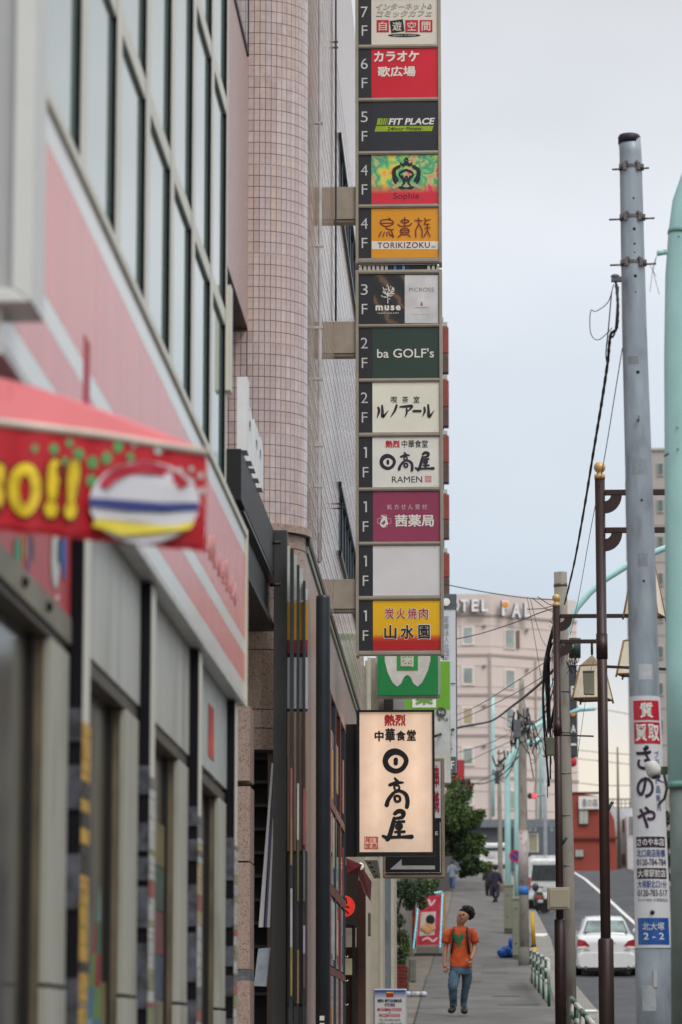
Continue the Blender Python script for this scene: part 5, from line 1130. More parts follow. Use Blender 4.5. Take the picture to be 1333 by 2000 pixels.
# ================================================================ POLES
CON = M('pole_galvanised', (150, 160, 170), .45, .15, var=.22, scale=9, bump=.1, stretch=(1, 1, .35), dirt=(134, 143, 152)); CON2 = M('pole_concrete', (146, 141, 132), .85, var=.16, scale=5, bump=.2, stretch=(1, 1, .3), dirt=(118, 112, 102))
BRN = M('pole_brown', (58, 42, 40), .4, .3, var=.12); GOLD = M('finial_gold', (214, 176, 122), .4, .2, var=.1); TEAL = M('pole_teal', (172, 218, 216), .4, var=.06, scale=3)
up_ = thing('steel_pole', 'big grey galvanised pole with bolted clamps and pawnshop sign plates', 'pole', P(1282, 2060, 25))
prof = [(1230, 268, 22), (1232, 300, 22.2), (1239.5, 640, 24.6), (1251.5, 1040, 27.4), (1259.5, 1360, 29.4), (1269, 1620, 32), (1278, 1900, 36), (1284, 2100, 38)]
D = 25.0
b_ = MB(); b_.tube([P(x, y, D) for x, y, r in prof], [r/FPX*D for _, _, r in prof], 32); part('shaft', b_, CON, up_)
b_ = MB(); b_.tube([P(1229.8, 281, D), P(1229.5, 268, D), P(1229.5, 264, D)], [22.6/FPX*D, 22.6/FPX*D, 20/FPX*D], 32); part('cap', b_, M('cap_black', (30, 28, 40), .5), up_)
def pr(y):
    for (x0, y0, r0), (x1, y1, r1) in zip(prof, prof[1:]):
        if y <= y1: t = (y-y0)/(y1-y0); return x0+(x1-x0)*t, r0+(r1-r0)*t
    return prof[-1][0], prof[-1][2]
STL = M('clamp_steel', (110, 106, 104), .45, .6, var=.25, scale=30)
for y, l1, l2 in ((328, 1196, 1268), (426, 1190, 1279), (515, 1192, 1282)):
    cx, r = pr(y); rr_ = r/FPX*D; c = P(cx, y, D); b_ = MB()
    ring = [Vector((c.x+(rr_+.004)*math.cos(a), D+(rr_+.004)*math.sin(a), c.z)) for a in [i*math.pi/12 for i in range(25)]]
    for i in range(24): b_.bar(ring[i], ring[i+1], .006, .022)
    for s in (-1, 1):
        for q, (u, h) in enumerate(((.95, .03), (.62, .036))):
            b_.box(c.x+s*rr_*u-.012, c.x+s*rr_*u+.016, D-rr_*1.1+.02*(1-q)*2, D-rr_*.5+.02, c.z-h, c.z+h*.6)
        b_.bar((c.x+s*rr_*.4, D-rr_*1.05, c.z+.03), (c.x+s*rr_*.95, D-rr_*.7, c.z-.01), .014, .022)
    b_.tube([P(l1, y+3, D-.06), P(cx-r*.8, y+2, D-.06)], .008, 6); b_.tube([P(cx+r*.8, y+1, D-.06), P(l2, y, D-.06)], .008, 6)
    part('clamp', b_, STL, up_)
for y, r in ((387, 2), (447, 3.2), (476, 2.2), (493, 1.4), (539, 3.3), (570, 1.6), (727, 3.6), (977, 2.6), (1135, 2.6)):
    cx, pr_ = pr(y); x = cx+4; b_ = MB(); c = P(x, y, D-pr_/FPX*D+.004); b_.tube([(c.x, c.y-.005, c.z), (c.x, c.y+.01, c.z)], r/FPX*D, 10); part('hole', b_, M('hole_black', (18, 18, 22), .8), up_)
b_ = MB(); b_.tube([P(1249, 812, D-.12), P(1247, 823, D-.14)], .009, 6); part('stub', b_, STL, up_)
# sign plate wrapped round the pole
def wrap(x_l, x_r, y0, y1, lift, mat, name, parent, amax=1.15, n=14):
    b_ = MB(); ys_ = sorted({y0, y1}|{q for _, q, _ in prof if y0 < q < y1}); m = len(ys_)
    for i in range(n+1):
        f = i/n
        for y in ys_:
            cx, r = pr(y); r2 = (r+lift)/FPX*D; xx = x_l(y)+(x_r(y)-x_l(y))*f; u = max(-.985, min(.985, (xx-cx)/(r+lift)))
            c = P(cx, y, D); b_.v.append((c.x+r2*u, D-r2*math.sqrt(1-u*u), c.z))
    for i in range(n):
        for k in range(m-1): a = i*m+k; b_.face((a, a+1, a+m+1, a+m), 0, True)
    return part(name, b_, mat, parent)
ps_ = thing('pawnshop_sign', 'white vertical pawnshop sign with red and blue characters wrapped on the steel pole', 'sign', P(1270, 1850, 24.8))
xl = lambda y: pr(y)[0]-pr(y)[1]-.2; xr = lambda y: pr(y)[0]+pr(y)[1]+.2
plate = wrap(xl, xr, 1362, 1852, 1.6, M('plate_white', (214, 214, 218), .35, var=.04), 'plate', ps_)
def LX(f, y): return xl(y)+(xr(y)-xl(y))*f
wrap(lambda y: LX(.10, y), lambda y: LX(.93, y), 1371, 1409, 2.2, M('plate_red', (190, 28, 52), .4), 'red_block', ps_)
wrap(lambda y: LX(.10, y), lambda y: LX(.93, y), 1413, 1455, 2.2, M('plate_red', (190, 28, 52), .4), 'red_block', ps_)
PUR = M('ink_purple', (54, 34, 60), .4); BLU = M('ink_blue', (70, 84, 150), .4)
wrap(lambda y: LX(.08, y), lambda y: LX(.93, y), 1636, 1657, 2.2, PUR, 'dark_block', ps_)
wrap(lambda y: LX(.08, y), lambda y: LX(.93, y), 1697, 1718, 2.2, PUR, 'dark_block', ps_)
wrap(lambda y: LX(.08, y), lambda y: LX(.93, y), 1794, 1846, 2.2, M('plate_blue', (30, 84, 160), .4), 'address_block', ps_)
def wtext(body, f0, f1, y0, y1, mat, bold=0, lift=2.8, shear=0):
    vs, fs = text_geo(body, bold, shear); x0 = min(v[0] for v in vs); x1 = max(v[0] for v in vs); a0 = min(v[1] for v in vs); a1 = max(v[1] for v in vs); b_ = MB()
    for v in vs:
        y = y1-(v[1]-a0)/(a1-a0)*(y1-y0); xx = LX(f0+(v[0]-x0)/(x1-x0)*(f1-f0), y); cx, r = pr(y); r2 = (r+lift)/FPX*D; u = max(-.985, min(.985, (xx-cx)/(r+lift))); c = P(cx, y, D)
        b_.v.append((c.x+r2*u, D-r2*math.sqrt(1-u*u), c.z))
    for f in fs: b_.face(f)
    part('lettering', b_, mat, ps_)
wtext('質', .30, .73, 1375, 1405, WHITE, .045); wtext('買', .14, .50, 1417, 1450, WHITE, .04); wtext('取', .54, .90, 1417, 1450, WHITE, .04)
wtext('さ', .14, .62, 1462, 1506, PUR, .03); wtext('の', .12, .66, 1520, 1561, PUR, .035); wtext('や', .12, .68, 1577, 1620, PUR, .035)
for i, ch in enumerate('ブランド品販売'): wtext(ch, .72, .86, 1469+i*17, 1483+i*17, BLU, .01)
wtext('さのや本店', .10, .90, 1639, 1654, WHITE, .03, lift=3.6); wtext('北口商店街横', .08, .92, 1660, 1676, BLU, .02); wtext('0120-784-784', .08, .93, 1679, 1692, PUR, .01)
wtext('大塚駅前店', .10, .90, 1700, 1715, WHITE, .03, lift=3.6); wtext('大塚駅北口1分', .08, .92, 1721, 1736, BLU, .02); wtext('0120-783-517', .08, .93, 1739, 1752, PUR, .01); wtext('さのや本店 大塚駅前店', .08, .93, 1756, 1762, PUR, 0)
wtext('北大塚', .2, .8, 1803, 1818, WHITE, .01); wtext('2 - 2', .22, .78, 1823, 1836, WHITE, .01)
for y in (1460, 1782):
    b_ = MB(); cx, r = pr(y); c = P(cx+.5, y, D-(r+2)/FPX*D); b_.ball(c, .018, 8, 5); part('screw', b_, BLACKP, ps_)
# white lamp shaped fitting in front of the sign
b_ = MB(); c = P(1277, 1500, 24.0); b_.tube([P(1271, 1487, 24), P(1272, 1493, 24), P(1278, 1507, 24), P(1281, 1515, 24)], [.034, .050, .058, .05], 18); b_.tube([P(1281, 1515, 24), P(1282, 1521, 24)], [.042, .03], 14, 1)
b_.tube([P(1283, 1519, 24.02), P(1292, 1527, 24.4), P(1306, 1530, 24.8)], .006, 6, 1)
fx = solo('floodlight', b_, [M('fitting_white', (206, 204, 200), .4), M('fitting_dark', (60, 62, 80), .4)], 'small white cup shaped light fitting hanging before the pawnshop sign', 'lamp')
b_ = MB(); rpx(b_, 1277, 1893, 1284, 1928, D-.15, .005); part('label_strip', b_, M('strip_pale', (176, 176, 176), .5), up_)
for f0, f1, y0, y1, cc_ in ((.15, .5, 1925, 1975, (150, 156, 160)), (.3, .75, 1580-280, 1330, (168, 172, 176)), (.2, .6, 700, 716, (118, 124, 128)), (.25, .8, 900, 930, (126, 134, 140)), (.35, .7, 1085, 1110, (116, 124, 132))):
    wrap(lambda y: LX(f0, y), lambda y: LX(f1, y), y0, y1, .25, M('residue_%d' % cc_[0], tuple(min(255, q+16) for q in cc_), .7, var=.12, scale=30), 'sticker_residue', up_)
# cable terminal on the left of pole
b_ = MB(); c = P(1202, 540, 24.9); b_.ball(c, .028, 10, 6, sc_=(1.3, 1, .7)); b_.box(c.x-.03, c.x+.05, c.y-.02, c.y+.03, c.z-.04, c.z-.005); part('cable_terminal', b_, M('terminal_grey', (90, 96, 104), .5), up_)
# teal lamp post at the right edge
tl = thing('teal_lamp_post', 'thick pale teal lamp post cut by the right edge of the picture', 'lamp post', P(1338, 2060, 23))
pts = [(1372, 330), (1348, 400), (1341, 455), (1335, 540), (1333, 700), (1334, 880), (1337, 1300), (1341, 1533)]
b_ = MB(); b_.tube([P(x, y, 23) for x, y in [(1410, 260)]+pts], 36/FPX*23, 28); part('arm', b_, TEAL, tl)
b_ = MB(); b_.tube([P(1341, 1533, 23), P(1343, 1700, 23), P(1348, 2100, 23)], [33/FPX*23, 33/FPX*23, 35/FPX*23], 28); part('lower_shaft', b_, M('shaft_grey', (108, 120, 116), .5, var=.12), tl)
b_ = MB(); b_.tube([P(1341, 1528, 23), P(1341, 1540, 23)], 37.2/FPX*23, 28); b_.tube([P(1341.5, 453, 23), P(1340.5, 461, 23)], 37.5/FPX*23, 28); part('band', b_, M('band_teal', (112, 160, 152), .5), tl)
b_ = MB(); b_.tube([P(1284, 495, 23), P(1302, 492, 23)], .02, 12); part('stub_pipe', b_, TEAL, tl)
b_ = MB(); b_.tube([P(1284, 497, 23), P(1276, 520, 23), P(1270, 570, 23)], .0018, 5); b_.tube([P(1283, 500, 23), P(1276, 530, 23), P(1288, 575, 23)], .0018, 5); b_.tube([P(1268, 515, 23), P(1282, 540, 23)], .0018, 5); part('loose_wire', b_, BLACKP, tl)
for x, y in ((1323, 835), (1324, 877), (1326, 462)): b_ = MB(); b_.ball(P(x, y, 22.87), .007, 8, 5); part('bolt', b_, STL, tl)
b_ = MB(); b_.bar(P(1298, 891, 22.9), P(1306, 886, 22.85), .01, .012); part('clip', b_, STL, tl)
b_ = MB(); b_.tube([P(1296, 1505, 23.1), P(1303, 1540, 23.0), P(1298, 1560, 23.1), P(1288, 1570, 23.2)], .01, 6); b_.box(*(lambda a, c: (a.x, c.x, 23, 23.05, a.z, c.z))(P(1292, 1512, 23), P(1304, 1497, 23))); part('junction', b_, M('junction_green', (60, 80, 56), .6), tl)
# brown decorative lamp posts
def brown_post(px, ytop, D, label, w=.0985, arms=()):
    t_ = thing('brown_lamp_post', label, 'lamp post', (P(px, ytop, D).x, D, G(D)), 'brown lamp posts with gold balls')
    x = P(px, ytop, D).x; zt2 = P(px, ytop, D).z; r = w/2*.98; Y = D
    b_ = MB(); b_.ball((x, Y, zt2-.055), .056, 18, 12); part('finial_ball', b_, GOLD, t_)
    b_ = MB(); b_.tube([(x, Y, zt2-.17), (x, Y, zt2-.125), (x, Y, zt2-.12), (x, Y, zt2-.10)], [.052, .052, .03, .03], 18); part('finial_collar', b_, GOLD, t_)
    b_ = MB(); b_.tube([(x, Y, G(D)-.3), (x, Y, zt2-.17)], r, 20); part('shaft', b_, BRN, t_)
    b_ = MB(); zb_ = zt2-1.66; b_.tube([(x, Y, zb_-.02-.22), (x, Y, zb_)], r*1.13, 20); part('sleeve', b_, BRN, t_)
    zb_ = P(px, 0, D).z*0 + (zt2-(4.53 if D < 35 else 4.3)); b_ = MB(); b_.tube([(x, Y, G(D)-.3), (x, Y, zb_-.02), (x, Y, zb_)], [r*1.5, r*1.5, r*1.15], 20); part('base_sleeve', b_, BRN, t_)
    for dz, ln in arms:
        b_ = MB(); b_.bar((x+r, Y, zt2-dz), (x+ln, Y, zt2-dz), .05, .052); part('arm', b_, BRN, t_, bevel=.004)
        b_ = MB(); o = []; ii = []
        for i in range(11):
            a = math.pi/2*i/10; o.append((x+r*.9+.155*math.cos(a), Y, zt2-dz-.195+.0+.155*0-.0+(-.0)+.0+ (.17-.17*math.sin(a)-.17+.17*0)))
        for i in range(11):
            a = -math.pi/2*i/10; o2 = (x+r*.9+.165*math.cos(a), Y-.02, zt2-dz-.02+.18*math.sin(a)); i2 = (x+r*.9+.06*math.cos(a), Y-.02, zt2-dz-.02+.065*math.sin(a)); ii.append((o2, i2))
        lp = [p for p, _ in ii]+[q for _, q in ii][::-1]
        for i in range(10):
            b_.prism([ii[i][0], ii[i+1][0], ii[i+1][1], ii[i][1]], (0, .04, 0))
        part('scroll_bracket', b_, BRN, t_)
    return t_, x, zt2
bp1, x1, z1_ = brown_post(1171.5, 902, 31.0, 'nearer dark brown lamp post with gold ball finial, right of centre', arms=((.30, .95), (.665, .88)))
bp2, x2, z2_ = brown_post(1087, 1160, 43.4, 'farther dark brown lamp post with gold ball finial and cream box', w=.102, arms=((.30, 1.46), (.64, .56)))
for x, y, D, x_, y_, t_ in ((1183, 1592, 31, 1197, 1566, bp1), (1095, 1652, 43.4, 1107, 1636, bp2)):
    b_ = MB(); b_.tube([P(x-2, y+3, D), P(x_, y_, D)], 3/FPX*D, 8); part('flag_holder', b_, BLACKP, t_)
bx = thing('cream_box', 'cream metal box fixed to the farther brown lamp post', 'box', P(1091, 1777, 43.2))
b_ = MB(); rpx(b_, 1070, 1733, 1113, 1776, 43.2, .22); part('case', b_, M('box_cream', (172, 164, 142), .5, var=.04), bx, bevel=.012)
b_ = MB(); rpx(b_, 1074, 1737, 1110, 1772, 43.19, .012); part('door', b_, M('box_cream', (172, 164, 142), .5), bx, bevel=.008)
b_ = MB(); a = P(1140, 1355, 30.8); c = P(1161, 1312, 30.8); b_.prism([(a.x+.006, 30.8, a.z), (c.x, 30.8, a.z-.006), (c.x, 30.8, c.z), (a.x, 30.8, c.z)], (0, .1, 0)); b_.box(a.x-.003, c.x+.003, 30.79, 30.91, c.z, c.z+.012)
solo('meter_box', b_, M('meter_olive', (124, 126, 110), .6, var=.15), 'small olive grey box strapped to the nearer brown lamp post', 'box', bevel=.004)
# thin horizontal rods between
b_ = MB(); b_.bar(P(1183, 1302, 31), P(1320, 1308, 31), .02, .026); part('rod', b_, BRN, bp1)
b_ = MB(); b_.bar(P(1095, 1436, 42), P(1160, 1438, 42), .012, .02); part('rod', b_, BRN, bp2)
# lantern shades
PAP = M('lantern_cream', (232, 220, 198), .6, var=.1, scale=3); RIB = M('lantern_rib', (128, 98, 58), .5, var=.2)  # cream lightened in place of the glow through the translucent shades
def lantern(cx, yt, yb, wt, wb, D, label, peak=0):
    t_ = thing('lantern', label, 'lantern', P(cx, yb, D), 'lantern shades on the brown posts')
    k = D/FPX; zt2, zb_ = P(cx, yt, D).z, P(cx, yb, D).z; x = P(cx, yt, D).x
    def sq(w, z, rot=.5): return [(x+w*k*.5*1.06*math.cos(rot+i*math.pi/2), D+w*k*.5*1.06*math.sin(rot+i*math.pi/2), z) for i in range(4)]
    T, B = sq(wt, zt2), sq(wb, zb_)
    for i in range(4):
        j = (i+1) % 4; b_ = MB(); b_.quad(B[i], B[j], T[j], T[i]); part('shade_panel', b_, PAP, t_)
        b_ = MB(); b_.tube([T[i], B[i], tuple(Vector(B[i])+(Vector(B[i])-Vector(T[i]))*.09)], 2.2*k, 6); part('rib', b_, RIB, t_)
        b_ = MB(); b_.tube([B[i], B[j]], 1.7*k, 6); part('rim', b_, RIB, t_)
        b_ = MB(); b_.tube([T[i], T[j]], 1.2*k, 6); part('rim', b_, RIB, t_)
    if peak:
        b_ = MB(); ap = (x, D, P(cx, yt-peak, D).z)
        for i in range(4): b_.poly([T[i], T[(i+1) % 4], ap])
        part('roof', b_, M('lantern_roof', (150, 132, 104), .5), t_); b_ = MB(); b_.tube([ap, (x, D, P(cx, yt-peak-26, D).z)], 5*k*.5, 8); part('hanger', b_, BRN, t_)
lantern(1157, 1301, 1366, 52, 86, 43.4, 'lantern shade hanging from the farther brown post, leftmost of three', peak=22)
lantern(1258, 1098, 1203, 44, 90, 36, 'largest lantern shade, half hidden behind the steel pole, topmost of three', peak=12)
lantern(1234, 1252, 1318, 34, 66, 50, 'lowest right lantern shade, left edge showing past the steel pole', peak=10)
# concrete and teal poles further up
def cpole(name, label, prof, D, mat, cat='utility pole', group=None, seg=18):
    t_ = thing(name, label, cat, P(prof[-1][0], prof[-1][1], D), group)
    b_ = MB(); b_.tube([P(x, y, D) for x, y, r in prof], [r/FPX*D for _, _, r in prof], seg); part('shaft', b_, mat, t_); return t_
c1 = cpole('concrete_pole', 'weathered concrete utility pole right behind the farther brown post', [(1095, 1118, 13), (1098, 1300, 13), (1104, 1500, 13), (1109, 1700, 13.2), (1114, 2050, 14)], 47, CON2)
b_ = MB(); b_.tube([P(1095, 1140, 47), P(1095.2, 1146, 47)], 13.7/FPX*47, 18); part('band', b_, STL, c1)
for y in (1350, 1430, 1510, 1592, 1690): b_ = MB(); x = 1095+(y-1118)*.0215; b_.tube([P(x, y, 47), P(x, y+2.5, 47)], 13.8/FPX*47, 18); part('band', b_, STL, c1)
tf = thing('transformer', 'dark green black transformer cluster high on the concrete pole', 'transformer', P(1112, 1290, 47.3))
b_ = MB(); b_.tube([P(1123, 1247, 47.2), P(1123, 1285, 47.2)], 12/FPX*47, 14); b_.tube([P(1100, 1252, 46.8), P(1100, 1276, 46.8)], 9/FPX*47, 12); part('tank', b_, M('tank_dark', (50, 60, 52), .5), tf); b_ = MB(); b_.ball(P(1117, 1263, 46.9), .04, 8, 6); part('cover', b_, M('cover_green', (70, 140, 110), .5), tf)
c2 = cpole('concrete_pole', 'grey utility pole with blue band and stickers behind the street cabinets', [(1019, 1326, 5), (1020, 1400, 7), (1021, 1500, 8.2), (1023, 1700, 9.2), (1025, 1900, 10)], 103, CON2)
b_ = MB(); b_.tube([P(1023.2, 1731, 103), P(1023.4, 1748, 103)], 9.9/FPX*103, 16); part('blue_band', b_, M('band_blue', (50, 110, 180), .5), c2)
b_ = MB(); b_.tube([P(1022.6, 1622, 103), P(1023.2, 1730, 103)], 9.6/FPX*103, 16); part('advert_wrap', b_, M('wrap_pale', (170, 164, 160), .5, var=.15, scale=6, dirt=(150, 90, 90)), c2)
b_ = MB(); b_.tube([P(1023.4, 1850, 103), P(1025, 1905, 103)], 11.5/FPX*103, 16); part('base', b_, M('base_grey', (104, 106, 98), .8), c2)
cpole('concrete_pole', 'slim grey utility pole left of the teal posts', [(975, 1470, 3), (976, 1560, 4), (978, 1700, 5), (980, 1775, 5.2)], 150, CON2)
c4 = cpole('signal_pole', 'pale grey pole carrying the red crossing light', [(1064, 1480, 3.5), (1065, 1600, 4), (1066, 1690, 4.2), (1067, 1760, 4.2)], 150, M('pole_silver', (160, 168, 172), .5, .2), cat='pole')
cpole('thin_pole', 'thin brown grey pole in front of the white house', [(1206.5, 1459, 1.6), (1208, 1580, 2.6), (1210, 1702, 4)], 192, M('pole_olive', (96, 92, 78), .8), cat='pole')
def teal(label, base, D, r, path, g='teal lamp posts up the street'):
    t_ = thing('teal_lamp_post', label, 'lamp post', P(base[0], base[1], D), g)
    b_ = MB(); b_.tube([P(x, y, D+.02*i) for i, (x, y) in enumerate([base]+path)], [r/FPX*D]*(len(path)) + [r*.8/FPX*D], 14); part('shaft', b_, TEAL, t_); return t_
teal('teal lamp post with a long arm sweeping up behind both brown posts', (1099, 1990), 51, 6.2, [(1098, 1600), (1098, 1400), (1100, 1290), (1104, 1245), (1112, 1215), (1128, 1186), (1152, 1158), (1182, 1132), (1230, 1102), (1290, 1074), (1360, 1050)])
teal('left teal lamp post of the close pair beside the slim grey pole', (993, 1800), 132, 6, [(992, 1600), (991, 1510), (994, 1486), (1004, 1468), (1030, 1452), (1060, 1444)])
teal('right teal lamp post of the close pair beside the no parking sign', (1009, 1752), 126, 4.4, [(1009, 1600), (1009, 1470), (1012, 1448), (1030, 1428), (1075, 1402)])
teal('farthest teal post standing against the hotel wall', (963, 1595), 190, 3.8, [(963, 1500), (963, 1400), (963, 1360)])
teal('teal post seen against the hotel just left of the brown post', (1056, 1600), 185, 3.4, [(1056, 1460), (1057, 1400), (1062, 1360), (1080, 1330)])
b_ = MB(); b_.tube([P(1105, 1395, 90), P(1135, 1385, 90), P(1163, 1384, 90)], [2, 4, 4]and[2/FPX*90, 5/FPX*90, 4/FPX*90], 10); solo('street_lamp_head', b_, TEAL, 'teal street lamp head reaching right from behind the concrete pole', 'lamp')
# vertical dark sign hanging beyond the concrete pole
vs_ = thing('vertical_sign', 'dark vertical sign with white letters and red foot beyond the concrete pole', 'sign', P(1117, 1497, 120))
b_ = MB(); rpx(b_, 1106, 1298, 1127, 1478, 120, .3); vb = part('board', b_, M('board_dark', (54, 60, 66), .5), vs_, bevel=.04)
b_ = MB(); rpx(b_, 1106, 1478.5, 1127, 1497, 120, .3); part('red_foot', b_, M('foot_red', (190, 34, 44), .5), vs_, bevel=.12)
for ch, y0, y1 in (('P', 1340, 1360), ('A', 1416, 1431)): lett(vb, ch, 1116, y0, 1125, y1, 119.97, WHITE, bold=.02)
b_ = MB(); b_.ball(P(1120, 1394, 119.9), .1, 10, 6, sc_=(1, .1, 1)); part('orange_dot', b_, M('dot_orange', (236, 150, 40), .5), vb)
lett(vb, '一', 1114, 1452, 1126, 1456, 119.97, WHITE)
# wires and cables
WB = M('cable_black', (26, 24, 34), .6); WG = M('cable_grey', (74, 74, 80), .6)
def wire(pts, r, mat, label, sag=0.0, n=8, wob=0, name='cable', cat='cable'):
    """pts: (px, py, D, ...) key points joined smoothly"""
    q = [P(*p) for p in pts]; out = []
    def g(i): return q[max(0, min(len(q)-1, i))]
    for i in range(len(q)-1):
        p0, p1, p2, p3 = g(i-1), g(i), g(i+1), g(i+2)
        for s in range(n):
            t = s/n; out.append(.5*((2*p1)+(p2-p0)*t+(2*p0-5*p1+4*p2-p3)*t*t+(3*p1-p0-3*p2+p3)*t**3)-Vector((0, 0, sag*4*t*(1-t))))
    out.append(q[-1]); rr = r
    if wob: rr = [r*(1+wob*math.sin(i*2.3)) for i in range(len(out))]
    mb = MB(); mb.tube(out, rr, 6); return solo(name, mb, mat, label, cat)
wire([(1203, 548, 24.9), (1207, 590, 24.8), (1205, 640, 24.8), (1193, 655, 24.9), (1187, 710, 25.5), (1175, 790, 27), (1160, 880, 29.5), (1142, 990, 33), (1122, 1100, 39), (1103, 1180, 46.8)], .012, WB, 'thick black wrapped cable sweeping down left of the steel pole', wob=.18, n=10)
wire([(1208, 560, 24.9), (1203, 640, 24.9), (1196, 660, 24.9)], .008, WB, 'short black cable beside the terminal on the steel pole')
wire([(1199, 556, 24.9), (1188, 590, 24.8), (1165, 608, 24.8), (1154, 608, 24.8), (1154, 650, 24.8), (1168, 664, 24.8), (1187, 650, 24.8), (1196, 640, 24.8)], .0035, WB, 'thin black cable loop hanging left of the steel pole')
wire([(1195, 570, 24.9), (1189, 640, 24.8), (1184, 690, 25), (1187, 712, 25.2)], .0055, WB, 'narrow cable strand hanging inside the cable loop')
wire([(1216, 680, 24.9), (1203, 760, 26), (1180, 900, 29), (1155, 1030, 35), (1130, 1170, 43), (1114, 1240, 46.9)], .004, WG, 'thin straight wire running from the steel pole to the concrete pole')
wire([(1160, 1290, 34), (1150, 1330, 34), (1138, 1410, 34), (1128, 1480, 34)], .003, WG, 'thin wire dropping between the two brown lamp posts')
wire([(868, 1141, 60), (940, 1155, 60), (1020, 1167, 60), (1090, 1172, 47)], .009, WB, 'upper service wire crossing before the hotel roof')
wire([(868, 1252, 60), (930, 1240, 60), (1000, 1218, 55), (1060, 1195, 50), (1095, 1185, 47)], .009, WB, 'rising service wire crossing the hotel windows')
wire([(850, 1438, 50), (900, 1420, 60), (960, 1408, 75), (1000, 1380, 60), (1050, 1340, 50), (1085, 1305, 47)], .022, WB, 'heavy black cable bundle crossing low before the hotel')
wire([(850, 1412, 55), (930, 1380, 60), (1010, 1330, 55), (1085, 1280, 47)], .007, WG, 'thin wire above the heavy cable bundle, lower of a pair')
wire([(850, 1424, 55), (930, 1392, 60), (1010, 1352, 55), (1085, 1306, 47)], .007, WG, 'thin wire just above the heavy cable bundle')
wire([(892, 1497, 90), (950, 1470, 100), (1015, 1440, 103)], .012, WB, 'thin cable rising to the grey utility pole from the tree')
wire([(900, 1527, 110), (945, 1530, 110), (985, 1510, 106), (1018, 1470, 103)], .02, WB, 'drooping black cable above the street tree')
wire([(897, 1545, 110), (950, 1520, 106), (1018, 1478, 103)], .010, WG, 'faint wire over the top of the street tree')
wire([(895, 1470, 110), (960, 1450, 106), (1016, 1420, 103)], .012, WG, 'faint wire meeting the grey utility pole')
wire([(978, 1400, 103), (995, 1408, 103), (1003, 1420, 103)], .012, WB, 'short curved jumper cable near the grey utility pole head')
for k, (y0, y1) in enumerate(((1382, 1395), (1466, 1472), (1483, 1492), (1530, 1532), (1558, 1560))):
    wire([(1120, y0-2, 230), (1180, y0+4, 230), (1240, y1+2, 230)], .03, M('cable_far', (150, 146, 140), .7), ['highest', 'second', 'third', 'fourth', 'lowest'][k]+' faint wire in the pale sky above the red building', cat='wire', name='distant_wire')
# tangled cables round the pole heads
def tangle(label, cx, cy, D, n, sx, sy, seed, r=.012, mat=WB):
    rr = random.Random(seed); mb = MB()
    for i in range(n):
        x0, x1 = cx+rr.uniform(-sx, sx)*.5, cx+rr.uniform(-sx, sx)*.5; y0 = cy-sy*.5+rr.random()*sy*.5; y1 = y0+rr.uniform(.05, .5)*sy; sag = rr.uniform(.02, .22)*sy
        d0 = D+rr.uniform(-.4, .4); b0 = rr.uniform(-.25, .25)*sx; q = []
        for k in range(15):
            t = k/14; q.append(P(x0+(x1-x0)*t+b0*math.sin(math.pi*t), y0+(y1-y0)*t+sag*4*t*(1-t), d0+.2*t))
        mb.tube(q, r*rr.uniform(.45, 1.3), 5)
    return solo('cable_tangle', mb, mat, label, 'cables', kind='stuff')
bd = MB()
for k_ in range(13):
    r0 = random.Random(k_+40); xs_ = 1088-r0.uniform(0, 4); xm_ = 1070+r0.uniform(-8, 16); ye_ = r0.uniform(1420, 1580)
    q = [P(*p) for p in ((xs_, 1190+r0.uniform(0, 60), 46.5), (xm_, 1280+r0.uniform(-30, 40), 46.8), (xm_+r0.uniform(-6, 6), 1380+r0.uniform(-30, 30), 47), (1084+r0.uniform(-14, 4), ye_, 47.2))]
    g_ = lambda i: q[max(0, min(3, i))]; o = []
    for i_ in range(3):
        for s_ in range(8):
            t_ = s_/8; p0, p1, p2, p3 = g_(i_-1), g_(i_), g_(i_+1), g_(i_+2); o.append(.5*((2*p1)+(p2-p0)*t_+(2*p0-5*p1+4*p2-p3)*t_*t_+(3*p1-p0-3*p2+p3)*t_**3))
    o.append(q[-1]); bd.tube(o, .008*r0.uniform(.7, 1.9), 5)
solo('cable_bundle', bd, WB, 'thick bundle of hanging black cables left of the farther brown post', 'cables', kind='stuff')
wire([(1030, 1166, 50), (1040, 1220, 50), (1052, 1290, 50), (1062, 1345, 50)], .005, WG, 'thin wire slanting down before the right hotel windows')
wire([(1036, 1168, 50), (1052, 1230, 50), (1068, 1262, 49), (1084, 1250, 48)], .005, WG, 'thin wire loop sagging toward the farther brown post')
wire([(1018, 1345, 100), (1036, 1420, 90), (1046, 1500, 80), (1044, 1550, 75)], .010, WG, 'thin wire running down toward the red crossing light')
wire([(1086, 1330, 47), (1060, 1400, 60), (1030, 1412, 90), (1020, 1400, 102)], .012, WB, 'sagging cable linking the brown post bundle to the grey utility pole')
wire([(1086, 1360, 47), (1064, 1440, 60), (1034, 1452, 90), (1022, 1430, 102)], .009, WB, 'lower sagging cable linking the brown post bundle to the grey utility pole')
wire([(1016, 1450, 102), (1000, 1500, 118), (985, 1520, 135), (978, 1500, 145)], .02, WB, 'sagging cable between the grey and the slim utility poles')
tangle('tangle of black cables at the head of the farther brown post', 1082, 1205, 46, 12, 22, 60, 2, .006)
tangle('tangle of cables and fittings round the grey utility pole', 1016, 1425, 102, 24, 40, 110, 3, .028)
tangle('tangle of black cables low right of the grey utility pole', 1050, 1470, 80, 16, 34, 130, 4, .012)
tangle('tangle of cables on the slim grey pole', 980, 1500, 145, 14, 36, 70, 5, .028)
tangle('loose cables round the transformer', 1118, 1300, 46.6, 14, 26, 70, 6, .006)
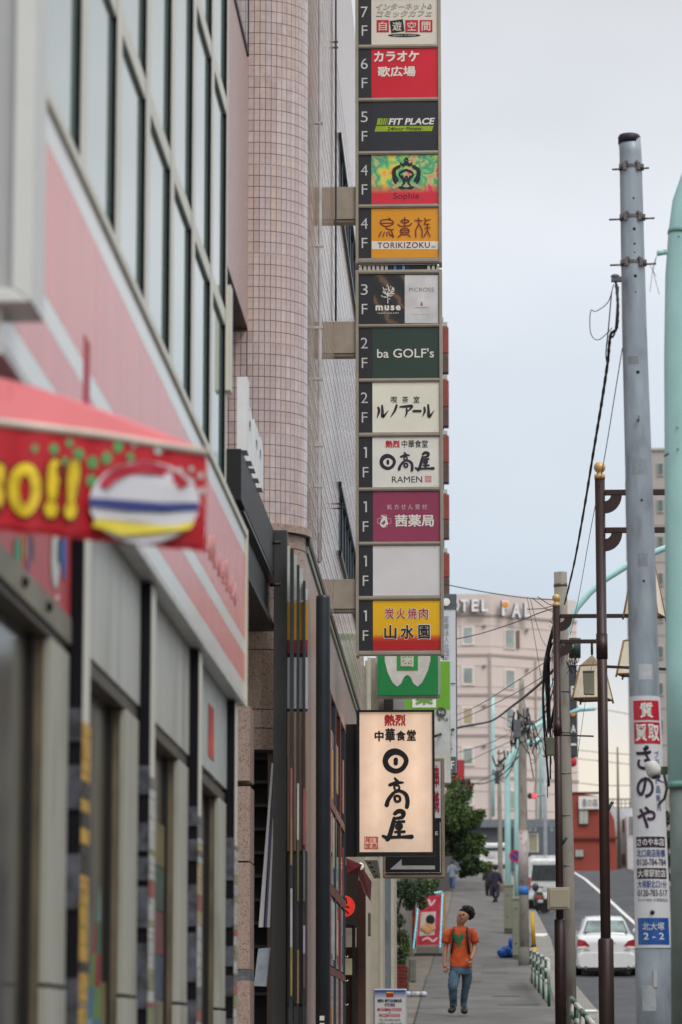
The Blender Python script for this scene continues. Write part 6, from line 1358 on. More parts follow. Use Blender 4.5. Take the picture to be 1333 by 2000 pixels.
for k, (x0, y0, x1, y1, D, l) in enumerate(((1004, 1405, 1018, 1440, 101.5, 'grey pole mounted box at the grey utility pole'), (1068, 1440, 1086, 1475, 46, 'olive cabinet hanging beside the farther brown post'), (967, 1505, 976, 1530, 144, 'small dark box on the slim grey pole'), (992, 1385, 1003, 1400, 102, 'small pale insulator box near the grey utility pole'))):
    b_ = MB(); rpx(b_, x0, y0, x1, y1, D, .3 if D > 90 else .12); solo('pole_box', b_, M('pbox_%d' % k, [(96, 100, 104), (104, 104, 84), (60, 62, 66), (150, 156, 160)][k], .6), l, 'box', bevel=.01)
b_ = MB(); 
for (x0, y0, x1, y1) in ((1050, 1165, 1092, 1186), (1040, 1168, 1090, 1200), (1060, 1350, 1086, 1240), (1062, 1390, 1088, 1300), (1030, 1190, 1092, 1180)): b_.tube([P(x0, y0, 47), P((x0+x1)/2, (y0+y1)/2+4, 47), P(x1, y1, 47)], .006, 5)
solo('cable_tangle', b_, WB, 'short black service drops meeting the concrete pole head', 'cables', kind='stuff')
# red crossing signal
sg = thing('crossing_signal', 'lit red crossing light on the pale grey pole', 'traffic light', P(1043, 1562, 149))
b_ = MB(); b_.tube([P(1034, 1556, 149.3), P(1064, 1552, 149.8)], .05, 6); part('bracket', b_, M('pole_silver', (160, 168, 172), .5, .2), sg)
for x in (1035.5, 1043.5):
    b_ = MB(); c = P(x, 1555, 149); b_.tube([(c.x, 148.8, c.z), (c.x, 149.2, c.z)], 5/FPX*149, 16); h_ = part('housing', b_, M('housing_black', (36, 34, 36), .5), sg)
    if x > 1040: b_ = MB(); b_.tube([(c.x, 148.74, c.z), (c.x, 148.79, c.z)], 4/FPX*149, 16); part('lens', b_, M('lens_red', (255, 50, 60), .3, emis=(255, 50, 60), estr=4), h_)
# no parking sign
np_ = thing('no_parking_sign', 'round blue and red no parking sign on a thin post', 'road sign', P(1007, 1760, 118))
def ringdisc(mb, c, r0, r1, y, n=24):
    for i in range(n):
        a, b = 2*math.pi*i/n, 2*math.pi*(i+1)/n; mb.quad((c.x+r0*math.cos(a), y, c.z+r0*math.sin(a)), (c.x+r1*math.cos(a), y, c.z+r1*math.sin(a)), (c.x+r1*math.cos(b), y, c.z+r1*math.sin(b)), (c.x+r0*math.cos(b), y, c.z+r0*math.sin(b)))
c = P(1007, 1672, 118); R_ = 12/FPX*118
b_ = MB(); b_.tube([(c.x, 118, c.z), (c.x, 118.03, c.z)], R_, 24); part('plate', b_, M('np_blue', (40, 70, 160), .4), np_)
b_ = MB(); ringdisc(b_, c, R_*.74, R_, 117.985); part('rim', b_, M('np_red', (196, 30, 50), .4), np_)
b_ = MB(); b_.bar((c.x-R_*.5, 117.98, c.z+R_*.5), (c.x+R_*.5, 117.98, c.z-R_*.5), .004, R_*.25, up=(0, 0, 1)); part('slash', b_, M('np_red', (196, 30, 50), .4), np_)
b_ = MB(); b_.tube([P(1010, 1660, 118.1), P(1009, 1775, 118.1)], .045, 10); part('post', b_, M('post_pale', (160, 190, 186), .5), np_)
# ================================================================ STREET FURNITURE
def onG(px, D, dz=0): return Vector(((px-935)/FPX*D, D, G(D)+dz))
cabm = M('cabinet_olive', (128, 130, 112), .6, var=.1, scale=2)
def cabinet(x0, x1, y0, y1, D, label):
    t_ = thing('street_cabinet', label, 'cabinet', P((x0+x1)/2, y1, D), 'street cabinets by the utility pole')
    b_ = MB(); rpx(b_, x0, y0+5, x1, y1-6, D, .5); part('case', b_, cabm, t_, bevel=.015)
    b_ = MB(); rpx(b_, x0-1, y0, x1+1, y0+5, D-.03, .56); part('lid', b_, M('cabinet_lid', (146, 146, 128), .6), t_, bevel=.015)
    b_ = MB(); rpx(b_, x0+.5, y1-6, x1-.5, y1+2, D+.02, .45); part('plinth', b_, M('plinth_grey', (84, 84, 80), .8), t_)
    for y in (y0+22, y1-30): b_ = MB(); b_.ball(P(x0+(x1-x0)*.4, y, D-.005), .03, 8, 5); part('lock', b_, STL, t_)
cabinet(985, 1003, 1726, 1820, 121, 'taller olive street cabinet farther up the kerb'); cabinet(1001.5, 1018, 1752, 1872, 106, 'nearer narrow street cabinet beside the blue bag')
bag = MB(); rr = random.Random(2); c = P(989, 1860, 107)
for i in range(9): bag.ball((c.x+rr.uniform(-.16, .18), 107+rr.uniform(-.12, .12), c.z+rr.uniform(-.12, .10)), rr.uniform(.13, .2), 10, 7)
bag.ball((c.x+.16, 107, c.z+.3), .13, 10, 7, sc_=(.7, .7, 1.5))
solo('rubbish_bag', bag, M('bag_blue', (30, 84, 170), .3, var=.35, scale=9, bump=.6, bscale=14), 'crumpled blue plastic bag leaning on the near street cabinet', 'bag')
# guard rails green and white
GRN = M('rail_green', (32, 92, 66), .4, var=.25, scale=8); RWH = M('rail_white', (196, 198, 190), .5, var=.12, scale=8)
def guard(D0, D1, X, n, label):
    t_ = thing('guard_rail', label, 'railing', (X, (D0+D1)/2, G((D0+D1)/2)), 'green and white guard rails at the kerb')
    X_ = lambda d: X+(d-D0)*(.004 if D0 > 50 else 0)
    for i in range(n+1):
        d = D0+(D1-D0)*i/n; b_ = MB(); b_.tube([(X_(d), d, G(d)), (X_(d), d, G(d)+.42)], .03, 10); part('post', b_, RWH if i % 2 else GRN, t_)
        b_ = MB(); b_.tube([(X_(d), d, G(d)+.421), (X_(d), d, G(d)+.80)], .03, 10); part('post', b_, GRN if i % 2 else RWH, t_)
    m = n
    for h in (.80, .60, .40):
        for i in range(m):
            a = D0+(D1-D0)*i/m; b = D0+(D1-D0)*(i+1)/m; b_ = MB(); b_.tube([(X_(a), a+.01, G(a)+h), (X_(b), b-.01, G(b)+h)], .034, 8); part('rail', b_, GRN if i % 2 else RWH, t_)
    b_ = MB(); b_.ball((X_(D0 if D0 > 50 else D1), D0 if D0 > 50 else D1, G(D0 if D0 > 50 else D1)+.80), .032, 10, 8); part('end_cap', b_, RWH, t_)
guard(58, 84, 1.235, 9, 'far green and white guard rail running to the yellow cable guard'); guard(35.5, 44, 1.235, 4, 'near green and white guard rail at the bottom edge of the picture')
yg = thing('cable_guard', 'yellow plastic tube guard on a stay wire by the rail', 'cable guard', P(1046, 1912, 84))
for y0, y1, r in ((1782, 1846, 4), (1850, 1913, 6)):
    b_ = MB(); x0 = 1040+(y0-1782)*.05; x1 = 1040+(y1-1782)*.05; b_.tube([P(x0, y0, 84), P(x1, y1, 84)], r/FPX*84, 12); part('tube', b_, M('guard_yellow', (206, 160, 40), .5, var=.08), yg)
b_ = MB(); b_.tube([P(1042.5, 1845, 84), P(1042.8, 1851, 84)], 5/FPX*84, 12); part('clip', b_, BLACKP, yg)
# --- vehicles
def rsec(hw, z0, z1, y, tuck=.12, crown=.03, n=5):
    """rounded body section, half width hw"""
    p = []
    for t in range(n+1): a = -math.pi/2+math.pi/2*t/n; p.append((hw-.1+.1*math.cos(a)-tuck*.3*(t == 0), z0+.1+.1*math.sin(a)))
    for t in range(n+1): a = math.pi/2*t/n; p.append((hw-tuck*.4-.14+.14*math.cos(a), z1-.14+.14*math.sin(a)))
    p.append((0, z1+crown)); full = p+[(-x, z) for x, z in p[:-1]][::-1]
    return [(x, y, z) for x, z in full]
def sedan(label, X, D):
    g = G(D)-.11; t_ = thing('parked_car', label, 'car', (X, D+2.3, g)); slope = (G(D+4)-G(D))/4
    def T(p): return (X+p[0], D+p[1], g+p[2]+slope*p[1])
    def TL(secs): return [[T(q) for q in s] for s in secs]
    W = M('car_white', (220, 222, 224), .22, var=.02, coat=1.0)
    b_ = MB(); b_.loft(TL([rsec(.78, .42, .86, .02), rsec(.86, .34, .98, .06), rsec(.90, .26, 1.04, .22), rsec(.91, .24, 1.06, .8), rsec(.91, .22, 1.0, 2.2), rsec(.91, .22, .98, 3.4), rsec(.88, .26, .88, 4.3), rsec(.74, .34, .74, 4.6)])); part('body', b_, W, t_)
    def gh(y, hw, zt2, hb=.80): return [(-hb, y, 1.0), (-hb+.02, y, 1.04), (-hw-.02, y, zt2-.08), (-hw+.08, y, zt2-.01), (0, y, zt2+.02), (hw-.08, y, zt2-.01), (hw+.02, y, zt2-.08), (hb-.02, y, 1.04), (hb, y, 1.0)]
    b_ = MB(); b_.loft(TL([gh(.62, .62, 1.08, .74), gh(1.15, .58, 1.42), gh(1.6, .58, 1.47), gh(2.6, .60, 1.45), gh(3.5, .66, 1.08)])); part('cabin', b_, W, t_)
    q = [(-.62, .68, 1.10), (.62, .68, 1.10), (.50, 1.10, 1.375), (-.50, 1.10, 1.375)]
    b_ = MB(); b_.prism([T((x, y-.035, z+.015)) for x, y, z in q], (0, .03, .0)); part('rear_window', b_, M('car_glass', (110, 128, 122), .05, var=.5, scale=2.2, spec=.8), t_)
    b_ = MB(); b_.prism([T((x*1.06, y-.025, z+(.012 if z > 1.2 else -.012)+.008)) for x, y, z in q], (0, .02, 0)); part('window_seal', b_, BLACKP, t_)
    for s in (-1, 1):
        b_ = MB(); b_.prism([T((s*x, y, z)) for x, y, z in ((.86, .04, .80), (.84, .04, .98), (.62, .00, .93), (.50, -.01, .80), (.84, .03, .74))], (0, .12, 0)); part('tail_light', b_, M('tail_red', (160, 24, 32), .15, coat=1), t_)
        b_ = MB(); b_.prism([T((s*x, y-.015, z)) for x, y, z in ((.84, .04, .78), (.60, .0, .80), (.58, .0, .755), (.84, .03, .74))], (0, .02, 0)); part('reverse_lens', b_, WHITE, t_)
        b_ = MB(); b_.tube([T((s*.62, .02, .25)), T((s*.62, -.03, .25))], .045, 12); part('exhaust', b_, M('chrome', (190, 190, 190), .15, 1.0), t_)
        for yy in (.95, 3.7):
            b_ = MB(); b_.tube([T((s*.92, yy, .33)), T((s*.72, yy, .33))], .33, 22); ty = part('wheel', b_, M('tyre', (24, 24, 24), .8), t_)
            b_ = MB(); b_.tube([T((s*.925, yy, .33)), T((s*.90, yy, .33))], .21, 16); part('rim', b_, M('chrome', (190, 190, 190), .15, 1.0), ty)
        b_ = MB(); b_.ball(T((s*1.0, 3.0, 1.02)), .1, 10, 6, sc_=(1.1, .6, .8)); part('mirror', b_, W, t_)
    b_ = MB(); b_.box(T((-.17, -.02, 0))[0], T((.17, 0, 0))[0], D-.015, D+.01, g+.70, g+.86); part('number_plate', b_, M('plate_pale', (190, 192, 196), .5), t_)
    b_ = MB(); b_.box(X-.25, X+.25, D-.02, D+.02, g+.875, g+.90); part('trim', b_, M('chrome', (190, 190, 190), .15, 1.0), t_)
    b_ = MB(); b_.loft(TL([rsec(.80, .26, .62, -.03, .05, 0), rsec(.88, .22, .64, .05, .05, 0), rsec(.915, .22, .64, .3, .05, 0)])); part('bumper', b_, W, t_)
    b_ = MB(); b_.box(X-.74, X+.74, D+.0, D+.2, g+.14, g+.30); part('diffuser', b_, M('diffuser_black', (22, 22, 22), .7), t_, bevel=.03)
    b_ = MB(); b_.box(X-.55, X+.55, D-.01, D+.01, g+.30, g+.33); part('lower_trim', b_, M('chrome', (190, 190, 190), .15, 1.0), t_)
    for x in (-.66, .52): b_ = MB(); b_.box(X+x, X+x+.16, D-.012, D+.01, g+.70, g+.725); part('badge', b_, M('chrome', (190, 190, 190), .15, 1.0), t_)
    t_.scale = (1.02, 1, 1.16)
_sd = sedan('white sedan seen from behind on the road between the poles', (1184-935)/FPX*98.7, 98.7)
def van(label, X, D, W_=1.7, H=1.95, col=(206, 208, 208), rz=0):
    g = G(D)-.11; t_ = thing('parked_van', label, 'van', (X, D+2, g)); sl_ = (G(D+4)-G(D))/4
    Wm = M('van_%d' % col[0], col, .25, coat=.8); T = lambda p: (X+p[0], D+p[1], g+p[2]+sl_*p[1])
    def sec(y, hw, ht, z1): return [T(p) for p in [(-hw, y, .3), (-hw, y, z1), (-hw+.1, y, ht-.1), (-hw+.25, y, ht), (hw-.25, y, ht), (hw-.1, y, ht-.1), (hw, y, z1), (hw, y, .3)]]
    hw = W_/2
    b_ = MB(); b_.loft([sec(0, hw-.06, H-.12, 1.0), sec(.15, hw, H, 1.05), sec(3.2, hw, H, 1.05), sec(4.2, hw-.05, 1.1, .9)], sm=False); part('body', b_, Wm, t_, bevel=.05)
    b_ = MB(); b_.prism([T(p) for p in ((-hw+.16, -.03, 1.12), (hw-.16, -.03, 1.12), (hw-.24, -.01, H-.26), (-hw+.24, -.01, H-.26))], (0, .03, 0)); part('rear_window', b_, M('van_glass', (38, 44, 46), .06, var=.5), t_)
    b_ = MB(); b_.prism([T(p) for p in ((-hw+.12, -.01, H-.2), (hw-.12, -.01, H-.2), (hw-.16, .0, H-.1), (-hw+.16, 0, H-.1))], (0, .04, 0)); part('spoiler', b_, Wm, t_)
    for s in (-1, 1):
        b_ = MB(); b_.box(T((s*(hw-.02), 0, 0))[0], T((s*(hw-.14), 0, 0))[0], D-.03, D+.05, g+.75, g+1.25); part('tail_light', b_, M('tail_red', (160, 24, 32), .15, coat=1), t_)
        for yy in (.8, 3.4): b_ = MB(); b_.tube([T((s*(hw+.01), yy, .32)), T((s*(hw-.2), yy, .32))], .32, 18); part('wheel', b_, M('tyre', (24, 24, 24), .8), t_)
    b_ = MB(); b_.box(X-.2, X+.2, D-.04, D, g+.72, g+.9); part('number_plate', b_, M('plate_pale', (190, 192, 196), .5), t_)
    b_ = MB(); b_.box(X-hw+.05, X+hw-.05, D-.08, D+.1, g+.34, g+.56); part('bumper', b_, Wm, t_, bevel=.03)
    b_ = MB(); b_.box(X-hw+.1, X+hw-.1, D-.0, D+.3, g+.18, g+.33); part('under', b_, BLACKP, t_)
van('white van parked at the kerb behind the motorbike', (1072-935)/FPX*139, 139, W_=1.75, H=2.05)
van('white car half hidden behind the street tree on the crest', (962-935)/FPX*182, 182, W_=2.1, H=1.55, col=(216, 216, 214))
mt = thing('motorbike', 'black scooter with red light parked at the kerb', 'motorbike', onG(1053, 135))
c = onG(1053, 135, -.1); K = BLACKP
b_ = MB(); b_.tube([(c.x+.25, c.y-.05, c.z+.28), (c.x+.25, c.y+.05, c.z+.28)], .28, 18); part('wheel', b_, M('tyre', (24, 24, 24), .8), mt); b_ = MB(); b_.tube([(c.x-.14, c.y+1.1, c.z+.34), (c.x-.14, c.y+1.2, c.z+.34)], .27, 18); part('wheel', b_, M('tyre', (24, 24, 24), .8), mt)
b_ = MB(); b_.loft([[(c.x+x*k+.10*(1-t)-.05, c.y+yy, c.z+z) for x, z in ((-.16, zb), (.16, zb), (.2, (zb+zt3)/2), (.13, zt3), (-.13, zt3), (-.2, (zb+zt3)/2))] for t, yy, zb, zt3, k in ((0, -.1, .35, .82, .9), (.3, .2, .3, .88, 1.1), (.6, .6, .3, .8, 1.1), (1, .9, .4, .9, .8))]); part('body', b_, M('bike_black', (26, 26, 30), .3, coat=.5), mt)
b_ = MB(); b_.box(c.x-.1, c.x+.14, c.y-.14, c.y-.09, c.z+.6, c.z+.72); part('tail_light', b_, M('tail_red', (160, 24, 32), .15, coat=1), mt); b_ = MB(); b_.box(c.x-.02, c.x+.18, c.y-.16, c.y-.12, c.z+.42, c.z+.54); part('number_plate', b_, M('plate_pale', (190, 192, 196), .5), mt)
b_ = MB(); b_.ball((c.x-.12, c.y+.1, c.z+1.05), .14, 12, 8, sc_=(1, .8, 1.3)); part('top_case', b_, M('bike_grey', (50, 54, 60), .4), mt); b_ = MB(); b_.tube([(c.x-.3, c.y+.7, c.z+1.1), (c.x+.2, c.y+.7, c.z+1.08)], .03, 8); part('handlebar', b_, M('bike_grey', (50, 54, 60), .4), mt)
# ice cream stand sign with LED edging
ic = thing('ice_cream_sign', 'lit upright red and white dessert sign with blue LED edging on a trolley', 'sign', P(838, 1870, 108))
b_ = MB(); b_.prism([P(x, y, 108) for x, y in ((821, 1752), (862, 1747), (858, 1845), (814, 1846))], (0, .12, 0)); part('panel', b_, M('ic_red', (176, 38, 60), .4, var=.4, scale=5, emis=(176, 38, 60), estr=.15), ic)
b_ = MB(); b_.prism([P(x, y, 107.99) for x, y in ((823, 1782), (852, 1780), (849, 1826), (819, 1828))], (0, .005, 0)); pn_ = part('picture', b_, M('ic_white', (216, 200, 190), .4, var=.15, scale=4), ic)
b_ = MB(); b_.ball(P(841, 1796, 107.97), .16, 12, 8, sc_=(.9, .05, 1)); part('chocolate', b_, BLACKP, pn_)
b_ = MB()
for x, y, r in ((829, 1813, .11), (836, 1817, .12), (844, 1812, .12), (838, 1808, .1)): b_.ball(P(x, y, 107.96), r, 10, 6, sc_=(1.1, .05, .8))
part('waffle', b_, M('ic_waffle', (214, 160, 110), .5, var=.2), pn_)
b_ = MB(); stroke(b_, [(832, 1764, 3), (838, 1758, 4), (842, 1768, 4), (850, 1758, 3)], 107.98, 0); stroke(b_, [(826, 1836, 3), (836, 1832, 4), (846, 1838, 4), (854, 1832, 3)], 107.98, 1); part('swirl_print', b_, M('ic_pink', (236, 200, 204), .5), ic)
LED = M('led_cyan', (150, 225, 240), .4, emis=(150, 225, 240), estr=1.2)
for e, (a, b, n) in enumerate((((819, 1752), (808, 1852), 30), ((865, 1744), (860, 1850), 32), ((836, 1746), (864, 1741), 9))):
    b_ = MB(); b_.bar(P(*a, 108.02), P(*b, 108.02), .06, .05); fr_ = part('light_strip', b_, M('led_base', (30, 70, 90), .5), ic)
    lm = MB()
    for i in range(n): t = (i+.5)/n; lm.ball(P(a[0]+(b[0]-a[0])*t, a[1]+(b[1]-a[1])*t, 107.97), .022, 6, 4)
    part('led_lamps', lm, LED, fr_, kind='stuff')
b_ = MB(); rpx(b_, 814, 1849, 858, 1862, 108.0, .4); part('trolley', b_, M('trolley_grey', (120, 116, 104), .6), ic); b_ = MB(); rpx(b_, 810, 1862, 864, 1867, 107.9, .6); part('tray', b_, M('tray_black', (40, 40, 38), .7), ic)
for x in (814, 858): b_ = MB(); c = P(x, 1868, 107.95); b_.tube([(c.x-.03, c.y, c.z), (c.x+.03, c.y, c.z)], .05, 10); part('castor', b_, BLACKP, ic)
b_ = MB(); rpx(b_, 803, 1752, 812, 1850, 108.6, .2); b_.box(*(lambda a, c: (a.x, c.x, 108.55, 108.6, a.z, c.z))(P(803, 1830, 108.5), P(813, 1790, 108.5)), 1); solo('vending_front', b_, [M('vend_darkred', (110, 30, 34), .5), M('vend_orange', (190, 84, 44), .5)], 'dark red and orange panel left of the dessert sign', 'panel')
b_ = MB(); rpx(b_, 867, 1750, 871, 1852, 110.5, .1); solo('orange_post', b_, M('post_orange', (186, 130, 80), .6), 'slim orange brown post right of the dessert sign', 'post')
# store board bottom
mb_ = thing('store_board', 'white standing store board with blue top at the bottom of the picture', 'sign', P(762, 2060, 36))
b_ = MB(); a = P(730, 2080, 36); c = P(795, 1931, 36); b_.box(a.x, c.x, 36, 36.04, a.z, c.z); part('frame', b_, M('board_edge', (180, 184, 190), .4, .2), mb_, bevel=.012)
m = M('board_print', (214, 214, 212), .4); t, b = nodes_of(m); tcn = t.nodes.new('ShaderNodeTexCoord'); sp = t.nodes.new('ShaderNodeSeparateXYZ'); t.links.new(tcn.outputs['Object'], sp.inputs[0]); mr = t.nodes.new('ShaderNodeMapRange'); o_z = ORI[mb_.name].z
mr.inputs[1].default_value = P(760, 1951, 36).z-o_z; mr.inputs[2].default_value = P(760, 1936, 36).z-o_z; t.links.new(sp.outputs['Z'], mr.inputs[0]); r = t.nodes.new('ShaderNodeValToRGB'); r.color_ramp.elements[0].color = rgb(214, 214, 212); r.color_ramp.elements[1].color = rgb(36, 76, 150); t.links.new(mr.outputs[0], r.inputs['Fac']); t.links.new(r.outputs[0], b.inputs['Base Color'])
b_ = MB(); rpx(b_, 733, 1934, 792, 2078, 35.994, .008); bf = part('face', b_, m, mb_)
b_ = MB(); rpx(b_, 755, 1937, 769, 1947, 35.99, .003); part('flag', b_, M('flag_red', (176, 40, 50), .5), bf); b_ = MB(); rpx(b_, 755.2, 1937.2, 768.8, 1940, 35.986, .002); part('flag_yellow', b_, M('flag_yellow', (220, 180, 60), .5), bf)
INB = M('ink_bluegrey', (50, 60, 90), .5)
lett(bf, 'MIN MYANMAR', 738, 1951, 786, 1957.5, 35.988, INB, bold=.03); lett(bf, 'STORE', 752, 1959.5, 772, 1965.5, 35.988, INB, bold=.03); lett(bf, 'MYANMAR FOODS', 738, 1968.5, 785, 1974.5, 35.988, REDP, bold=.02); lett(bf, '&', 760, 1976, 764, 1979, 35.988, OUTL); lett(bf, 'FROZEN FOODS', 741, 1980, 782, 1986, 35.988, REDP, bold=.02); lett(bf, 'TEL 03-6903-6670', 741, 1990, 782, 1994, 35.988, OUTL); lett(bf, 'OPEN 11:00-23:00', 739, 1997, 785, 2001, 35.988, OUTL)
# planter, kerb stones, litter
pl_ = thing('brick_planter', 'red brick planter holding the tall shrub', 'planter', P(785, 1935, 68))
brk = M('brick_red', (116, 48, 40), .8, var=.25, scale=6)
b_ = MB(); a = P(768, 1945, 68.02); c = P(797, 1886, 68.02); b_.box(a.x-.4, c.x-.01, 68.02, 69.6, a.z, c.z-.01); part('core', b_, M('mortar', (92, 74, 66), .9), pl_)
for r_ in range(9):
    z_ = a.z+r_*.072
    for k in range(4):
        x = a.x-.4+k*.225+(.11 if r_ % 2 else 0)
        if x > c.x-.05: continue
        b_ = MB(); b_.box(x, min(x+.215, c.x), 68.0, 68.1, z_, z_+.062); part('brick', b_, brk, pl_)
b_ = MB(); rpx(b_, 799, 1872, 812, 1918, 72, .6); solo('concrete_block', b_, M('block_grey', (112, 112, 106), .85, var=.12), 'grey concrete block beside the brick planter', 'block', bevel=.03)
b_ = MB(); c = P(808, 1925, 66); rr = random.Random(8)
for i in range(7): b_.ball((c.x+rr.uniform(-.15, .2), 66+rr.uniform(-.2, .2), G(66)+.05), .08, 8, 5, sc_=(1.0, 1, .8))
solo('litter', b_, M('litter_white', (176, 178, 184), .5, var=.3), 'crumpled pale plastic litter on the pavement by the planter', 'litter')
b_ = MB(); c = P(826, 1883, 100); b_.box(c.x-.1, c.x+.12, 100, 100.3, G(100), G(100)+.02); solo('paper_scrap', b_, WHITE, 'small white paper scrap in front of the dessert sign', 'litter')
# ================================================================ VEGETATION
def leafmat(name, c, c2):
    m = M(name, c, .55, var=.35, scale=2.2); t, b = nodes_of(m); b.inputs['Subsurface Weight'].default_value = 0
    r = [n for n in t.nodes if n.type == 'VALTORGB'][0]; e = r.color_ramp.elements.new(.8); e.color = rgb(*c2); return m
LG = leafmat('leaf_green', (78, 100, 50), (124, 138, 72)); LD = leafmat('leaf_dark', (48, 68, 40), (84, 104, 56)); LRd = leafmat('leaf_rust', (120, 76, 44), (140, 100, 50))
def leaves(mb, c, r, n, size, rr, mi=0, fl=(1, 1, 1)):
    for i in range(n):
        while True:
            p = Vector((rr.uniform(-1, 1), rr.uniform(-1, 1), rr.uniform(-1, 1)))
            if p.length < 1: break
        p = p*(.55+.45*rr.random())/max(p.length, .3)*p.length**.3 if rr.random() < .6 else p
        q = Vector((c[0]+p.x*r*fl[0], c[1]+p.y*r*fl[1], c[2]+p.z*r*fl[2])); s = size*rr.uniform(.6, 1.4)
        u = Vector((rr.uniform(-1, 1), rr.uniform(-1, 1), rr.uniform(-1, 1))).normalized(); v = u.cross(Vector((rr.uniform(-1, 1), rr.uniform(-1, 1), rr.uniform(-1, 1)))).normalized()
        mb.poly([q-u*s, q+v*s*.45, q+u*s, q-v*s*.45], mi)
rr = random.Random(21)
TD = 116
tr = thing('street_tree', 'dense green street tree with rusty top leaning over the left pavement', 'tree', onG(838, TD))
b_ = MB(); base = onG(838, TD); tp = P(895, 1560, TD); b_.tube([base, P(840, 1800, TD), P(850, 1720, TD), P(872, 1640, TD), tp], [.15, .13, .11, .08, .04], 10)
for (x, y) in ((915, 1600), (920, 1680), (880, 1560), (862, 1640)): b_.tube([P(862, 1670, TD), P(862, 1670, TD).lerp(P(x, y, TD), .5)+Vector((0, 0, .1)), P(x, y, TD+rr.uniform(-.8, .8))], [.06, .04, .015], 6)
part('trunk', b_, M('bark', (74, 62, 50), .9, var=.25), tr)
b_ = MB(); k = TD/FPX
for (x, y, r_, n, mi) in ((888, 1590, 36, 2300, 0), (888, 1635, 34, 2700, 1), (905, 1662, 26, 1400, 1), (922, 1600, 22, 900, 0), (925, 1650, 24, 1000, 0), (920, 1690, 22, 1000, 1), (897, 1548, 28, 900, 0), (885, 1530, 19, 360, 2), (912, 1535, 14, 260, 2), (938, 1640, 14, 280, 0), (942, 1694, 13, 300, 0), (862, 1600, 30, 1200, 1), (850, 1650, 30, 1500, 1), (940, 1590, 11, 180, 0), (956, 1690, 8, 90, 0), (905, 1706, 10, 200, 1), (948, 1665, 8, 80, 0), (836, 1700, 26, 1200, 1)):
    leaves(b_, P(x, y, TD+rr.uniform(-.5, .5)), r_*k, n, .07, rr, mi)
part('crown', b_, [LG, LD, LRd], tr, kind='stuff')
b_ = MB(); sh = thing('hanging_shrub', 'dark leafy branches hanging below the arrow sign', 'shrub', P(800, 1760, 72)); k = 72/FPX
for (x, y, r_, n, mi) in ((790, 1735, 22, 900, 1), (815, 1742, 24, 1000, 1), (835, 1732, 18, 600, 0), (845, 1725, 14, 400, 0), (800, 1765, 14, 400, 1), (770, 1740, 14, 300, 1), (825, 1765, 12, 260, 0)): leaves(b_, P(x, y, 72+rr.uniform(-.3, .3)), r_*k, n, .035, rr, mi)
part('foliage', b_, [LG, LD], sh, kind='stuff'); b_ = MB(); b_.tube([onG(766, 74), P(772, 1800, 73.5), P(785, 1750, 72.6), P(815, 1742, 72)], [.05, .04, .03, .015], 8); part('stem', b_, M('bark', (74, 62, 50), .9), sh)
b_ = MB(); sh = thing('planter_shrub', 'tall bushy shrub growing in the brick planter', 'shrub', P(785, 1890, 68.6)); k = 68.6/FPX
for (x, y, r_, n, mi) in ((778, 1800, 16, 380, 1), (785, 1830, 17, 600, 0), (788, 1860, 15, 500, 0), (780, 1880, 15, 420, 1), (792, 1845, 11, 260, 0), (772, 1770, 10, 140, 0)): leaves(b_, P(x, y, 68.6+rr.uniform(-.2, .2)), r_*k, n, .03, rr, mi)
part('foliage', b_, [leafmat('leaf_bright', (78, 98, 50), (130, 138, 80)), LD], sh, kind='stuff')
b_ = MB(); b_.tube([P(782, 1892, 68.6), P(784, 1840, 68.6), P(778, 1790, 68.6)], [.03, .02, .01], 8); part('stem', b_, M('bark', (74, 62, 50), .9), sh)
b_ = MB(); sh = thing('right_bush', 'dark bush between the steel pole and the teal post', 'shrub', P(1302, 1700, 160)); k = 160/FPX
for (x, y, r_, n) in ((1300, 1600, 16, 260), (1304, 1640, 18, 300), (1300, 1680, 16, 260), (1306, 1720, 16, 240)): leaves(b_, P(x, y, 160), r_*k, n, .12, rr, 0)
part('foliage', b_, LD, sh, kind='stuff'); b_ = MB(); b_.tube([onG(1304, 160), P(1303, 1650, 160)], .08, 8); part('stem', b_, M('bark', (74, 62, 50), .9), sh)
# ================================================================ PEOPLE
def skin(name, nodes, edges, mat, parent, root=0, sub=2):
    """nodes: list of (Vector, radius or (rx, ry))"""
    org = ORI[parent.name]; me = bpy.data.meshes.new(name); me.from_pydata([tuple(p-org) for p, r in nodes], edges, []); me.materials.append(mat)
    o = bpy.data.objects.new(name, me); COL.objects.link(o); o.parent = parent; ORI[o.name] = org
    sk = o.modifiers.new('skin', 'SKIN'); sk.use_smooth_shade = True; sk.branch_smoothing = .3
    bm = bmesh.new(); bm.from_mesh(me); ly = bm.verts.layers.skin.verify(); bm.verts.ensure_lookup_table()
    for i, (p, r) in enumerate(nodes): bm.verts[i][ly].radius = r if isinstance(r, tuple) else (r, r); bm.verts[i][ly].use_root = (i == root)
    bm.to_mesh(me); bm.free()
    s = o.modifiers.new('sub', 'SUBSURF'); s.levels = sub; s.render_levels = sub
    return o
SK = M('skin', (168, 118, 90), .5, var=.06); HAIR = M('hair_black', (24, 20, 18), .7, var=.3, bump=.5); ORG = M('shirt_orange', (190, 80, 32), .85, var=.3, scale=7, bump=.7, bscale=14); JN = M('jeans_blue', (72, 94, 112), .85, var=.3, scale=7, bump=.4, bscale=22); SHO = M('shoe_black', (26, 24, 24), .5)
DM = 52.9
def J(px, py, dy=0.0): return P(px, py, DM+dy)
man = thing('person', 'curly haired man in orange t-shirt and blue jeans walking and looking up', 'person', Vector((J(895, 1979).x, DM, G(DM))))
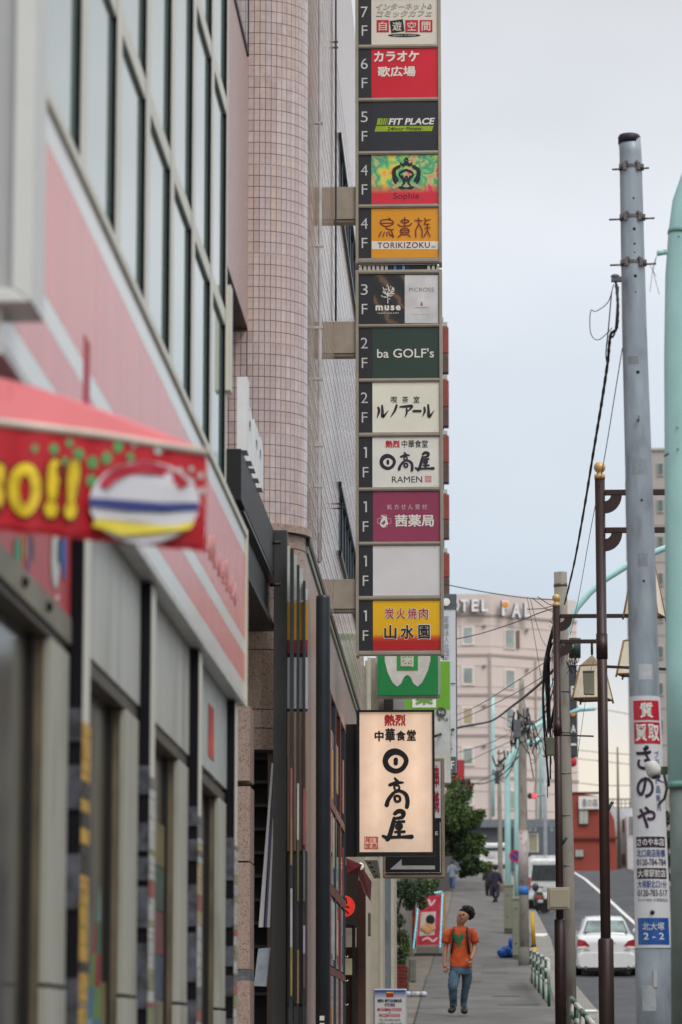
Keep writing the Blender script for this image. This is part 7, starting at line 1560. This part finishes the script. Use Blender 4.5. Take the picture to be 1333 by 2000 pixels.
def elloft(mb, secs, n=18, mi=0, fold=0.0):
    out = []
    for k, (c, rx, ry) in enumerate(secs):
        out.append([(c.x+rx*(1+fold*math.sin(3*a+k*1.7))*math.cos(a), c.y+ry*(1+fold*math.sin(3*a+k*1.7))*math.sin(a), c.z+(.006*math.sin(2*a+k) if fold else 0)) for a in [2*math.pi*i/n for i in range(n)]])
    mb.loft(out, mi); return mb
def smooth(secs, m=4):
    out = []
    g = lambda i: secs[max(0, min(len(secs)-1, i))]
    for i in range(len(secs)-1):
        p0, p1, p2, p3 = g(i-1), g(i), g(i+1), g(i+2)
        for s in range(m):
            t = s/m; f = lambda u0, u1, u2, u3: .5*((2*u1)+(u2-u0)*t+(2*u0-5*u1+4*u2-u3)*t*t+(3*u1-u0-3*u2+u3)*t**3)
            out.append((f(p0[0], p1[0], p2[0], p3[0]), f(p0[1], p1[1], p2[1], p3[1]), f(p0[2], p1[2], p2[2], p3[2])))
    out.append(secs[-1]); return out
HX = [(J(901, 1885), .11), (J(900, 1862), .10), (J(899, 1838), .11), (J(899, 1821), .085), (J(898.5, 1811, -.01), .05), (J(899.5, 1805, -.02), .058),
      (J(901, 1798.5, -.045), .086), (J(904.5, 1790.5, -.035), .108), (J(908, 1782, -.01), .105),
      (J(882, 1818), .055), (J(874, 1828), .050), (J(871, 1850), .040), (J(869, 1868, -.04), .035), (J(868.5, 1880, -.07), .026), (J(869, 1887, -.08), .034), (J(870, 1891, -.09), .026),
      (J(916, 1817), .055), (J(925, 1827), .050), (J(927, 1847, .03), .042), (J(925, 1860, -.06), .036), (J(922, 1867, -.13), .026), (J(921, 1872, -.15), .033), (J(920, 1876, -.15), .024),
      (J(889, 1895), .065), (J(885.6, 1925, -.12), .045), (J(885.5, 1947, -.06), .038), (J(886.4, 1967, .02), .032),
      (J(910.5, 1895), .065), (J(911, 1925, .06), .040), (J(907.4, 1947, .13), .034), (J(906.4, 1968, .17), .030)]
E_ = [(0, 1), (1, 2), (2, 3), (3, 4), (4, 5), (5, 6), (6, 7), (7, 8), (3, 9), (9, 10), (10, 11), (11, 12), (12, 13), (13, 14), (14, 15), (3, 16), (16, 17), (17, 18), (18, 19), (19, 20), (20, 21), (21, 22), (0, 23), (23, 24), (24, 25), (25, 26), (0, 27), (27, 28), (28, 29), (29, 30)]
skin('body', HX, E_, SK, man)
b_ = MB(); elloft(b_, smooth([(J(901, 1888), .182, .125), (J(901, 1884), .180, .124), (J(900, 1868), .172, .122), (J(899.5, 1848), .165, .125), (J(899.5, 1832), .188, .125), (J(899, 1822), .215, .115), (J(899, 1816.5), .205, .10), (J(899, 1812.5), .15, .088), (J(898.5, 1810), .09, .07), (J(898.5, 1808.5), .062, .06)]), fold=.02); part('shirt', b_, ORG, man)
for p in (((880, 1819, 0, .075), (874, 1827, 0, .078), (872, 1837, 0, .074), (871.5, 1842, 0, .072)), ((918, 1818, 0, .075), (924.5, 1826, .0, .078), (927, 1836, .02, .074), (927.5, 1841.5, .02, .072))):
    b_ = MB(); b_.tube([J(x, y, dy) for x, y, dy, r in p], [r for *_, r in p], 16); part('sleeve', b_, ORG, man)
b_ = MB(); elloft(b_, smooth([(J(900.5, 1882), .168, .112), (J(900.5, 1890), .175, .12), (J(900, 1900), .178, .122), (J(899.5, 1904), .172, .115)])); part('jeans_waist', b_, JN, man)
for leg in (((889, 1897, 0, .095), (887.5, 1910, -.06, .092), (885.6, 1924, -.12, .085), (885, 1933, -.13, .073), (885.6, 1950, -.06, .064), (886, 1960, 0, .058), (886.5, 1965, .02, .066)), ((911, 1897, 0, .094), (912.5, 1910, .03, .084), (911, 1925, .06, .07), (908.6, 1937, .10, .062), (907, 1950, .14, .058), (906, 1960, .17, .052), (906.4, 1965.5, .17, .06))):
    b_ = MB(); elloft(b_, smooth([(J(x, y, dy), r, r*1.02) for x, y, dy, r in leg], 5), fold=.05); part('jeans_leg', b_, JN, man)
for pts in (((886, 1965, .03, .062), (884, 1973, -.04, .066), (878, 1976, -.13, .055)), ((906.5, 1966, .12, .062), (907, 1974, .04, .066), (908, 1978, -.06, .055))):
    skin('shoe', [(J(x, y, d), (r, r*.8)) for x, y, d, r in pts], [(0, 1), (1, 2)], SHO, man, sub=2)
for (cx, cy, dy, dirx) in ((871, 1892, -.09, 1), (918, 1877, -.16, -1)):
    for i, (ox, ln) in enumerate(((-.028, .055), (-.010, .066), (.009, .062), (.026, .048))):
        p = J(cx, cy, dy)+Vector((ox, 0, 0)); b_ = MB(); b_.tube([p, p+Vector((0, -.012, -ln*.5)), p+Vector((.004*dirx, -.004, -ln))], [.0105, .010, .008], 8); part('finger', b_, SK, man)
    p = J(cx, cy-3, dy)+Vector((.03*dirx, -.01, 0)); b_ = MB(); b_.tube([p, p+Vector((.018*dirx, -.015, -.022)), p+Vector((.02*dirx, -.02, -.05))], [.013, .012, .009], 8); part('thumb', b_, SK, man)
hd = MB(); rr = random.Random(6); hc = J(911, 1784, .015)
for i in range(300):
    a = rr.uniform(0, 6.28); el = rr.uniform(-1.0, 1.5); v = Vector((math.cos(a)*math.cos(el), math.sin(a)*math.cos(el), math.sin(el)))
    w = v.x*.62+v.z*.78
    if v.y < .15 and w < .40: continue
    if w < -.45: continue
    e = rr.uniform(.92, 1.22)
    hd.ball(hc+Vector((v.x*.108*e+.006, v.y*.11, v.z*.095*e+.004)), rr.uniform(.010, .026), 6, 5)
hd.ball(hc+Vector((.02, .04, .014)), .098, 14, 10); part('hair', hd, HAIR, man, kind='stuff')
fc = J(903.2, 1791, -.132)
b_ = MB(); b_.ball(fc+Vector((-.012, -.012, 0)), .014, 8, 6, sc_=(.8, 1, 1.2)); part('nose', b_, SK, man)
for dx, dz in ((-.028, .012), (.022, .030)):
    b_ = MB(); b_.ball(fc+Vector((dx, .012, dz)), .015, 8, 6, sc_=(1.3, .6, .6)); part('eye', b_, BLACKP, man); b_ = MB(); b_.bar(fc+Vector((dx-.017, .004, dz+.014)), fc+Vector((dx+.016, .004, dz+.024)), .012, .010); part('eyebrow', b_, HAIR, man)
b_ = MB(); b_.bar(fc+Vector((-.022, .01, -.040)), fc+Vector((.018, .012, -.026)), .008, .014); part('mouth', b_, M('lips', (120, 66, 56), .5), man)
for s, p in ((-1, J(897, 1789, -.02)), (1, J(915, 1789, -.0))): b_ = MB(); b_.ball(p, .02, 8, 6, sc_=(.5, .8, 1.2)); part('ear', b_, SK, man)
for sx in (885, 914):
    b_ = MB(); b_.tube([J(sx+(2 if sx < 900 else -2), 1811, -.02), J(sx, 1819, -.125), J(sx, 1840, -.14), J(sx+(-3 if sx < 900 else 3), 1860, -.10), J(sx+(-3 if sx < 900 else 4), 1868, .06)], [.016, .02, .02, .016, .014], 8); part('backpack_strap', b_, BLACKP, man)
b_ = MB(); a = J(888, 1860, .12); c = J(912, 1815, .12); b_.box(a.x, c.x, DM+.12, DM+.26, a.z, c.z); part('backpack', b_, BLACKP, man, bevel=.04)
b_ = MB(); GH = [(886, 1824), (891, 1823), (896, 1828), (901, 1823), (906, 1824), (907, 1830), (903, 1836), (901, 1846), (897, 1851), (893, 1842), (887, 1834)]
ctr = J(896.5, 1833, -.139)
for i in range(len(GH)): b_.poly([ctr, J(*GH[i], -.128), J(*GH[(i+1) % len(GH)], -.128)])
part('shirt_print', b_, M('print_green', (48, 104, 62), .8, var=.2, scale=20), man)
def walker(label, x, yb, yt, D, cols, lean=0, hatw=None, phase=1, name='person'):
    h = yb-yt; t_ = thing('person', label, 'person', Vector((P(x, yb, D).x, D, G(D))))
    def Q(u, v, dy=0): return P(x+u*h, yt+v*h, D+dy)
    r = h/FPX*D
    top, bot, hairc = [M('cloth_%d_%d_%d' % c, c, .8, var=.15) for c in cols]
    skin('body', [(Q(0, .52), .07*r), (Q(0, .30), .075*r), (Q(0, .19), .05*r), (Q(0, .14), .032*r), (Q(0, .075), .05*r), (Q(0, .04), .04*r), (Q(-.10, .22), .035*r), (Q(-.13, .36), .025*r), (Q(-.14*phase, .48, -.1), .018*r), (Q(.10, .22), .035*r), (Q(.13, .36), .025*r), (Q(.15, .47, .1), .018*r), (Q(-.05, .6), .05*r), (Q(-.05, .75, .1), .035*r), (Q(-.03*phase, .95, .2), .024*r), (Q(.05, .6), .05*r), (Q(.06, .76, -.1), .035*r), (Q(.05*phase, .96, -.1), .024*r)],
         [(0, 1), (1, 2), (2, 3), (3, 4), (4, 5), (2, 6), (6, 7), (7, 8), (2, 9), (9, 10), (10, 11), (0, 12), (12, 13), (13, 14), (0, 15), (15, 16), (16, 17)], SK, t_, sub=1)
    b_ = MB(); elloft(b_, smooth([(Q(0, .56), .105*r, .085*r), (Q(0, .5), .1*r, .08*r), (Q(0, .36), .095*r, .075*r), (Q(0, .24), .112*r, .07*r), (Q(0, .19), .10*r, .06*r), (Q(0, .165), .05*r, .045*r)])); part('jacket', b_, top, t_)
    for s, q in ((-1, ((-.09, .21, 0, .046), (-.13, .34, 0, .042), (-.145*phase if phase > 0 else -.15, .45, -.1, .036))), (1, ((.09, .21, 0, .046), (.13, .34, 0, .042), (.15, .45, .1, .036)))):
        b_ = MB(); b_.tube([Q(u, v, dy) for u, v, dy, _ in q], [e*r for *_, e in q], 12); part('sleeve', b_, top, t_)
    for q in (((-.04, .52, 0, .062), (-.047, .64, .03, .056), (-.05, .76, .1, .044), (-.035*phase, .93, .2, .038)), ((.04, .52, 0, .062), (.05, .64, -.03, .056), (.06, .77, -.1, .044), (.05*phase, .945, -.1, .038))):
        b_ = MB(); elloft(b_, smooth([(Q(u, v, dy), e*r, e*r) for u, v, dy, e in q])); part('trouser_leg', b_, bot, t_)
    b_ = MB(); c = Q(0, .06, .0); b_.ball(c, .062*r, 12, 8, sc_=(1, 1.05, 1.1)); part('hair', b_, hairc, t_)
    for u, d in ((-.035*phase, .2), (.05*phase, -.1)): b_ = MB(); b_.ball(Q(u, .975, d), .04*r, 10, 6, sc_=(.8, 1.8, .6)); part('shoe', b_, M('sneaker_pale', (150, 146, 140), .6), t_)
walker('person in dark olive clothing walking away, left of a pair', 955, 1757, 1687, 146, [(38, 40, 38), (34, 34, 36), (24, 22, 22)])
walker('person in navy clothing walking away, right of a pair', 968, 1766, 1690, 141, [(36, 34, 58), (34, 34, 54), (26, 24, 28)], phase=-1)
walker('person in blue cap and blue clothes standing by the left wall', 883.5, 1739, 1680, 147, [(120, 132, 150), (66, 90, 130), (44, 60, 96)])
bc = MB(); bc.tube([P(896, 1705, 99), P(893, 1706, 99)], .02, 6)
